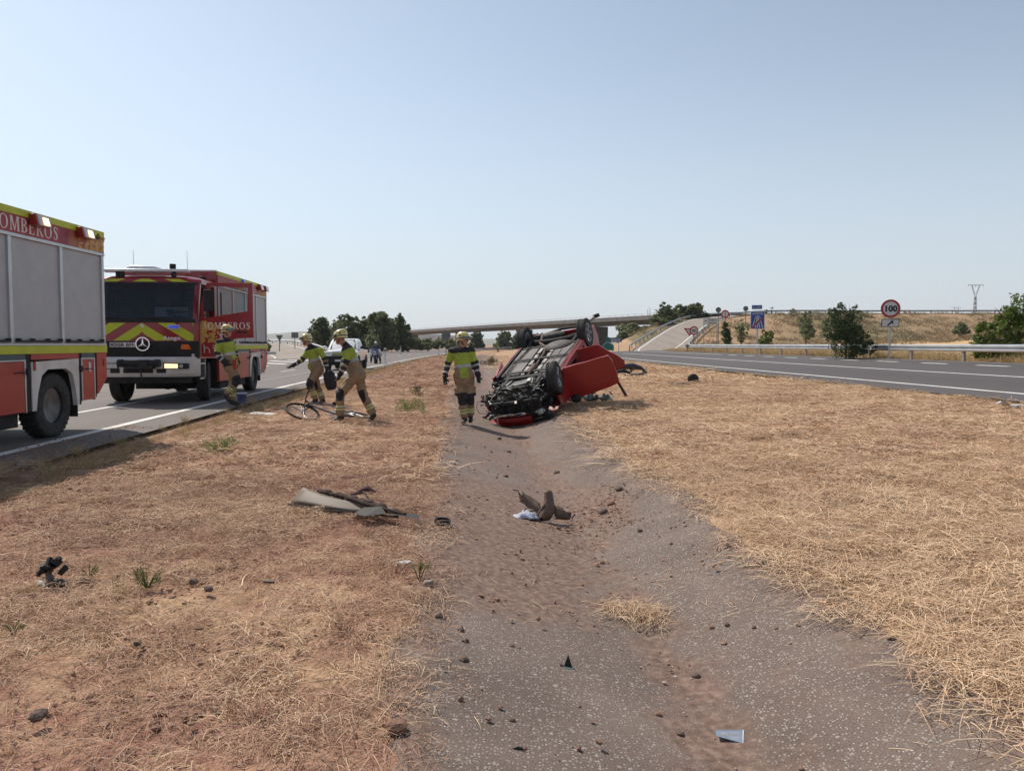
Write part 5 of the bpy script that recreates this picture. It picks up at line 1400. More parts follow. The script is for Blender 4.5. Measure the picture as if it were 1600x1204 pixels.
    merged(q, 'trousers', [M_tan, M_navy, M_reflY], t, vox, pq, 3, .022, 8)
    # boots
    bt = MB()
    for a_, k_, nm in ((aL,kL,'ftL'),(aR,kR,'ftR')):
        ft = V[nm]; d = (ft-a_).normalized(); capsule(bt, a_+(k_-a_).normalized()*.13, a_-Vector((0,0,.0)), .062,.058)
        capsule(bt, a_-d*.03+Vector((0,0,-.035)), ft, .050,.045, 1.15)
        capsule(bt, a_-d*.045+Vector((0,0,-.05)), a_, .042,.05)
    merged(bt, 'boots', [M_boot], t, vox*.85, smooth_it=2)
    # gloves with fingers
    gl = MB()
    for (e_, w_, h_) in ((eL,wL,V['haL']),(eR,wR,V['haR'])):
        d = (h_-w_).normalized(); pn = f-f.dot(d)*d; pn = pn.normalized() if pn.length > .1 else side
        sp = d.cross(pn).normalized()
        capsule(gl, w_-d*.03, w_+d*.02, .037,.035); capsule(gl, w_+d*.02, w_+d*.075, .036,.036, 1.15, sp)
        curl = .5
        for i, ln in enumerate((.072,.080,.075,.060)):
            o_ = w_+d*.085+sp*(-.030+.020*i); k1 = o_+(d*.9+pn*.25*(i*.15+.6)).normalized()*ln*.5; k2 = k1+(d*.65+pn*.75).normalized()*ln*.5
            capsule(gl, o_, k1, .0115,.011, n=8); capsule(gl, k1, k2, .011,.0095, n=8)
        th = w_+d*.035-sp*.036; k1 = th+(d*.55-sp*.6+pn*.3).normalized()*.04; capsule(gl, th, k1, .014,.013, n=8); capsule(gl, k1, k1+(d*.8+pn*.3).normalized()*.03, .013,.011, n=8)
    merged(gl, 'gloves', [glove], t, .0075, smooth_it=1)
    # helmet
    h = MB(); rt = Vector((0,0,1)); q_ = Matrix(((lkh.x,-hside.x,0),(lkh.y,-hside.y,0),(lkh.z,-hside.z,1))).to_quaternion()
    c = hd+Vector((0,0,.045))
    rings = []
    for i in range(9):
        z = -.045+.165*math.sin(math.pi/2*i/8); rad = math.cos(math.pi/2*max(0,(i-1))/7.2)**.75 if i > 0 else 1.02
        ring = []
        for k in range(24):
            a = 2*math.pi*k/24; fx = .142*rad*(1.06 if math.cos(a) > 0 else 1.0); 
            zz = z-(.045*max(0,-math.cos(a)) if i < 3 else 0)+(.02*max(0,math.cos(a)) if i < 2 else 0)
            ring.append(c+lkh*(fx*math.cos(a)-.005)+hside*(.118*rad*math.sin(a))+Vector((0,0,zz)))
        rings.append(ring)
    h.loft(rings)
    ho = h.build('helmet', M_helm, t, smooth=True)
    h = MB(); 
    h.tube([c+lkh*(.15*math.cos(a))+hside*(.123*math.sin(a))+Vector((0,0,.0-.035*max(0,-math.cos(a)))) for a in [2*math.pi*k/24 for k in range(25)]], .009, 6)
    for s in (-1,1):
        h.ell(c+hside*s*.118+Vector((0,0,.045)), (.018,.018,.018), 8, 6)
        h.tube([hd+hside*s*.085+Vector((0,0,.03)), hd+hside*s*.07+lkh*.03+Vector((0,0,-.06)), hd+lkh*.05+Vector((0,0,-.125))], .010, 5)
        h.tube([c+hside*s*.116-lkh*.02, hd+hside*s*.075-lkh*.06+Vector((0,0,-.05))], .012, 5)
    h.build('helmet_strap', M_boot, ho)
    h = MB(); rg = []
    for k in range(9):
        a = R(-62+124*k/8); rr = (.155,.132)
        p = c+lkh*(.163*math.cos(a))+hside*(.135*math.sin(a)); rg.append([p+Vector((0,0,-.025)), p+Vector((0,0,.035)), p+Vector((0,0,.03))-lkh*.012, p+Vector((0,0,-.02))-lkh*.012])
    h.loft(rg); h.build('goggles', M_gog, ho, smooth=True)
    # neck flap
    return t
def gp(x, y): return G(x, y)
def foot_fix(J, gz, loc):
    return J
# person A: in the ditch, facing the viewer, head turned to the car
ax0, ay0 = -.93, 15.35
PA = firefighter('firefighter walking alone in the ditch beside the overturned car, head turned towards it', (ax0, ay0, EYE+float(np.interp(vof(ax0,ay0), PV, PH))+.02),
  dict(head=(-.02,0,1.635), neck=(-.05,.02,1.50), pelvis=(-.01,.0,.93), shL=(.13,-.0,1.43), shR=(-.245,.0,1.43), elL=(.215,.03,1.16), elR=(-.33,.04,1.15), wrL=(.275,-.05,.93), wrR=(-.375,-.02,.90),
       haL=(.285,-.09,.83), haR=(-.37,-.06,.80), hipL=(.085,0,.90), hipR=(-.105,0,.90), knL=(.10,.02,.50), knR=(-.035,-.06,.50), anL=(.105,.14,.13), anR=(.0,-.02,.095), ftL=(.12,.02,.06), ftR=(-.015,-.16,.045)),
  (.12,-1,0), look=(.85,-.55,-.12), group='firefighters at the crash site')
bx0, by0 = -3.31, 15.6
PB = firefighter('tallest firefighter striding left past the bicycle, head bowed, jacket tan below the chest', (bx0+.28, by0, gp(bx0+.28,by0)-.01),
  dict(head=(-.37,0,1.70), neck=(-.28,.02,1.57), pelvis=(-.05,.03,1.0), shL=(-.14,-.20,1.46), shR=(-.22,.20,1.45), elL=(-.21,-.27,1.19), elR=(-.36,.22,1.17), wrL=(-.33,-.24,.97), wrR=(-.42,.18,.95),
       haL=(-.38,-.24,.87), haR=(-.46,.16,.86), hipL=(-.05,-.09,.95), hipR=(-.06,.12,.95), knL=(-.36,-.10,.58), knR=(.06,.12,.55), anL=(-.36,-.10,.14), anR=(.25,.12,.16), ftL=(-.50,-.11,.05), ftR=(.19,.10,.045)),
  (-1,-.05,0), look=(-.92,-.15,-.45), group='firefighters at the crash site', tanlow=True)
cx0, cy0 = PX(494, 631, 19.6).x, 19.6
PC = firefighter('firefighter behind the bicycle reaching out one hand to the left, goggles up on the helmet', (cx0, cy0, gp(cx0,cy0)),
  dict(head=(-.23,0,1.62), neck=(-.13,.02,1.50), pelvis=(.02,.03,.93), shL=(.13,-.12,1.38), shR=(-.20,.10,1.36), elL=(.27,-.12,1.13), elR=(-.35,.02,1.12), wrL=(.30,-.12,.90), wrR=(-.55,-.08,1.00),
       haL=(.31,-.13,.80), haR=(-.66,-.12,.93), hipL=(.08,-.07,.90), hipR=(-.05,.09,.90), knL=(-.13,-.12,.55), knR=(-.02,.12,.50), anL=(.0,-.06,.15), anR=(.13,.14,.12), ftL=(-.13,-.09,.05), ftR=(.02,.14,.045)),
  (-.8,-.6,0), look=(-.95,-.30,-.15), group='firefighters at the crash site', vox=.015)
dx0, dy0 = PX(357, 630, 18.35).x, 18.35
PD = firefighter('firefighter stepping down beside the open cab door of the farther engine, facing right', (dx0, dy0, EYE-1.45),
  dict(head=(-.0,0,1.70), neck=(-.05,.0,1.57), pelvis=(.06,.0,.98), shL=(.02,.18,1.45), shR=(-.14,-.16,1.44), elL=(.10,.22,1.18), elR=(-.16,-.22,1.16), wrL=(.16,.05,1.0), wrR=(.0,-.20,1.0),
       haL=(.19,-.02,.94), haR=(.10,-.18,.96), hipL=(.08,.10,.95), hipR=(.09,-.08,.95), knL=(.06,.12,.50), knR=(.24,-.10,.60), anL=(.04,.12,.12), anR=(-.02,-.08,.28), ftL=(.16,.12,.05), ftR=(.03,-.08,.16)),
  (.95,-.3,0), look=(.95,-.25,-.1), group='firefighters at the crash site', scale=1.03, vox=.015)
# motorcyclist, seated
mx, my = MOTO.location.x, MOTO.location.y
PR = firefighter('motorcyclist in dark uniform and white helmet sitting on the parked motorcycle', (mx-.08, my+.95, EYE-1.45),
  dict(head=(0,-.06,1.50), neck=(0,0,1.36), pelvis=(0,.08,.90), shL=(.2,0,1.28), shR=(-.2,0,1.28), elL=(.30,-.2,1.1), elR=(-.30,-.2,1.1), wrL=(.30,-.48,1.08), wrR=(-.30,-.48,1.08),
       haL=(.30,-.58,1.08), haR=(-.30,-.58,1.08), hipL=(.13,.02,.86), hipR=(-.13,.02,.86), knL=(.30,-.30,.62), knR=(-.30,-.30,.62), anL=(.36,-.18,.14), anR=(-.36,-.18,.14), ftL=(.37,-.32,.05), ftR=(-.37,-.32,.05)),
  (0,-1,0), vox=.03, cat='person', band=False)
for ch in PR.children:
    if ch.name.startswith('helmet'): ch.data.materials[0] = mat('white_helmet', (.74,.75,.76), rough=.25, coat=.8)
    if ch.name.startswith('trousers'): ch.data.materials[0] = M_navy; ch.data.materials[2] = M_navy
# far hi-vis figure under the bridge
fx, fy = PX(778, 545, 165).x, 165.0
PF = firefighter('tiny distant worker in yellow jacket standing under the overpass', (fx, fy, G(fx, fy)),
  dict(head=(0,0,1.62), neck=(0,0,1.48), pelvis=(0,0,.93), shL=(.2,0,1.4), shR=(-.2,0,1.4), elL=(.24,0,1.13), elR=(-.24,0,1.13), wrL=(.25,-.05,.88), wrR=(-.25,-.05,.88),
       haL=(.25,-.05,.78), haR=(-.25,-.05,.78), hipL=(.1,0,.9), hipR=(-.1,0,.9), knL=(.12,0,.5), knR=(-.12,0,.5), anL=(.12,0,.1), anR=(-.12,0,.1), ftL=(.13,-.14,.05), ftR=(-.13,-.14,.05)),
  (0,-1,0), vox=.05, cat='person')
# things in hands and at feet
b = MB(); rings = []
for i, (z, r1, r2) in enumerate(((0,.10,.05),(-.06,.17,.08),(-.22,.20,.10),(-.40,.19,.10),(-.50,.13,.06))):
    rings.append([(r1*math.cos(2*math.pi*k/14)*(1+.08*math.sin(k*2+i)), r2*math.sin(2*math.pi*k/14), z) for k in range(14)])
b.loft(rings)
kb = tag(b.build('kit_bag', M_navy, None, smooth=True), 'black kit bag hanging from the lowered hand of the reaching firefighter', 'bag'); kb.location = (cx0+.34, cy0-.14, PC.location.z+.86); kb.rotation_euler = (0,R(-10),.2); kb.scale = (.75,.8,.95)
s_ = MB(); s_.tube([(-.06,0,-.03),(-.04,0,.06),(.05,0,.06),(.07,0,-.03)], .012, 6); s_.tube([(.12,0,-.35),(.2,0,-.46),(.27,0,-.56)], .010, 6); s_.build('strap', M_navy, kb)
b = MB(); b.tube([(0,0,-.10),(0,0,.12)], [.035,.045], 10); b.tube([(0,0,.1),(.05,0,.16),(.1,0,.14)], .02, 6)
rt = tag(b.build('red_hand_tool', mat('tool_red', (.35,.012,.01), rough=.5), None, smooth=True), 'short red tool held by the firefighter beside the cab door', 'tool'); rt.location = (dx0+.22, dy0-.17, PD.location.z+.97)
b = MB(); b.tube([(0,0,0),(.01,0,-.14)], [.012,.008], 6)
sb = tag(b.build('pen_torch', M_sil, None, smooth=True), 'thin metal rod in the right hand of the firefighter in the ditch', 'tool'); sb.location = (ax0-.365, ay0-.07, PA.location.z+.83)
b = MB(); b.lathe([(0,.0),(0,.10),(.05,.108),(.05,.100),(.24,.118),(.245,.125),(.27,.125),(.27,.0)], (0,0,0), 'z', 20, close=False)
bk = PX(378, 630, 18.9); bu = tag(b.build('paint_bucket', mat('navy_bucket', (.03,.05,.14), (.06,.09,.2), rough=.4, scale=9), None, smooth=True), 'blue bucket with pale lid on the road beside the firefighter at the cab door', 'bucket'); bu.location = (bk.x, bk.y, EYE-1.45)
b = MB(); b.lathe([(.271,.0),(.271,.127),(.29,.122),(.295,.0)], (0,0,0), 'z', 20, close=False); b.build('bucket_lid', mat('pale_lid', (.5,.54,.58), rough=.4), bu, smooth=True)
# ------------------------------------------------------------------ guardrails
def wbeam(pts, name, parent, flip=1, h=.72, m=None):
    """double wave beam along a ground polyline (world points at the foot)"""
    prof = [(.0,-.155),(.035,-.135),(.083,-.105),(.083,-.055),(.035,-.03),(.0,-.0),(.035,.03),(.083,.055),(.083,.105),(.035,.135),(.0,.155)]
    P = np.array(pts); T = np.gradient(P, axis=0); T[:,2] = 0; T /= np.linalg.norm(T, axis=1)[:,None]
    N = np.stack([T[:,1], -T[:,0]], -1)*flip
    rings = []
    for i in range(len(P)):
        fr = [(P[i,0]+N[i,0]*a, P[i,1]+N[i,1]*a, P[i,2]+h-.155+b) for a, b in prof]
        bk = [(P[i,0]+N[i,0]*(a-.006), P[i,1]+N[i,1]*(a-.006), P[i,2]+h-.155+b) for a, b in prof[::-1]]
        rings.append(fr+bk)
    b = MB(); b.loft(rings); return b.build(name, m or M_galv, parent, smooth=False)
POST_ME = None
def guardrail(label, pts, flip, every=4.0, group='guardrails along the roads', h=.72, two=False):
    global POST_ME
    pts = [Vector(p) for p in pts]; o = pts[0]
    t = thing('guardrail', label, 'guardrail', tuple(o), 0, group)
    wbeam([tuple(p-o) for p in pts], 'beam', t, flip, h)
    if POST_ME is None:
        b = MB(); b.box(-.03,-.05,-.25,.03,-.042,.66); b.box(-.03,-.042,-.25,-.022,.05,.66); b.box(-.03,.042,-.25,.03,.05,.66)
        po = b.build('post', M_post, None); POST_ME = po.data; bpy.data.objects.remove(po)
    d = 0.0; nxt = .3
    for i in range(len(pts)-1):
        L = (pts[i+1]-pts[i]).length; tdir = (pts[i+1]-pts[i]).normalized(); nn = Vector((tdir.y,-tdir.x,0))*flip
        while nxt <= d+L:
            p = pts[i].lerp(pts[i+1], (nxt-d)/L)-o-nn*.045
            q = bpy.data.objects.new('post', POST_ME); COL.objects.link(q); q.parent = t; q.location = p; q.rotation_euler = (0,0,math.atan2(-tdir.x, tdir.y)); q.scale = (1.6,1.3,h/.72)
            nxt += every
        d += L
    return t
def along(v, s0, s1, step=4.0, z=None):
    out = []
    for s in np.arange(s0, s1+.01, step):
        x = float(xof(np.array(v), np.array(s))); out.append((x, s, EYE+(float(np.interp(v, PV, PH)) if z is None else z)))
    return out
GR1 = guardrail('long bright guardrail running beside the right road below the speed limit sign', along(21.55, 9.5, 79, z=-.72), -1)
def offs(P, o, dz=0, i0=0, i1=None):
    n = len(P); T = np.gradient(P[:,:2], axis=0); T /= np.linalg.norm(T, axis=1)[:,None]; N = np.stack([T[:,1], -T[:,0]], -1)
    return [(P[i,0]+N[i,0]*o, P[i,1]+N[i,1]*o, P[i,2]+EYE+dz) for i in range(i0, i1 or n)]
last = Vector(along(21.55, 79, 79.1, z=-.72)[0])
r2 = offs(RP, 3.5, 0, 4); 
guardrail('guardrail curving up the right edge of the pale ramp beside the 80 sign', [tuple(last+Vector((.05,.3,0))), (last.x+.9, last.y+1.6, last.z)] + [p for p in r2 if p[1] > 82], -1)
guardrail('guardrail climbing along the tree side of the pale ramp', offs(RP, -3.75, 0, 9, 52), 1)
guardrail('dark guardrail along the top of the embankment on the right', [(x, y-4.9, EYE+5.86) for x, y, z in smooth_path(EP[1:], 26)], -1)
guardrail('short guardrail at the left exit beyond the fire engine', along(-22.6, 62, 92)[::1], 1)
guardrail('curved guardrail on the left side of the left exit ramp', offs(LP, -4.3, 0, 12, 50), 1)
guardrail('guardrail on the far side of the left exit ramp', offs(LP, 4.4, 0, 16, 56), -1)
guardrail('guardrail on the far side of the left road in front of the hedge', along(-22.8, 118, 290), 1)
guardrail('low guardrail on the median verge near the overpass, left road side', along(-4.6, 140, 290), -1)
guardrail('low guardrail on the median verge near the overpass, right road side', along(10.9, 128, 290), 1)
# white marker posts
def marker(px, py, d, lab, lean=0.0, hh=1.15):
    p = PX(px, py, d); b = MB(); b.prism([(-.09,-.03),(.09,-.03),(.05,.06),(-.05,.06)], 'z', -.15, hh); b.prism([(-.09,-.031),(.09,-.031),(.05,.0605),(-.05,.0605)], 'z', hh, hh+.04)
    o = b.build('marker_post', M_white, None, bevel=.01); o.location = (p.x, d, G(p.x, d)); o.rotation_euler = (0, lean, 0)
    c = MB(); c.box(-.06,-.034,hh-.22,.06,-.031,hh-.06); c.build('reflector', M_lettb, o)
    tag(o, lab, 'marker post')
marker(602, 568, 58, 'white marker post on the median verge right of the motorcycle')
marker(684, 556, 98, 'leaning white marker post farther along the median verge', .22, 1.5)
marker(566+60, 549, 120, 'white marker post on the far road edge in front of the hedge')

# ------------------------------------------------------------------ overpass
BA = Vector((34.5,155.5,0)); BB = Vector((-52,345,0))
bd_ = (BB-BA).normalized(); bn = Vector((-bd_.y, bd_.x, 0))     # towards -x side... deck half width along bn
def overpass():
    t = thing('overpass', 'long grey concrete overpass crossing both roads in the distance', 'bridge', (BA.x, BA.y, EYE), 0)
    L = (BB-BA).length; zt = 5.45
    sec = [(-4.8,-.18),(-4.8,.0),(4.8,.0),(4.8,-.18),(2.9,-.42),(2.3,-1.15),(-2.3,-1.15),(-2.9,-.42)]
    b = MB(); n = 24
    def sag(u): return zt-.9*((u/L-.15)**2)
    b.loft([[tuple(bd_*(L*i/n)+bn*a+Vector((0,0,sag(L*i/n)+z))) for a, z in sec] for i in range(n+1)]); b.build('deck', M_conc, t)
    for s in (-1,1):
        # edge beam made of units with open joints
        k = 0; u = 0.0
        bb = MB()
        while u < L-1:
            u1 = min(u+5.9, L)
            bb.loft([[tuple(bd_*q+bn*a+Vector((0,0,sag(q)+z))) for a, z in ((s*4.81,-.45),(s*5.0,-.45),(s*5.0,.42),(s*4.81,.42))] for q in (u, u1)]); u += 6.0
        bb.build('parapet', M_conc, t)
        rr = MB()
        rr.tube([tuple(bd_*(L*i/n)+bn*(s*4.9)+Vector((0,0,sag(L*i/n)+.85))) for i in range(n+1)], .05, 6)
        q = 1.0
        while q < L: rr.tube([tuple(bd_*q+bn*(s*4.9)+Vector((0,0,sag(q)+.4))), tuple(bd_*q+bn*(s*4.9)+Vector((0,0,sag(q)+.86)))], .045, 5); q += 2.5
        rr.build('railing', M_galv, t)
    for tt, w_ in ((.158,1.1),(.352,1.2),(.60,2.0),(.86,2.4)):
        c = bd_*(L*tt); gx, gy = BA.x+c.x, BA.y+c.y; zb = G(gx, gy)-EYE-.5
        p = MB(); rt = Euler((0,0,math.atan2(bd_.y, bd_.x)))
        p.boxc((c.x, c.y, (zb+zt-1.3)/2), (w_, 3.4, zt-1.3-zb), rt); p.build('pier', M_conc, t, bevel=.08)
    a = MB(); c = bd_*(L-1); a.boxc((c.x, c.y, 1.6), (6,10,6), Euler((0,0,math.atan2(bd_.y, bd_.x)))); a.build('abutment', M_concd, t)
    c = bd_*(-1.0); a = MB(); a.boxc((c.x, c.y, 2.2), (3,10,5.6), Euler((0,0,math.atan2(bd_.y, bd_.x)))); a.build('abutment', M_concd, t)
    return t
overpass()

# ------------------------------------------------------------------ signs
def pole(mb, x, z1, w_=.05, y=0.0, z0=-.3): mb.box(x-w_, y-.02, z0, x+w_, y+.02, z1)
M_sgrey = mat('sign_back_grey', (.13,.14,.145), (.10,.105,.11), rough=.6, scale=3)
M_sred = mat('sign_red', (.40,.012,.03), (.34,.012,.025), rough=.4); M_sblue = mat('sign_blue', (.012,.07,.30), (.012,.06,.26), rough=.4); M_swh = mat('sign_white', (.62,.60,.58), (.56,.54,.52), rough=.45)
M_sgreen = mat('sign_green', (.0,.15,.11), (.0,.13,.09), rough=.4)
def disc(mb, c, r, y0, y1, n=36): mb.lathe([(y0,.001),(y0,r),(y1,r),(y1,.001)], c, 'y', n)
def sign_root(px, py, d, label, cat='road sign', rz=0.0, name='road_sign'):
    p = PX(px, py, d); return thing(name, label, cat, (p.x, d, G(p.x, d)-.02), rz), p
s, p = sign_root(1390, 545, 39.5, 'round red and white 100 speed limit sign with small arrow panel below', rz=-.25)
gz0 = s.location.z; zc = PX(1390, 482, 39.5).z-gz0
b = MB(); pole(b, 0, zc+.4, .045, .05); b.build('post', M_galv, s)
b = MB(); disc(b, (0,0,zc), .455, -.01, .02); f = b.build('plate', M_sred, s)
b = MB(); disc(b, (0,-.012,zc), .345, -.003, .001); b.build('white_disc', M_swh, s)
text_obj('number', '100', .40, M_lettb, s, basis((0,-.018,zc-.14), (1,0,0), (0,0,1)), width=.56, bold=.022, align='CENTER')
zp = PX(1390, 504.5, 39.5).z-gz0
b = MB(); b.box(-.41,-.01,zp-.20,.41,.02,zp+.20); b.build('lower_plate', M_lettb, s, bevel=.01)
b = MB(); b.box(-.375,-.014,zp-.165,.375,-.011,zp+.165); b.build('lower_plate_face', M_swh, s)
b = MB(); b.poly([(-.17,-.018,zp-.13),(-.10,-.018,zp-.15),(.06,-.018,zp-.01),(.0,-.018,zp+.05)]); b.poly([(-.04,-.0185,zp+.11),(.15,-.0185,zp+.12),(.12,-.0185,zp-.08),(.075,-.0185,zp-.02),(.0,-.0185,zp+.06),(.03,-.0185,zp+.06)]); b.build('arrow', M_lettb, s)
# end of motorway
s, p = sign_root(1183, 540, 59, 'tall blue end of motorway sign with red diagonal stripe and small plate on top', rz=-.2)
gz0 = s.location.z; z0 = PX(1183, 514, 59).z-gz0; z1 = PX(1183, 486, 59).z-gz0; ztop = PX(1183, 479.5, 59).z-gz0
b = MB(); pole(b, 0, z1, .06, .05); b.build('post', M_galv, s)
b = MB(); b.box(-.52,-.01,z0,.52,.02,z1); b.build('plate', M_swh, s, bevel=.02)
b = MB(); b.box(-.47,-.014,z0+.05,.47,-.0105,z1-.05); b.build('plate_face', M_sblue, s)
text_obj('sign_text', 'AUTOVÍA', .19, M_swh, s, basis((0,-.018,z1-.25), (1,0,0), (0,0,1)), width=.78, bold=.004, align='CENTER')
b = MB(); H_ = z1-z0-.34
for xb, xt, wb, wt in ((-.36,-.13,.07,.03),(-.14,-.045,.07,.03),(.36,.13,.07,.03),(.14,.045,.07,.03)):
    b.poly([(xb-wb/2,-.017,z0+.1),(xb+wb/2,-.017,z0+.1),(xt+wt/2,-.017,z0+H_),(xt-wt/2,-.017,z0+H_)])
b.poly([(-.025,-.0172,z0+.1),(.025,-.0172,z0+.1),(.012,-.0172,z0+H_+.05),(-.012,-.0172,z0+H_+.05)])
b.build('road_symbol', M_swh, s)
b = MB(); b.poly([(-.42,-.020,z0+.14),(-.34,-.020,z0+.06),(.36,-.020,z0+H_-.22),(.28,-.020,z0+H_-.12)]); b.build('red_diagonal', M_sred, s)
b = MB(); b.box(-.42,-.01,ztop-.16,.32,.02,ztop+.14); b.build('top_plate', M_sblue, s, bevel=.04)
text_obj('sign_text', 'N-330', .20, M_swh, s, basis((-.05,-.018,ztop-.085), (1,0,0), (0,0,1)), width=.52, align='CENTER')
# 80 and give way
s, p = sign_root(1084, 545, 79, 'round 80 speed limit sign overlapping an upside-down triangular give way sign', rz=-.1)
gz0 = s.location.z; zc = PX(1084, 516.5, 79).z-gz0
b = MB(); pole(b, 0, zc, .05, .05); b.build('post', M_post, s)
b = MB(); disc(b, (0,-.03,zc), .44, -.01, .015); b.build('plate', M_sred, s)
b = MB(); disc(b, (0,-.042,zc), .31, -.004, .0); b.build('white_disc', M_swh, s)
text_obj('number', '80', .40, M_lettb, s, basis((0,-.049,zc-.14), (1,0,0), (0,0,1)), width=.42, bold=.01, align='CENTER')
b = MB(); b.prism([(-1.02,zc+.26),(.05,zc+.26),(-.44,zc-.55)], 'y', .0, .025); b.build('give_way_plate', M_sred, s)
b = MB(); b.poly([(-.80,-.004,zc+.15),(-.10,-.004,zc+.15),(-.44,-.004,zc-.34)]); b.build('give_way_face', M_swh, s)
# white direction board
s, p = sign_root(1110, 526, 98, 'pale rectangular direction board on two thin posts beside the ramp', rz=-.05)
gz0 = s.location.z; z0 = PX(1110, 507, 98).z-gz0; z1 = PX(1110, 496.5, 98).z-gz0
b = MB(); pole(b, -.8, z0+.1, .04, .05); pole(b, .8, z0+.1, .04, .05); b.build('post', M_post, s)
b = MB(); b.box(-.95,-.01,z0,.95,.02,z1); b.build('plate', M_swh, s, bevel=.02)
text_obj('sign_text', 'HUESCA', .30, M_lettb, s, basis((.22,-.016,z1-.36), (1,0,0), (0,0,1)), width=1.0, bold=.006, align='CENTER')
text_obj('sign_text', 'CENTRO', .28, M_lettb, s, basis((.22,-.016,z0+.10), (1,0,0), (0,0,1)), width=1.05, bold=.006, align='CENTER')
b = MB(); b.poly([(-.75,-.016,z0+.40),(-.45,-.016,z0+.40),(-.45,-.016,z0+.5),(-.75,-.016,z0+.5)]); b.build('symbol', M_lettb, s)
def back_sign(px, py, d, pyc, label, kind='disc', size=.4, m=M_sgrey, rz=0.0):
    s, p = sign_root(px, py, d, label, rz=rz); gz0 = s.location.z; zc = PX(px, pyc, d).z-gz0
    b = MB(); pole(b, 0, zc+size*.6, .05, -.05); b.build('post', M_sgrey, s)
    b = MB()
    if kind == 'disc': disc(b, (0,0,zc), size, -.01, .015)
    elif kind == 'tri': b.prism([(-size,zc+size*.7),(size,zc+size*.7),(0,zc-size)], 'y', -.01, .015)
    elif kind == 'rect': b.prism([(-size,zc-size*.8),(size,zc-size*.8),(size,zc+size*.8),(-size,zc+size*.8)], 'y', -.01, .015)
    b.build('plate', m, s, bevel=.01)
    return s
back_sign(1122, 524, 104, 484, 'small dark round sign on a tall post beside the ramp, left of the bushes', size=.36)
back_sign(1165, 500, 128, 482, 'small dark round sign on the embankment left of the blue motorway sign', size=.42)
s = back_sign(1133, 497, 118, 490.5, 'round sign with pale centre at the top of the ramp', size=.62, m=M_sred); 
b = MB(); zc = PX(1133, 490.5, 118).z-s.location.z; disc(b, (0,-.012,zc), .42, -.004, 0); b.build('white_disc', M_swh, s)
back_sign(697, 551, 104, 524, 'dark round sign seen from behind on the median verge', size=.62)
s = back_sign(437, 547, 104, 527.5, 'grey give way sign seen from behind at the left exit', 'tri', .50)
back_sign(461, 543, 112, 523.5, 'grey rectangular sign seen from behind at the left exit', 'rect', .50)
s, p = sign_root(952, 549, 92, 'green exit board with white outline and a grey 360 plate behind the wrecked car')
gz0 = s.location.z; z0 = PX(952, 548, 92).z-gz0; 
b = MB(); b.prism([(-.85,z0+.06),(.55,z0+.06),(.55,z0+.62),(-.05,z0+1.15),(-.05,z0+1.6),(-.35,z0+1.6),(-.35,z0+1.15),(-.85,z0+.62)], 'y', -.01, .03); b.build('plate', M_sgreen, s)
b = MB()
for a_, c_ in (((-.75,.16),(-.75,.60)),((-.75,.60),(-.2,1.08)),((-.2,1.08),(.45,.60)),((.45,.60),(.45,.16))):
    b.tube([(a_[0],-.014,z0+a_[1]),(c_[0],-.014,z0+c_[1])], .025, 4)
b.build('white_outline', M_swh, s)
b = MB(); b.box(-.05,-.005,z0+1.02,1.45,.025,z0+1.55); b.build('number_plate', M_sgrey, s, bevel=.05); pl = MB(); pole(pl, -.6, z0+.3, .05, .05); pole(pl, .4, z0+.3, .05, .05); pole(pl, 1.1, z0+1.1, .04, .05); pl.build('post', M_galv, s)
text_obj('number', '360', .46, M_swh, s, basis((.72,-.012,z0+1.12), (1,0,0), (0,0,1)), width=1.1, align='CENTER', bold=.004)

# ------------------------------------------------------------------ pylons, poles
def pylon(px, d, ztop_px, label, k=1.0):
    x = PX(px, 500, d).x; gz = EYE+1.0; H = PX(px, ztop_px, d).z-gz
    t = thing('pylon', label, 'pylon', (x, d, gz), .15); w_ = 1.35*k
    b = MB()
    hn = H*.80
    legs = [(-1,-1),(1,-1),(1,1),(-1,1)]
    def lp(i, u): s_ = (w_*(1-u)+.42*k*u); return (legs[i][0]*s_*.75, legs[i][1]*s_*.75, hn*u)
    for i in range(4): b.tube([lp(i,0), lp(i,1)], .13*k, 4)
    for j in range(10):
        u0, u1 = j/10, (j+1)/10
        for i in range(4):
            a, c = lp(i,u0), lp((i+1)%4,u1); b.tube([a,c], .055*k, 4); b.tube([lp((i+1)%4,u0), lp(i,u1)], .055*k, 4)
    b.build('lattice_mast', M_post, t)
    b = MB()
    for s in (-1,1):
        b.tube([(s*.3*k,0,hn),(s*2.3*k,0,H-.3)], .14*k, 4); b.tube([(s*.1*k,0,hn+.8),(s*2.2*k,0,H)], .10*k, 4)
    b.tube([(-4.4*k,0,H-.1),(4.4*k,0,H)], .13*k, 4); b.tube([(-2.3*k,0,H-.7),(2.3*k,0,H-.7)], .05*k, 4)
    for x_ in (-4.2,-.0,4.2): b.tube([(x_*k,0,H-.1),(x_*k,0,H-1.1*k)], .09*k, 4)
    b.build('crossarm', M_post, t)
    return t
pylon(1523, 400, 445, 'tall lattice pylon with Y-shaped head above the right embankment', 1.0)
pylon(1494, 700, 480, 'small far pylon left of the tall one', 1.0)
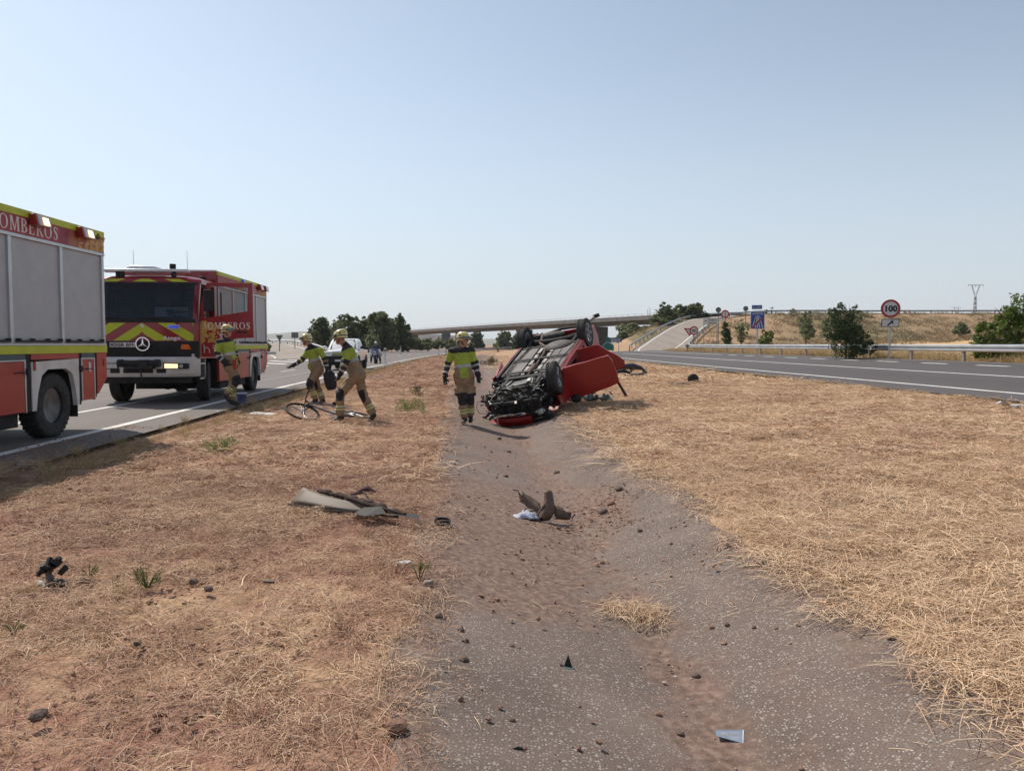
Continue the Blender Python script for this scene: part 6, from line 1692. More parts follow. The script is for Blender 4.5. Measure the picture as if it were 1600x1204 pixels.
for k, (px, d, y1) in enumerate(((1206,260,479),(1340,300,487),(1212,420,485),(1012,300,483),(1015.5,330,480))):
    x = PX(px, 500, d).x; top = PX(px, y1, d).z
    b = MB(); b.tube([(0,0,-1),(0,0,top-EYE-.5)], .14 if k < 3 else .10, 6); 
    if k < 3: b.tube([(-.7,0,top-EYE-.9),(.7,0,top-EYE-.9)], .08, 4)
    o = b.build('utility_pole', M_sgrey, None); o.location = (x, d, EYE+.5)
    tag(o, ('thin utility pole on the skyline right of the blue motorway sign', 'thin utility pole on the skyline above the roadside bush', 'faint far utility pole just right of the nearer one', 'left one of two masts behind the trees by the bridge end', 'right one of two masts behind the trees by the bridge end')[k], 'pole')

# ------------------------------------------------------------------ far hills and buildings
def hills():
    V = []; F = []; n = 220
    for i in range(n+1):
        a = R(-75+150*i/n); d = 3900
        hgt = 14+34*float(vnoise(np.array([a*9]), np.array([0.0]), 1.0, 3)[0])*(1.5 if a < -.2 else .8)+6*float(vnoise(np.array([a*60]), np.array([0.0]), 1.0, 5)[0])
        V += [(math.sin(a)*(d-500), math.cos(a)*(d-500), -3), (math.sin(a)*d, math.cos(a)*d, EYE+hgt), (math.sin(a)*(d+400), math.cos(a)*(d+400), -6)]
    for i in range(n):
        for k in range(2): F.append((i*3+k, (i+1)*3+k, (i+1)*3+k+1, i*3+k+1))
    o = link_mesh('hills', np_mesh('hills', V, F, smooth=True), mat('far_hills', (.14,.14,.10), (.24,.20,.13), rough=1, scale=.004, detail=8)); tag(o, kind='structure')
hills()
for (px0, px1, d, y0, lab) in ((650,690,470,522.5,'long low white warehouse behind the hedge under the overpass'),(702,724,520,524,'small white warehouse right of the long one under the overpass')):
    a, b_ = PX(px0, y0, d), PX(px1, y0, d); t = thing('warehouse', lab, 'warehouse', ((a.x+b_.x)/2, d, G((a.x+b_.x)/2, 390)-.5)); W = b_.x-a.x; H = a.z-t.location.z
    b = MB(); b.box(-W/2,0,0,W/2,20,H*.72); b.build('wall', M_white, t)
    b = MB(); b.prism([(-W/2-.3,H*.72),(W/2+.3,H*.72),(W/2-.5,H),(-W/2+.5,H)], 'y', -.3, 20.3); b.build('roof', mat('pale_roof', (.6,.6,.6), (.5,.5,.5), rough=.5, scale=.3), t)

# ------------------------------------------------------------------ vegetation
def leaf_mat(name, a, b, c, trans=.25):
    return mat(name, a, b, rough=.65, scale=.7, attr='rnd', c3=c, trans=trans, spec=.3)
M_pine = leaf_mat('pine_foliage', (.075,.095,.048), (.20,.225,.10), (.125,.15,.065), .5)
M_shrub = leaf_mat('shrub_foliage', (.13,.155,.075), (.31,.33,.17), (.22,.24,.12), .5)
M_fig = leaf_mat('bright_leaf_foliage', (.05,.085,.018), (.22,.27,.05), (.12,.17,.03))
M_darkl = leaf_mat('dark_leaf_foliage', (.035,.058,.022), (.13,.17,.06), (.065,.095,.035), .38)
M_dryb = leaf_mat('dry_shrub_foliage', (.10,.085,.045), (.26,.20,.11), (.17,.14,.075))
M_bark = mat('bark', (.12,.085,.06), (.06,.045,.035), rough=.9, scale=12, bump=.5, bscale=20)
def leaves(name, lobes, n, size, m_, parent, seed=0, shell=.55, up=0.0, aspect=.5, clump=0, zmin=None, leafshape=False):
    """lobes (cx,cy,cz,rx,ry,rz); leaf quads spread through the lobes, denser towards the skin, grouped in clumps"""
    r = np.random.RandomState(seed+100)
    w_ = np.array([l[3]*l[4]*l[5] for l in lobes])**.7; w_ /= w_.sum(); L = np.array(lobes)
    if clump:
        nc = max(n//clump, 3); k = r.choice(len(lobes), nc, p=w_)
        d = r.normal(size=(nc,3)); d /= np.linalg.norm(d, axis=1)[:,None]; q = (shell+(1-shell)*r.rand(nc))**.6
        C = L[k,:3]+d*L[k,3:]*q[:,None]; cs = L[k,3:].mean(1)*r.uniform(.14,.34,nc)
        j = r.randint(0, nc, n); P = C[j]+r.normal(size=(n,3))*cs[j][:,None]*np.array([.55,.55,.42])
        cr = r.rand(nc)[j]
    else:
        k = r.choice(len(lobes), n, p=w_); d = r.normal(size=(n,3)); d /= np.linalg.norm(d, axis=1)[:,None]
        P = L[k,:3]+d*L[k,3:]*((shell+(1-shell)*r.rand(n))**.6)[:,None]; cr = r.rand(n)
    if zmin is not None: P[:,2] = np.maximum(P[:,2], zmin+.3*size*r.rand(n))
    a = r.normal(size=(n,3)); a[:,2] += up; a /= np.linalg.norm(a, axis=1)[:,None]
    b = np.cross(a, r.normal(size=(n,3))); b /= np.linalg.norm(b, axis=1)[:,None]
    s = size*r.uniform(.55,1.35,n)[:,None]
    if leafshape:
        c = np.cross(a, b); V = np.stack([P-a*s, P-a*s*.2+b*s*aspect+c*s*.12, P+a*s, P-a*s*.2-b*s*aspect+c*s*.12], 1).reshape(-1,3)
    else:
        V = np.stack([P-a*s-b*s*aspect*.6, P+a*s*.2-b*s*aspect, P+a*s, P-a*s*.3+b*s*aspect], 1).reshape(-1,3)
    F = np.arange(n*4).reshape(-1,4)
    rnd = np.clip(.55*cr+.45*r.rand(n), 0, 1)
    return link_mesh(name, np_mesh(name, V, F, rnd=rnd), m_, parent)
def limbs(parent, H, base_r, spread, seed, nlimb=6, m_=None, lean=(0,0), name='trunk'):
    r = random.Random(seed); b = MB()
    top = Vector((lean[0]*H, lean[1]*H, H*.75)); b.tube([(0,0,-.2),(top.x*.3,top.y*.3,H*.3),tuple(top)], [base_r,base_r*.75,base_r*.3], 8)
    for i in range(nlimb):
        u = .22+.6*i/nlimb; a = r.uniform(0, 6.28); p0 = Vector((top.x*u,top.y*u,H*.75*u)); L = spread*r.uniform(.6,1.0)
        p2 = p0+Vector((math.cos(a)*L, math.sin(a)*L, H*.22*r.uniform(.6,1.4))); p1 = (p0+p2)/2+Vector((0,0,-.05*H))
        b.tube([p0,p1,p2], [base_r*.45,base_r*.3,base_r*.1], 5)
    return b.build(name, m_ or M_bark, parent, smooth=True)
def tree(name, label, cat, px, d, ytop, wpx, n, size, m_, seed, group=None, base=None, shape='round', nl=9, trunkvis=True, ybase=None, clump=18, shell=.45, leafshape=False, aspect=.5, up=0.0):
    x = PX(px, 540, d).x; gz = (G(x, min(d, 395)) if base is None else base) - .05
    H = PX(px, ytop, d).z-gz; W = wpx/FPX*d/2
    t = thing(name, label, cat, (x, d, gz), random.Random(seed).uniform(0,6), group)
    r = random.Random(seed*7+1); lob = []
    if shape == 'cone':
        for i in range(nl):
            u = (i+.5)/nl; rr = W*(math.sin(math.pi*min(1,(1-u)*.86+.10))**.8)
            a = r.uniform(0,6.28); o = rr*.35
            lob.append((math.cos(a)*o, math.sin(a)*o, H*(.12+.80*u), rr*.72, rr*.72, H*.13))
    else:
        for i in range(nl):
            a = r.uniform(0,6.28); u = r.random(); o = W*.58*math.sqrt(r.random()); zz = H*(.26+.58*u)
            k = 1-.45*abs(u-.35)
            lob.append((math.cos(a)*o, math.sin(a)*o, zz, W*.52*k, W*.52*k, H*.19*k))
        lob.append((0,0,H*.5,W*.6,W*.6,H*.34)); lob.append((r.uniform(-.2,.2)*W,0,H*.86,W*.30,W*.30,H*.13))
        if cat == 'tree' and size > .2:
            for q in range(5):
                a = q*1.256+r.random(); lob.append((math.cos(a)*W*.5, math.sin(a)*W*.5, H*r.uniform(.14,.26), W*.48, W*.48, H*.15))
            lob.append((0,0,H*.2,W*.7,W*.7,H*.18))
    leaves('crown', lob, n, size, m_, t, seed, shell, clump=clump, leafshape=leafshape, aspect=aspect, up=up, zmin=.05)
    limbs(t, H, max(.05, H*.022), W*.7, seed)
    return t
TG = 'conifers beyond the left road'
tree('pine_tree','leftmost dark round pine beyond the left road, behind the reaching firefighter','tree',503,152,494,50,8000,.27,M_pine,1,TG)
tree('pine_tree','broad pine with a pointed top right of the leftmost pine','tree',540,150,488,58,9500,.27,M_pine,2,TG)
tree('pine_tree','small pine tucked between the leftmost pine and the broad one','tree',525,160,496,34,4400,.27,M_pine,12,TG)
tree('pine_tree','tallest and darkest pine of the row above the white pickup','tree',595,148,484.5,54,10000,.27,M_pine,3,TG)
tree('pine_tree','narrow pine at the right end of the left row, touching the overpass','tree',627,158,489,38,6000,.27,M_pine,4,TG)
tree('pine_tree','pine in the gap between the broad and the tallest pine','tree',568,156,491,42,5600,.27,M_pine,13,TG)
tree('bush','pale green bush at the foot of the tallest pine','bush',583,128,517,26,1800,.2,M_shrub,14)
HG = 'rounded bushes of the hedge under the overpass'
for k, (px, yt, wp) in enumerate(((612,525,34),(630,524,34),(650,526,32),(668,527,30),(686,526,30),(704,527,26))):
    tree('bush', ('leftmost bush of the hedge, beside the motorcycle', 'second hedge bush from the motorcycle', 'third hedge bush from the motorcycle', 'fourth hedge bush from the motorcycle', 'fifth hedge bush, left of the round sign', 'hedge bush behind the round sign')[k],
         'bush', px, 158, yt, wp, 2400, .20, M_shrub, 20+k, HG, nl=6)
UG = 'trees seen under the overpass'
tree('tree','narrow dark tree just right of the lone firefighter, under the overpass','tree',745,300,517,30,3600,.5,M_pine,31,UG)
tree('tree','dark round tree under the middle of the overpass','tree',786,290,514,34,4600,.5,M_pine,32,UG)
tree('tree','dark tree behind the car wheel, left of the bridge pier','tree',812,300,513,28,3400,.5,M_pine,33,UG)
tree('tree','small dark tree right of the pier, behind the raised wheel','tree',836,300,519,22,2200,.5,M_pine,34,UG)
RG = 'conifers beside the ramp'
def onemb(px, d): return None
tree('pine_tree','largest bushy pine at the left end of the ramp group','tree',1036,146,470,54,9500,.28,M_pine,41,RG,base=EYE+.6)
tree('pine_tree','middle pine of the ramp group','tree',1064,150,475,44,7000,.28,M_pine,42,RG,base=EYE+1.6)
tree('pine_tree','right pine of the ramp group, beside the ramp crest','tree',1087,150,473,42,7000,.28,M_pine,43,RG,base=EYE+2.2)
tree('bush','grey green bush under the bridge end left of the ramp','bush',984,146,504,52,5600,.26,M_shrub,44)
tree('bush','dark bush against the ramp guardrail under the pines','bush',1008,136,510,42,4200,.24,M_darkl,45)
tree('bush','bush below the largest ramp pine','bush',1030,138,498,40,4200,.24,M_pine,46)
tree('tree','small dark broadleaf tree on the bank beside the pale direction board','tree',1135,88,499,22,2400,.11,M_darkl,47)
tree('tree','open pale green sapling left of the blue motorway sign','tree',1158,92,491,26,1100,.12,M_shrub,48)
tree('bush','light green bush at the post of the blue motorway sign','bush',1196,76,513,32,1800,.10,M_fig,49)
tree('tree','small round tree on the embankment right of the blue motorway sign','tree',1259,108,484,34,2600,.14,M_shrub,50)
tree('bush','low grey bush halfway up the embankment','bush',1500,125,504,34,1800,.2,M_shrub,51, nl=5)
tree('bush','tiny bush on the embankment skyline','bush',1196,150,484,8,300,.2,M_dryb,52, base=EYE+5.3, nl=3)
tree('bush','small bush on the skyline above the hill slope','bush',1236,158,482,14,500,.2,M_shrub,53, base=EYE+5.6, nl=4)
tree('bush','roadside bush at the left end of the hillside grass','bush',420,96,529,12,700,.12,M_shrub,54)
for k, (px, d, yt, wp, m__, lab) in enumerate(((972,128,516,30,M_shrub,'pale bush at the foot of the bridge end, left of the ramp guardrail'),(996,140,507,34,M_darkl,'dark bush under the bridge end behind the ramp guardrail'),
     (1016,124,520,26,M_shrub,'low pale bush touching the ramp guardrail'),(1046,140,494,34,M_darkl,'dark undergrowth at the foot of the ramp pines'),(1074,148,488,30,M_pine,'undergrowth beside the ramp crest below the pines'))):
    tree('bush', lab, 'bush', px, d, yt, wp, 3600, .24, m__, 80+k, 'bushes on the bank left of the ramp', nl=7, base=EYE-.3)
# large roadside bushes
def big_bush(label, px, d, ytop, wpx, n, size, m_, seed, lobes_u, leafshape=True, extra=None):
    x = PX(px, 540, d).x; gz = G(x, d)-.05; H = PX(px, ytop, d).z-gz; W = wpx/FPX*d/2
    t = thing('bush', label, 'bush', (x, d, gz), 0)
    lob = [(a*W, b*W*.8, c*H, e*W, e*W, g*H) for a, b, c, e, g in lobes_u]
    leaves('crown', lob, n, size, m_, t, seed, .35, clump=26, leafshape=leafshape, aspect=.42, zmin=.03)
    limbs(t, H, .06, W*.8, seed, 9)
    b = MB(); r = random.Random(seed)
    for k in range(40):
        a = r.uniform(0,6.28); l = lob[r.randrange(len(lob))]; p = Vector((l[0]+math.cos(a)*l[3]*.8, l[1]+math.sin(a)*l[3]*.8, l[2]+l[5]*r.uniform(.2,1.1))); b.tube([(0,0,H*.3), tuple((p+Vector((0,0,H*.3)))/2), tuple(p)], [.018,.012,.004], 4)
    b.build('twigs', M_bark, t)
    return t
big_bush('large dark green bush behind the guardrail left of the 100 sign', 1322, 41, 470, 88, 11000, .058, M_darkl, 61,
   [(0,0,.35,.62,.36),(-.45,.1,.55,.42,.26),(.40,0,.30,.5,.26),(-.12,.2,.72,.40,.20),(.25,-.1,.66,.34,.22),(.28,.1,.86,.18,.12),(-.5,0,.80,.16,.10),(.85,0,.22,.25,.12),(-.2,0,.90,.14,.09)])
big_bush('big bright green leafy bush at the right edge behind the guardrail', 1592, 33.5, 452, 150, 9000, .085, M_fig, 62,
   [(.15,0,.40,.60,.36),(-.45,.1,.34,.42,.26),(.1,0,.70,.40,.25),(.55,0,.75,.45,.26),(-.30,0,.62,.26,.15),(-.68,0,.50,.20,.12),(-.15,0,.16,.7,.16),(.3,0,.90,.22,.12),(-.05,.2,.62,.3,.18),(-.85,0,.26,.22,.16)])
big_bush('tall bush behind the bright one, mostly beyond the right edge', 1640, 38, 440, 90, 3500, .08, M_fig, 63, [(0,0,.5,.8,.45),(-.3,0,.8,.4,.2)])
# ------------------------------------------------------------------ straw, grass, stones (uncountable stuff)
M_straw = mat('straw', (.36,.215,.13), (.78,.59,.395), rough=.75, scale=2, attr='rnd', c3=(.58,.40,.25), spec=.25)
M_strawd = mat('brown_straw', (.22,.115,.078), (.60,.40,.275), rough=.8, scale=2, attr='rnd', c3=(.40,.245,.165), spec=.2)
M_drygr = mat('standing_dry_grass', (.30,.21,.10), (.60,.46,.26), rough=.8, scale=2, attr='rnd', c3=(.44,.33,.17), spec=.2, trans=.2)
M_grn = mat('green_weed', (.12,.165,.045), (.34,.40,.14), rough=.7, scale=2, attr='rnd', c3=(.21,.26,.075), trans=.35)
M_olv = mat('olive_weed', (.12,.115,.04), (.34,.31,.14), rough=.7, scale=2, attr='rnd', c3=(.21,.20,.08), trans=.3)
M_clod = mat('soil_clod', (.20,.105,.068), (.33,.195,.13), rough=.95, scale=18, bump=.6, bscale=60, attr='rnd', c3=(.26,.15,.10))
M_peb = mat('pale_pebble', (.34,.29,.25), (.52,.46,.40), rough=.9, scale=20, attr='rnd', c3=(.42,.37,.32))
def strands(n, area, lmin, lmax, wd, rise, seed, stand=0.0, curve=.25, seg=3):
    """ribbon strands; rise = height of arching, stand>0 -> upright"""
    r = np.random.RandomState(seed)
    P = np.stack([r.uniform(-area,area,n), r.uniform(-area,area,n), r.rand(n)*rise], -1)
    a = r.uniform(0, 2*math.pi, n); D = np.stack([np.cos(a), np.sin(a), r.normal(0,.12,n)+stand*r.uniform(.5,1.6,n)], -1); D /= np.linalg.norm(D, axis=1)[:,None]
    L = r.uniform(lmin,lmax,n)*(.5+.5*r.rand(n)); C = r.normal(size=(n,3))*curve; C[:,2] = -np.abs(C[:,2])*.6 if stand == 0 else -np.abs(C[:,2])*.5
    S = np.cross(D, np.stack([r.normal(0,.5,n), r.normal(0,.5,n), np.ones(n)], -1)); S /= np.linalg.norm(S, axis=1)[:,None]
    V = []
    for k in range(seg+1):
        t = k/seg; w_ = wd*(1-.65*t*t)*r.uniform(.7,1.3,n)[:,None] if k == 0 else wd*(1-.75*t*t)
        p = P+D*(L*t)[:,None]+C*(L*t*t)[:,None]
        if stand == 0: p[:,2] = np.maximum(p[:,2], .003)+rise*.5*math.sin(math.pi*t)
        V += [p-S*w_/2, p+S*w_/2]
    V = np.stack(V, 1).reshape(-1,3); m = 2*(seg+1); base = np.arange(n)*m
    F = np.concatenate([np.stack([base+2*k, base+2*k+1, base+2*k+3, base+2*k+2], -1) for k in range(seg)])
    return V, F, np.tile(r.rand(n), seg)
def rocks(n, area, smin, smax, seed, flat=.6):
    r = np.random.RandomState(seed); V = []; F = []; rn = []
    ico = [(0,0,1),(.894,0,.447),(.276,.851,.447),(-.724,.526,.447),(-.724,-.526,.447),(.276,-.851,.447),(.724,.526,-.447),(-.276,.894,-.447),(-.894,0,-.447),(-.276,-.894,-.447),(.724,-.526,-.447),(0,0,-1)]
    fi = [(0,1,2),(0,2,3),(0,3,4),(0,4,5),(0,5,1),(1,6,2),(2,7,3),(3,8,4),(4,9,5),(5,10,1),(2,6,7),(3,7,8),(4,8,9),(5,9,10),(1,10,6),(6,11,7),(7,11,8),(8,11,9),(9,11,10),(10,11,6)]
    for i in range(n):
        s = smin+(smax-smin)*r.rand()**2.5; c = np.array([r.uniform(-area,area), r.uniform(-area,area), s*.25]); q = np.array(ico)*(1+r.normal(0,.2,(12,1)))*s*np.array([r.uniform(.8,1.3), r.uniform(.8,1.3), flat*r.uniform(.7,1.2)])+c
        F += [(a+len(V), b+len(V), d+len(V)) for a, b, d in fi]; V += list(q); rn += [r.rand()]*20
    return np.array(V), np.array(F), np.array(rn)
def scatter(name, variants, m_, pts, rot, scl, seed=0):
    """one stuff object per variant: points carrying instances of a clump mesh"""
    r = np.random.RandomState(seed); pick = r.randint(0, len(variants), len(pts))
    for k, (V, F, rn) in enumerate(variants):
        me = np_mesh(name+'_clump', V, F, rnd=rn); me.materials.append(m_)
        src = bpy.data.objects.new(name+'_clump', me)
        sel = pick == k; P = pts[sel]
        if len(P) == 0: continue
        pm = bpy.data.meshes.new(name); pm.vertices.add(len(P)); pm.vertices.foreach_set('co', P.astype(np.float32).ravel())
        a = pm.attributes.new('irot', 'FLOAT_VECTOR', 'POINT'); a.data.foreach_set('vector', rot[sel].astype(np.float32).ravel())
        a = pm.attributes.new('iscl', 'FLOAT', 'POINT'); a.data.foreach_set('value', scl[sel].astype(np.float32))
        o = bpy.data.objects.new(name, pm); COL.objects.link(o); o['kind'] = 'stuff'
        g = bpy.data.node_groups.new(name, 'GeometryNodeTree'); g.interface.new_socket('Geometry', in_out='INPUT', socket_type='NodeSocketGeometry'); g.interface.new_socket('Geometry', in_out='OUTPUT', socket_type='NodeSocketGeometry')
        gi = g.nodes.new('NodeGroupInput'); go = g.nodes.new('NodeGroupOutput'); ip = g.nodes.new('GeometryNodeInstanceOnPoints'); oi = g.nodes.new('GeometryNodeObjectInfo')
        oi.inputs['Object'].default_value = src; oi.inputs['As Instance'].default_value = True
        nr = g.nodes.new('GeometryNodeInputNamedAttribute'); nr.data_type = 'FLOAT_VECTOR'; nr.inputs['Name'].default_value = 'irot'
        ns = g.nodes.new('GeometryNodeInputNamedAttribute'); ns.data_type = 'FLOAT'; ns.inputs['Name'].default_value = 'iscl'
        L = g.links; L.new(gi.outputs[0], ip.inputs['Points']); L.new(oi.outputs['Geometry'], ip.inputs['Instance']); L.new(nr.outputs['Attribute'], ip.inputs['Rotation']); L.new(ns.outputs['Attribute'], ip.inputs['Scale']); L.new(ip.outputs[0], go.inputs[0])
        md = o.modifiers.new('scatter', 'NODES'); md.node_group = g
def sow(name, variants, m_, vr, sr, dens, smin, smax, seed, keep=None, dz=0.0, tilt=.06):
    """random points in road coordinates inside the camera's wedge"""
    r = np.random.RandomState(seed); n = int((vr[1]-vr[0])*(sr[1]-sr[0])*dens)
    v = r.uniform(*vr, n); s = r.uniform(*sr, n); x = xof(v, s)
    ok = np.abs(x) < s*.72+1.6
    if keep is not None: ok &= keep(x, s, v, r)
    x, s = x[ok], s[ok]; m = len(x)
    if m == 0: return
    z = ground_h(x, s)+dz
    e = .12; sx = (ground_h(x+e, s, False)-ground_h(x-e, s, False))/(2*e); sy = (ground_h(x, s+e, False)-ground_h(x, s-e, False))/(2*e)
    rz = r.uniform(0, 6.283, m)
    # tilt with the slope (small angles)
    rot = np.stack([np.arctan(sy)+r.normal(0,tilt,m), -np.arctan(sx)+r.normal(0,tilt,m), np.zeros(m)], -1)
    variants_rot = rot; rot[:,2] = 0
    # yaw first, then slope: compose through matrices
    R3 = np.zeros((m,3))
    for i in range(m):
        R3[i] = (Matrix.Rotation(rot[i,1], 3, 'Y') @ Matrix.Rotation(rot[i,0], 3, 'X') @ Matrix.Rotation(rz[i], 3, 'Z')).to_euler()
    scatter(name, variants, m_, np.stack([x, s, z], -1), R3, r.uniform(smin, smax, m), seed)
mats_near = [strands(150,.22,.05,.28,.0034,.030,s,curve=.22) for s in range(1,6)]
chaff = [strands(170,.20,.02,.13,.0030,.020,s,curve=.2) for s in range(6,10)]
mats_mid = [strands(110,.40,.08,.34,.0065,.03,s,curve=.22) for s in range(11,15)]
mats_far = [strands(110,1.0,.2,.6,.018,.05,s,curve=.22) for s in range(21,24)]
short = [strands(46,.16,.03,.11,.0028,.004,s,stand=.8,curve=.3) for s in range(31,35)]
tuft = [strands(60,.07,.10,.34,.0036,.0,s,stand=1.5,curve=.45) for s in range(41,45)]
tall = [strands(40,.14,.22,.55,.0042,.0,s,stand=2.2,curve=.4) for s in range(51,54)]
thickstalk = [strands(5,.25,.18,.5,.006,.012,s,curve=.12) for s in range(61,65)]
def kR(x, s, v, r): return (r.rand(len(x)) < .55+.6*vnoise(x, s, 1.3, 61))
def kL(x, s, v, r): return (r.rand(len(x)) < (.22+.95*vnoise(x, s, 1.1, 62)**1.2)*np.where((v < -1.0) & (s < 6.5), .62, 1.0))
def kH(x, s, v, r):
    d, z, sd_ = path_near(x, s, RP); return (d > 5.0) & (s < 152)
sow('straw_litter', mats_near, M_straw, (2.12,7.5), (2.0,9.5), 34, .8, 1.25, 1, kR, .012)
sow('straw_litter', mats_near, M_straw, (2.3,7.5), (2.0,8.0), 12, .9, 1.4, 71, kR, .02, .15)
sow('brown_straw_litter', mats_near, M_strawd, (-6,-.12), (2.0,9.5), 20, .6, 1.0, 2, kL, .006)
sow('brown_straw_litter', chaff, M_strawd, (-6,-.12), (2.0,9.0), 30, .7, 1.2, 72, kL, .004)
sow('straw_litter', mats_near, M_straw, (-6,-.12), (2.0,9.5), 10, .6, 1.0, 3, kL, .010)
sow('straw_litter', chaff, M_straw, (-6,-.12), (2.0,9.0), 10, .7, 1.2, 73, kL, .006)
sow('straw_litter', mats_mid, M_straw, (2.2,11.2), (9,26), 8, .8, 1.3, 4, kR, .012)
sow('brown_straw_litter', mats_mid, M_strawd, (2.2,11.2), (7,26), 3, .8, 1.2, 74, kR, .012)
sow('straw_litter', mats_mid, M_straw, (-4.9,-.3), (9,26), 4.5, .7, 1.2, 5, kL, .012)
sow('brown_straw_litter', mats_mid, M_strawd, (-4.9,-.2), (8,26), 5, .7, 1.2, 6, kL, .012)
sow('straw_litter', mats_far, M_straw, (2.4,11.1), (26,90), .9, .8, 1.3, 7, None, 0)
sow('brown_straw_litter', mats_far, M_strawd, (-4.8,-.3), (26,90), .9, .8, 1.3, 8, None, 0)
sow('dry_stubble', short, M_strawd, (-6,-.2), (2.0,14), 13, .6, 1.3, 9, kL)
sow('dry_stubble', short, M_straw, (2.3,9), (2.0,14), 7, .6, 1.3, 10, kR)
sow('loose_stalks', thickstalk, M_straw, (2.1,8), (2.0,10), 2.2, .8, 1.4, 12, None, .02)
sow('loose_stalks', thickstalk, M_straw, (-6,-.1), (2.0,14), 1.0, .6, 1.2, 13, None, .012)
# stalks lying on the concrete
rr_ = lambda x, s, v, r: r.rand(len(x)) < .2+.8*np.exp(-((s-6.5)/2.2)**2)
loose = [strands(9,.3,.05,.22,.0032,.006,s,curve=.15) for s in range(71,75)]
sow('loose_stalks', loose, M_straw, (-.15,2.1), (2.0,15), 4.0, .6, 1.1, 14, rr_, .016, .02)
sow('loose_stalks', loose, M_strawd, (-.15,2.1), (4.5,10), 7.0, .6, 1.1, 15, rr_, .016, .02)
sow('loose_stalks', loose, M_straw, (-.2,2.2), (4.52,4.70), 30, .4, .8, 76, None, .014, .02)
sow('loose_stalks', loose, M_straw, (1.2,2.2), (4.5,4.72), 40, .4, .8, 77, None, .014, .02)
# fringe along slab edges and asphalt edges
sow('dry_tufts', tuft, M_strawd, (-.75,-.26), (2.0,34), 6.5, .4, .85, 16)
sow('brown_straw_litter', mats_near, M_strawd, (-.62,-.30), (2.0,12), 16, .5, .8, 75, None, .01)
sow('dry_tufts', tuft, M_straw, (2.12,2.6), (2.4,34), 2.2, .3, .6, 17)
sow('verge_grass', tuft, M_drygr, (-5.15,-4.2), (6,110), 7, .7, 1.35, 18)
sow('verge_grass', tall, M_drygr, (-5.1,-4.5), (8,40), 1.6, .5, 1.0, 19)
sow('verge_grass', tuft, M_drygr, (10.6,11.32), (10,110), 6, .5, 1.05, 20)
sow('verge_grass', tall, M_drygr, (10.8,11.3), (12,60), 1.0, .3, .6, 21)
sow('dry_tufts', tuft, M_drygr, (-4.6,-.3), (2.4,30), 1.1, .35, .85, 22, kL)
sow('dry_tufts', tuft, M_strawd, (2.6,10.6), (4,40), 1.8, .25, .6, 23, lambda x, s, v, r: vnoise(x, s, 1.7, 91) > .45)
sow('dry_tufts', tuft, M_straw, (2.6,10.6), (4,20), 1.2, .25, .6, 92)
sow('dry_tufts', tuft, M_strawd, (-4.8,-.3), (2.2,13), 4.5, .22, .62, 93, lambda x, s, v, r: vnoise(x, s, .8, 94) > .5)
sow('dry_tufts', tuft, M_straw, (2.4,8), (2.2,11), 5.0, .22, .65, 95, lambda x, s, v, r: vnoise(x, s, .9, 96) > .52)
sow('dry_tufts', tuft, M_drygr, (-4.8,-.3), (2.2,13), 1.6, .3, .75, 97, lambda x, s, v, r: vnoise(x, s, .8, 98) > .55)
big = [strands(60,.5,.35,.8,.02,.0,s,stand=1.8,curve=.4) for s in range(81,84)]
sow('roadside_dry_grass', big, M_drygr, (21.9,27), (24,90), 2.6, .6, 1.15, 24)
sow('hillside_dry_grass', [strands(50,1.1,.5,1.1,.05,.0,s,stand=1.2,curve=.4) for s in range(84,87)], mat('hillside_grass', (.17,.12,.065), (.40,.30,.17), rough=.85, scale=2, attr='rnd', c3=(.28,.20,.11)), (24,120), (88,150), .16, .7, 1.4, 25, kH)
hb = [strands(60,.8,.5,1.2,.06,.0,s,stand=.9,curve=.5) for s in range(87,90)]
sow('hillside_scrub', hb, mat('grey_green_scrub', (.10,.10,.045), (.24,.20,.10), rough=.8, scale=2, attr='rnd', c3=(.16,.15,.07)), (24,120), (92,150), .11, .6, 1.3, 26, lambda x, s, v, r: (vnoise(x, s, 14, 31) > .45) & kH(x, s, v, r))
# clods and pebbles
cl = [rocks(26,.22,.003,.019,s) for s in range(1,5)]; pb = [rocks(8,.3,.004,.016,s,.7) for s in range(11,14)]
sow('soil_clods', cl, M_clod, (-6,-.15), (2.0,12), 16, .5, 1.25, 31, lambda x, s, v, r: r.rand(len(x)) < (.25+vnoise(x, s, 1.4, 63))*np.where(v < -.9, 1.0, .4), .012)
sow('soil_clods', cl, M_clod, (-.1,2.1), (4.4,9.5), 6, .4, 1.1, 32, lambda x, s, v, r: r.rand(len(x)) < np.exp(-((s-6.8)/1.8)**2)*.8+.05, .012)
sow('pebbles', pb, M_peb, (1.10,1.20), (2.0,4.4), 150, .35, .8, 33, None, .013)
sow('pebbles', pb, M_peb, (.9,1.4), (2.0,12), 7, .3, .7, 38, None, .012)
sow('soil_clods', cl, M_clod, (1.06,1.24), (4.0,16), 22, .25, .6, 39, None, .010)
sow('soil_clods', pb, M_clod, (-.1,2.1), (2.2,18), 2.2, .6, 1.5, 34, None, .012)
sow('soil_clods', [rocks(3,.25,.012,.036,s) for s in range(21,25)], M_clod, (-5,-.3), (2.2,9), .8, .5, 1.2, 35)

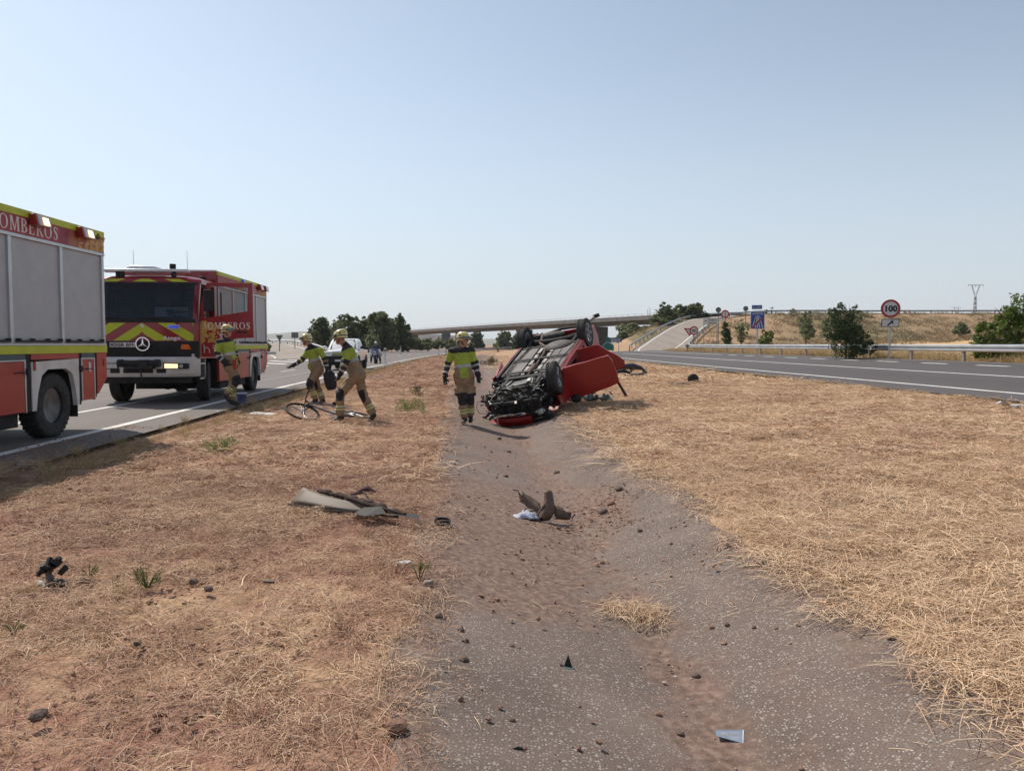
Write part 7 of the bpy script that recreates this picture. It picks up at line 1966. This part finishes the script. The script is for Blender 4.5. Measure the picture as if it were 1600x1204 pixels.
# countable bits: stones on the slabs, weeds, debris
def on(px, py, h=None):
    """point where the sight line of a photo pixel meets the ground"""
    lo, hi = 1.5, 80.0
    for _ in range(50):
        m_ = (lo+hi)/2; p = PX(px, py, m_)
        if p.z > G(p.x, m_, False): lo = m_
        else: hi = m_
    p = PX(px, py, lo); p.z = max(G(p.x, lo), EYE+float(np.interp(float(vof(np.array(p.x), np.array(lo))), PV, PH))+.012) ; return p
M_stone = mat('dark_stone', (.07,.045,.035), (.15,.10,.075), rough=.9, scale=30, bump=.5, bscale=60)
stones = [(725,1036,.026,'dark clod left of centre on the near slab'),(800,1014,.014,'small dark clod left of the shard on the near slab'),(811,1017,.012,'tiny clod right beside the small one on the near slab'),(720,989,.020,'brown clod on the near slab below the joint'),
 (686,967,.028,'flat stone at the left end of the slab joint'),(727,1006,.020,'dark clod halfway down the left of the near slab'),(1112,984,.018,'left one of three dark stones on the right slab'),(1136,980,.018,'middle one of three dark stones on the right slab'),
 (1178,984,.014,'right one of three dark stones on the right slab'),(1088,1061,.024,'tan stone beside the gravel line near the bottom'),(1392,1002,.022,'dark stone at the edge of the straw on the right'),(800,1131,.016,'dark clod near the bottom of the near slab'),
 (968,768,.05,'pointed stone on the right slab beyond the torn trim'),(943,803,.05,'reddish lump beside the heap of soil on the right slab'),(955,790,.045,'pale flat clod above the soil heap'),(1000,832,.025,'small stone on the right slab right of the soil heap'),
 (870,741,.045,'dark lump on the right slab far beyond the torn trim'),(707,775,.028,'dark clod on the left slab beyond the black cap'),(795,708,.04,'dark lump in the ditch line nearest the car'),(780,687,.045,'dark clod in the ditch below the firefighter shadow'),
 (790,746,.035,'clod on the left slab beside the ditch line'),(1063,1153,.02,'dark pebble left of the clear plastic piece'),(1028,1122,.02,'black flake on the near slab right of centre'),(688,828,.02,'clod just below the black cap'),
 (130,914,.05,'rounded brown stone right of the black debris'),(100,928,.03,'dark clod below the black debris'),(326,925,.03,'dark stone in the dry grass left of the tan panel'),(302,913,.03,'brown stone left of the other in the dry grass'),(60,1125,.035,'reddish rounded clod in the bottom left corner'),(215,1010,.022,'dark clod in the left foreground'),(620,1145,.045,'brown clod at the left edge of the near slab')]
for k, (px, py, s, lab) in enumerate(stones):
    r = random.Random(k+50); p = on(px, py); b = MB()
    n_ = 8; rings = []
    for i in range(5):
        z = -.4+1.2*i/4; rad = math.sqrt(max(.03,1-((z-.1)/.85)**2)) if abs(z-.1) < .85 else .15
        rings.append([(s*rad*math.cos(2*math.pi*q/n_)*r.uniform(.8,1.15), s*rad*math.sin(2*math.pi*q/n_)*r.uniform(.75,1.15), s*.75*z) for q in range(n_)])
    b.loft(rings); o = b.build('stone', M_stone if r.random() < .7 else M_clod, None, smooth=False); o.location = p+Vector((0,0,s*.22)); o.rotation_euler = (r.uniform(-.2,.2), r.uniform(-.2,.2), r.uniform(0,6))
    tag(o, lab, 'stone', 'loose stones and clods')
# weeds
def weed(px, py, h, n, m_, lab, seed, spread=.5, kind='leafy'):
    p = on(px, py); t = thing('weed', lab, 'weed', tuple(p), 0, 'green weeds in the dry grass'); r = random.Random(seed)
    b = MB()
    L = []
    for k in range(n):
        a = r.uniform(0,6.28); o = h*spread*1.25*r.random()**.6; q = Vector((math.cos(a)*o, math.sin(a)*o, h*r.uniform(.35,1)*(1.1-.5*o/h))); b.tube([(q.x*.1,q.y*.1,-.01), (q.x*.5,q.y*.5,q.z*.6), tuple(q)], [.004,.003,.0015], 4)
        L.append((q.x*.8, q.y*.8, q.z*.72, h*.16, h*.16, h*.26))
    b.build('stem', M_grn, t); leaves('foliage', L, n*22, h*.062, m_, t, seed, .1, leafshape=True, aspect=.3, up=.4, zmin=.005)
weed(346,706,.30,24,M_grn,'bright green weed in the dry grass between the fire engines and the tan panel',1,.75)
weed(230,918,.16,12,M_olv,'olive weed near the left foreground, right of the black debris',2)
weed(140,905,.10,9,M_olv,'low olive weed just right of the black debris',3)
weed(655,905,.15,9,M_olv,'green weed beside the grey stone at the edge of the slab',4)
weed(638,645,.45,26,M_grn,'pale green weed on the verge left of the lone firefighter',5,.8)
weed(655,620,.42,18,M_dryb,'grey weed on the verge just beyond the pale green one',6,.7)
weed(215,905,.08,8,M_olv,'tiny olive weed left of the foreground weed',7)
weed(20,990,.07,10,M_olv,'low green weed at the left edge of the photo',8,.9)
weed(768,572,.85,50,M_dryb,'dark dry bush in the distant median behind the wreck',9,.9)
weed(745,585,.4,18,M_dryb,'small dry weed left of the distant median bush',10,.9)
# straw heap on the slab joint
p = on(985, 965); hp = [strands(210,.15,.08,.30,.0035,.06,s,curve=.3) for s in (91,92)]
for k, (dx, dy, sc) in enumerate(((0,0,1.0),(.10,-.12,.9),(-.06,.10,.7),(.16,-.05,.6))):
    V, F, rn = hp[k % 2]; o = link_mesh('straw_heap', np_mesh('straw_heap', V, F, rnd=rn), M_straw); o.location = p+Vector((dx, dy, .005)); o.scale = (sc*1.1, sc*.9, sc); o.rotation_euler = (0,0,k*1.3); o['kind'] = 'stuff'
sow('soil_clods', [rocks(14,.3,.008,.03,s) for s in (41,42)], M_clod, (.95,1.95), (6.7,9.3), 9, .35, .9, 36, lambda x, s, v, r: r.rand(len(x)) < np.exp(-(((s-8.0)/1.2)**2+((v-1.45)/.4)**2)), .014)
sow('soil_clods', cl, M_clod, (.95,1.95), (6.7,9.3), 45, .4, .9, 37, lambda x, s, v, r: r.rand(len(x)) < np.exp(-(((s-8.0)/1.1)**2+((v-1.45)/.36)**2)), .012)

# ------------------------------------------------------------------ debris
M_trim = mat('tan_plastic_trim', (.125,.088,.058), (.09,.063,.042), rough=.6, scale=6, detail=8)
M_trimd = mat('brown_plastic_trim', (.15,.095,.065), (.11,.07,.048), rough=.6, scale=8)
def sheet(pts_grid, name, m_, parent, th=.006, smooth=True):
    n0, m0 = len(pts_grid), len(pts_grid[0]); V = [p for r_ in pts_grid for p in r_]; F = [(i*m0+j, (i+1)*m0+j, (i+1)*m0+j+1, i*m0+j+1) for i in range(n0-1) for j in range(m0-1)]
    b = MB(); b.add(V, F); o = b.build(name, m_, parent, smooth=smooth); s = o.modifiers.new('t', 'SOLIDIFY'); s.thickness = th; s.offset = 0; return o
# long tan panel (door trim) on the left grass
p = on(530, 812); q0, q1 = on(452, 800), on(610, 818)
L_ = (q1-q0).length
t = thing('tan_trim_panel', 'long tan interior trim panel with torn black edge lying on the dry grass', 'car part', tuple(q0+Vector((0,0,.03))), math.atan2((q1-q0).y, (q1-q0).x))
g = []
for i in range(14):
    u = i/13; w_ = .42*(1-.75*u**1.3)+.02; row = []
    for j in range(6):
        v_ = j/5; row.append((u*L_+.03*v_, .02+.30*w_*v_-.03*math.sin(u*5), .012+.115*v_**.9*(1-.75*u)+.008*math.sin(u*7+v_*2)))
    g.append(row)
sheet(g, 'panel', M_trim, t, .008)
b = MB(); b.tube([(u/12*L_*1.06, -.01-.03*math.sin(u/12*5), .008+.008*math.sin(u)) for u in range(13)], .010, 5); b.build('lower_edge', M_blk, t)
b = MB()
for k in range(12):
    u = .2+.62*k/11; w_ = .42*(1-.75*u**1.3); c = Vector((u*L_+.04, .03+.30*w_, .115*(1-.75*u)+.02)); b.ell(c, (.07,.035,.024+.012*math.sin(k*2.3)), 8, 5, Euler((.3*math.sin(k*3),.2*math.cos(k*5),.2*math.sin(k*2)-.15)))
b.tube([(.2*L_,.15,.13),(.45*L_,.12,.105),(.62*L_,.08,.09),(.72*L_,.06,.075),(1.12*L_,.03,.03)], .013, 6); b.tube([(.50*L_,.18,.11),(.60*L_,.22,.13),(.74*L_,.12,.08)], .010, 5)
b.build('torn_edge', mat('dark_brown_foam', (.045,.025,.02), (.07,.04,.03), rough=.9, scale=20), t)
b = MB(); b.add([(.70*L_,-.06,.01),(.84*L_,-.11,.01),(.98*L_,-.03,.03),(.90*L_,.03,.07),(.74*L_,.02,.05)], [(0,1,2,3,4)]); b.add([(1.0*L_,0,.02),(1.28*L_,-.02,.015),(1.22*L_,.06,.03),(1.02*L_,.07,.03)], [(0,1,2,3)]); b.build('broken_flap', M_blk, t)
# dark red-black piece
p = on(572, 775); b = MB(); rings = []
for i in range(8):
    u = -1+2*i/7; h_ = .055+.02*math.cos(u*3.5)-.015*abs(u); rings.append([(u*.14, -.03, 0), (u*.145, .0, h_), (u*.14, .035, h_*1.25), (u*.135, .06, .01)])
b.loft(rings); o = b.build('black_fabric_scrap', mat('black_red_fabric', (.02,.012,.012), (.10,.012,.015), rough=.8, scale=14), None, smooth=True); o.location = p; o.rotation_euler = (0,0,.1); tag(o, 'dark scrap with a red edge on the grass beyond the tan panel', 'car part')
# ring cap
p = on(691, 822); b = MB(); b.lathe([(0,.056),(0,.066),(.04,.070),(.04,.062)], (0,0,0), 'z', 24); b.lathe([(.004,.001),(.004,.058),(.008,.058),(.008,.001)], (0,0,0), 'z', 24); o = b.build('black_ring_cap', M_blk, None, smooth=True); o.location = p; o.rotation_euler = (R(14),R(6),0); tag(o, 'small black round cap on the slab left of the torn brown trim', 'cap')
# brown torn trim in the ditch
p = on(850, 815); t = thing('torn_brown_trim', 'torn brown plastic trim standing up in the ditch like folded wings', 'car part', tuple(p), 0)
k_ = p.y/FPX
def W2(px, py, dy=0.0):
    q = PX(px, py, p.y+dy); return (q.x-p.x, q.y-p.y, q.z-p.z)
g = [[W2(809,766,.16),W2(812,779,.15),W2(819,786,.13)],[W2(816,768,.14),W2(822,784,.12),W2(824,793,.08)],[W2(828,775,.12),W2(832,788,.09),W2(835,796,.06)],[W2(838,781,.09),W2(841,793,.06),W2(842,799,.03)],[W2(844,787,.05),W2(845,796,.03),W2(846,801,.0)]]
sheet(g, 'left_wing', M_trimd, t, .005)
rings = []
for (py, xl, xr, dd) in ((766,851,861,.02),(770,850.5,863,.02),(781,850,865,.01),(789,848,866,.0),(799,843,867,-.02),(808,841,862,-.03),(813,846,858,-.03)):
    c = (xl+xr)/2; ring = []
    for a in range(10):
        th = math.pi+math.pi*a/9; ring.append(W2(c+(xr-xl)/2*math.cos(th), py, dd+.055*(xr-xl)/18*math.sin(th)))
    rings.append(ring)
sheet(rings, 'centre_fold', M_trimd, t, .005)
g = [[W2(865,788,.0),W2(866,800,-.02),W2(866,811,-.04)],[W2(872,789,.02),W2(874,800,-.02),W2(873,811,-.03)],[W2(878,794,.02),W2(882,803,.0),W2(881,812,-.02)],[W2(885,799,.02),W2(888,806,.0),W2(887,812,-.01)],[W2(893,800,.02),W2(892,807,.01),W2(891,811,.0)]]
sheet(g, 'right_wing', M_trimd, t, .005)
b = MB(); b.tube([W2(841,804,-.03), W2(846,795,-.05), W2(855,782,-.06)], [.012,.014,.006], 6); b.build('pale_edge', M_trim, t, smooth=True)
b = MB(); b.tube([W2(893,810,.0),W2(896,806,-.0),W2(899,803,.0)], .006, 5); b.tube([W2(809,766,.16),W2(801,765,.17)], [.008,.004], 5); b.tube([W2(812,782,.1),W2(822,787,.06)], .008, 5); b.tube([W2(824,799,.03),W2(836,797,.0),W2(843,803,-.02)], .009, 5); b.build('snapped_rib', M_blk, t)
b = MB(); b.boxc(W2(866,808,-.07), (.03,.01,.02), Euler((.2,.3,.4))); b.tube([W2(853,815,-.05),W2(860,814.5,-.06),W2(865,811,-.05)], .004, 5); b.build('white_clip', M_white, t)
# crumpled pale cloth
p = on(820, 811); r = random.Random(2); g = []
for i in range(10):
    row = []
    for j in range(8):
        u, v_ = i/9-.5, j/7-.5; row.append((u*.26, v_*.16+.02*math.sin(i*1.7), .012+.05*max(0, 1-4*(u*u+v_*v_))*(.6+.8*r.random())))
    g.append(row)
o = sheet(g, 'crumpled_cloth', mat('pale_cloth', (.48,.50,.56), (.34,.36,.46), rough=.9, scale=18, bump=.5, bscale=40), None, .004); o.location = p; tag(o, 'crumpled pale grey-blue cloth beside the torn brown trim', 'cloth')
b = MB(); b.tube([(.0,-.03,.05),(-.02,.0,.0),(.01,.02,.09)], [.01,.012,.01], 5); q = b.build('wrapped_stick', M_trimd, o)
# black debris in the left foreground
p = on(84, 915); t = thing('black_debris', 'cluster of broken black plastic parts on the soil in the left foreground', 'car part', tuple(p), 0)
r = random.Random(8); b = MB()
for k in range(16): b.boxc((r.uniform(-.06,.07), r.uniform(-.05,.05), r.uniform(.08,.17)), (r.uniform(.03,.08), r.uniform(.02,.05), r.uniform(.008,.03)), Euler((r.uniform(-1,1), r.uniform(-1,1), r.uniform(-3,3))))
b.build('broken_plastic', M_blk, t, bevel=.002)
b = MB(); b.loft([[(x, y, z), (x+.01, y+.03, z+.012), (x, y+.06, z+.006), (x-.005, y+.03, z-.006)] for x, y, z in ((-.10,-.03,.02),(-.04,-.05,.0),(.03,-.05,.003),(.09,-.03,.012))]); b.tube([(-.01,0,.0),(-.03,0,.06),(-.05,.01,.12)], [.03,.02,.018], 7); b.build('curved_bracket', mat('grey_plastic', (.07,.065,.075), (.12,.11,.12), rough=.5, scale=12), t, smooth=True)
b = MB(); b.ell((.02,0,.0),(.055,.045,.035), 12, 8); b.build('rounded_housing', M_blk, t, smooth=True)
# upright black shard on the near slab
p = on(886, 1046); b = MB(); b.add([(-.018,0,0),(.026,-.004,.004),(.006,.006,.066),(-.010,.01,.0),(.022,.012,.006),(.008,.010,.05)], [(0,1,2),(3,5,4),(0,2,5,3),(1,4,5,2),(0,3,4,1)]); b.boxc((-.028,0,.006),(.02,.016,.014),Euler((.2,.4,.3)))
o = b.build('black_shard', M_blk, None); o.location = p; tag(o, 'pointed black plastic shard standing on the near slab', 'shard')
b = MB(); b.boxc((.006,-.018,.004),(.04,.02,.004),Euler((.1,.1,.2))); b.build('glossy_fragment', mat('dull_green_glass', (.10,.16,.15), rough=.1, coat=1), o)
p = on(810, 1177); b = MB(); b.tube([(-.03,0,.004),(0,.005,.010),(.03,-.004,.004)], [.004,.006,.002], 5); b.tube([(0,0,.008),(.015,.02,.004)], .003, 5); o = b.build('black_twig', M_blk, None); o.location = p; tag(o, 'tiny black twig-like fragment at the bottom of the near slab', 'fragment')
# clear plastic piece
p = on(1142, 1158); b = MB(); b.prism([(-.062,.03),(.068,.052),(.036,-.048),(-.066,-.012)], 'z', .0, .0025); o = b.build('clear_plastic_piece', glassmat('scuffed_plastic', (.72,.76,.80)), None); o.location = p+Vector((0,0,.012)); o.rotation_euler = (.10,.10,0)
mm = o.data.materials[0].node_tree; 
tag(o, 'clear four-sided plastic piece on the right slab near the bottom', 'plastic')
b = MB(); b.tube([(.07,.054,.003),(.038,-.05,.003)], .0022, 5); b.tube([(-.064,.03,.003),(.07,.054,.003)], .0014, 5); b.build('bright_edge', M_white, o)
b = MB(); b.prism([(-.05,.02),(.055,.038),(.025,-.036),(-.055,-.008)], 'z', .0026, .003); b.build('grey_film', mat('grey_film', (.30,.32,.36), (.42,.44,.48), rough=.3, scale=30, alpha=.55), o)
# pale leaf-like shard and grey flat stone
p = on(630, 884); b = MB(); b.prism([(-.055,-.012),(-.02,.012),(.03,.022),(.058,.014),(.045,-.008),(.0,-.022)], 'z', 0, .004); o = b.build('pale_shard', M_swh, None); o.location = p+Vector((0,0,.014)); o.rotation_euler = (.35,.1,.25); tag(o, 'pale leaf-shaped shard in the grass left of the slab', 'shard')
b = MB(); b.prism([(-.07,-.02),(.0,.01),(.02,-.03),(-.05,-.05)], 'z', -.02, -.016); b.build('brown_half', M_trimd, o)
p = on(669, 917); b = MB(); b.prism([(-.03,-.015),(-.025,.02),(.01,.03),(.032,.005),(.012,-.025)], 'z', -.01, .03); o = b.build('grey_stone', mat('grey_stone', (.20,.17,.15), (.26,.22,.19), rough=.9, scale=20), None, bevel=.006); o.location = p; tag(o, 'grey flat-faced stone at the foot of the green weed by the slab', 'stone')
# wooden bit, brown strips
for px, py, l, rz, lab in ((420,914,.07,.1,'small tan chip in the grass in front of the tan panel'),(378,645,.25,.5,'red scrap on the verge left of the white sheet')):
    p = on(px, py); b = MB(); b.boxc((0,0,.012),(l,l*.4,.015),Euler((.1,.1,rz))); o = b.build('chip', M_trim if px == 420 else M_sred, None, bevel=.003); o.location = p; tag(o, lab, 'scrap')
p = on(410, 649); b = MB(); b.prism([(-.30,-.16),(.20,-.20),(.30,.12),(-.22,.20)], 'z', .03, .036); o = b.build('white_sheet', M_white, None); o.location = p; o.rotation_euler = (.05,.05,0); tag(o, 'white flat sheet lying on the verge near the bucket', 'sheet')
p = on(353, 646); b = MB()
for k in range(5): r = random.Random(k); b.boxc((r.uniform(-.3,.3), r.uniform(-.1,.1), .03),(r.uniform(.05,.14),.05,.03),Euler((r.uniform(-.5,.5),r.uniform(-.5,.5),r.uniform(0,3))))
o = b.build('white_litter', M_white, None, bevel=.004); o.location = p; tag(o, 'small white scraps on the road edge under the firefighter by the cab door', 'litter')
# small black bits near the nose of the car
p = on(762, 655); b = MB(); r = random.Random(3)
for k in range(7): b.boxc((r.uniform(-.14,.14), r.uniform(-.1,.1), r.uniform(.02,.10)),(r.uniform(.05,.12),r.uniform(.03,.07),r.uniform(.02,.05)),Euler((r.uniform(-1,1),r.uniform(-1,1),r.uniform(0,3))))
o = b.build('broken_part', M_trimd, None); o.location = p; tag(o, 'broken dark part on the slab beside the nose of the wreck', 'car part')
# wreckage behind the car on the right verge
p = on(985, 588); t = thing('torn_black_bumper', 'torn black bumper arch lying on the verge right of the open car door', 'car part', tuple(p), -.1)
b = MB(); b.tube([(-.75,0,.05),(-.62,0,.25),(-.3,.02,.38),(.1,.0,.40),(.45,-.05,.33)], [.08,.09,.12,.13,.08], 8); b.tube([(.45,-.05,.33),(.60,-.15,.16),(.3,-.25,.06),(-.15,-.3,.04)], [.07,.08,.07,.05], 6); b.build('bumper_skin', mat('black_gloss_plastic', (.012,.013,.02), rough=.25, coat=.4), t, smooth=True)
b = MB(); b.tube([(-.62,-.1,.02),(-.5,-.1,.18),(-.3,-.12,.24),(-.1,-.12,.15),(-.02,-.1,.02)], .07, 8); b.build('wheel_arch_liner', M_blk, t, smooth=True)
b = MB(); r = random.Random(6)
for k in range(14): b.boxc((r.uniform(-.6,.2), r.uniform(0,.3), r.uniform(.05,.3)),(r.uniform(.08,.25),r.uniform(.05,.12),r.uniform(.02,.06)),Euler((r.uniform(-1,1),r.uniform(-1,1),r.uniform(0,3))))
b.build('splintered_bracket', mat('pale_blue_plastic', (.25,.30,.36), (.12,.13,.16), rough=.4, scale=8), t, bevel=.005)
b = MB(); b.boxc((-.72,-.2,.04),(.16,.14,.10),Euler((.2,.3,.2))); b.build('pale_fragment', M_swh, t, bevel=.02)
p = on(1083, 599); b = MB(); b.ell((0,0,.14),(.19,.08,.17), 14, 8); o = b.build('black_round_part', M_blk, None, smooth=True); o.location = p; tag(o, 'black rounded part standing on the verge near the right road', 'car part')
b = MB(); b.boxc((.2,0,.03),(.25,.1,.03),Euler((0,.1,.1))); b.build('flat_tail', M_blk, o)
p = on(1060, 603); b = MB(); rings = [[(x, -.1, .02), (x, .0, h_), (x, .1, .03)] for x, h_ in ((-.45,.03),(-.2,.09),(.1,.10),(.35,.05))]; o = sheet(rings, 'flat_grey_panel', mat('dusty_grey_panel', (.11,.09,.085), (.17,.14,.12), rough=.7, scale=6), None, .02); o.location = p; tag(o, 'low dusty grey panel left of the black rounded part on the verge', 'car part')
p = on(1572, 640); b = MB(); g = []; r = random.Random(4)
for i in range(8): g.append([(-.22+.44*i/7+.05*j/4, -.1+.2*j/4, .03+.10*r.random()*(1-j/5)+.06*(i < 3)) for j in range(5)])
o = sheet(g, 'plastic_wrapping', mat('milky_film', (.42,.43,.45), (.55,.56,.58), rough=.35, scale=12), None, .004); o.location = p; tag(o, 'crumpled translucent wrapping at the asphalt edge on the far right', 'wrapping')
# green glass heap under the open doors
p = on(925, 628); t = thing('shattered_window', 'heap of shattered greenish window glass and scraps under the open car doors', 'broken glass', tuple(p), 0)
r = random.Random(9); g = []
for i in range(11): g.append([(-.55+1.0*i/10, -.12+.30*j/5, .06+.10*math.sin(i*.9)*math.sin(j*.8)+.05*r.random()) for j in range(6)])
sheet(g, 'crazed_sheet', mat('crazed_green_glass', (.06,.13,.10), (.16,.26,.22), rough=.25, scale=22, coat=.6, bump=.6, bscale=60), t, .005, smooth=False)
b = MB()
for k in range(26): b.boxc((r.uniform(-.6,.5), r.uniform(-.2,.2), r.uniform(.05,.22)),(r.uniform(.03,.12),r.uniform(.02,.08),r.uniform(.01,.04)),Euler((r.uniform(-1,1),r.uniform(-1,1),r.uniform(0,3))))
b.build('scraps', mat('mixed_scrap', (.04,.05,.06), (.35,.40,.42), rough=.4, scale=14, thr=(.45,.6)), t)
b = MB(); b.ell((.05,-.05,.22),(.05,.04,.03),10,6); b.build('pale_ball', M_reflY, t, smooth=True)
sow('dry_tufts', tuft, M_drygr, (2.9,3.6), (16.2,17.2), 9, .8, 1.3, 44)

# summer haze: one even box of air round everything
b = MB(); b.box(-5200,-300,EYE-9,5200,5200,EYE+95)
hz_ = b.build('haze', None); hm = bpy.data.materials.new('haze_air'); hm.use_nodes = True; hn = hm.node_tree.nodes; hn.clear()
hv = hn.new('ShaderNodeVolumePrincipled'); hv.inputs['Color'].default_value = (.86,.91,.97,1); hv.inputs['Density'].default_value = .00012; hv.inputs['Anisotropy'].default_value = .2
ho_ = hn.new('ShaderNodeOutputMaterial'); hm.node_tree.links.new(hv.outputs[0], ho_.inputs['Volume']); hz_.data.materials.clear(); hz_.data.materials.append(hm); hz_['kind'] = 'stuff'
# ------------------------------------------------------------------ separate alike pieces that were modelled together
def split_object(o):
    me = o.data; n = len(me.vertices)
    key = {}; par = list(range(n))
    def find(a):
        while par[a] != a: par[a] = par[par[a]]; a = par[a]
        return a
    for v in me.vertices:
        k = (round(v.co.x, 3), round(v.co.y, 3), round(v.co.z, 3))
        if k in key: par[find(v.index)] = find(key[k])
        else: key[k] = v.index
    polys = [tuple(p.vertices) for p in me.polygons]; mis = [p.material_index for p in me.polygons]; sm = [p.use_smooth for p in me.polygons]
    for p in polys:
        for a in p[1:]: par[find(a)] = find(p[0])
    groups = {}
    for i, p in enumerate(polys): groups.setdefault(find(p[0]), []).append(i)
    if not 2 <= len(groups) <= 60: return
    co = [tuple(v.co) for v in me.vertices]; mats = list(me.materials); first = True
    for g in groups.values():
        used = {}; V = []; F = []
        for i in g:
            f = []
            for a in polys[i]:
                if a not in used: used[a] = len(V); V.append(co[a])
                f.append(used[a])
            F.append(f)
        m2 = bpy.data.meshes.new(me.name); m2.from_pydata(V, [], F)
        m2.polygons.foreach_set('material_index', [mis[i] for i in g]); m2.polygons.foreach_set('use_smooth', [sm[i] for i in g]); m2.update()
        if any(sm): 
            try: m2.set_sharp_from_angle(angle=R(38))
            except Exception: pass
        for m_ in mats: m2.materials.append(m_)
        if first: o.data = m2; first = False
        else:
            c = o.copy(); c.data = m2; COL.objects.link(c); c.parent = o.parent
SPLIT = {'marker_lamp','light_bar_bracket','wiper_panel','roof_marking','chevron_marking','shutter_frame','cab_step','bumper_slot','grille_slat','car_seat','underbody_cover','cab_seats','body_pillar','fog_lamp','locker_pillar',
         'drip_rail','brake_line','sill_rail','heat_shield','bonnet_edge','cab_pillars','grille_panel','roof_light_bar','underrun_bar','wheel_well','locker_frame','roof_ladder','stay_rod','arch_liner','crank','tow_bar','road_symbol','arrow','scraps',
         'splintered_bracket','snapped_rib','white_clip','hanging_wire','bent_brackets','number_post','lower_edge','strap','front_bumper','chassis','bulkhead','body_floor','twigs_none','bumper_fragment','broken_flap','door_trim','bearing','white_litter_none'}
for o in list(COL.objects):
    if o.type == 'MESH' and o.name.split('.')[0] in SPLIT and o.data.users == 1: split_object(o)
for o in list(COL.objects):
    if o.type == 'MESH' and o.parent and o.name.split('.')[0] == 'post' and o.data.users == 1: split_object(o)
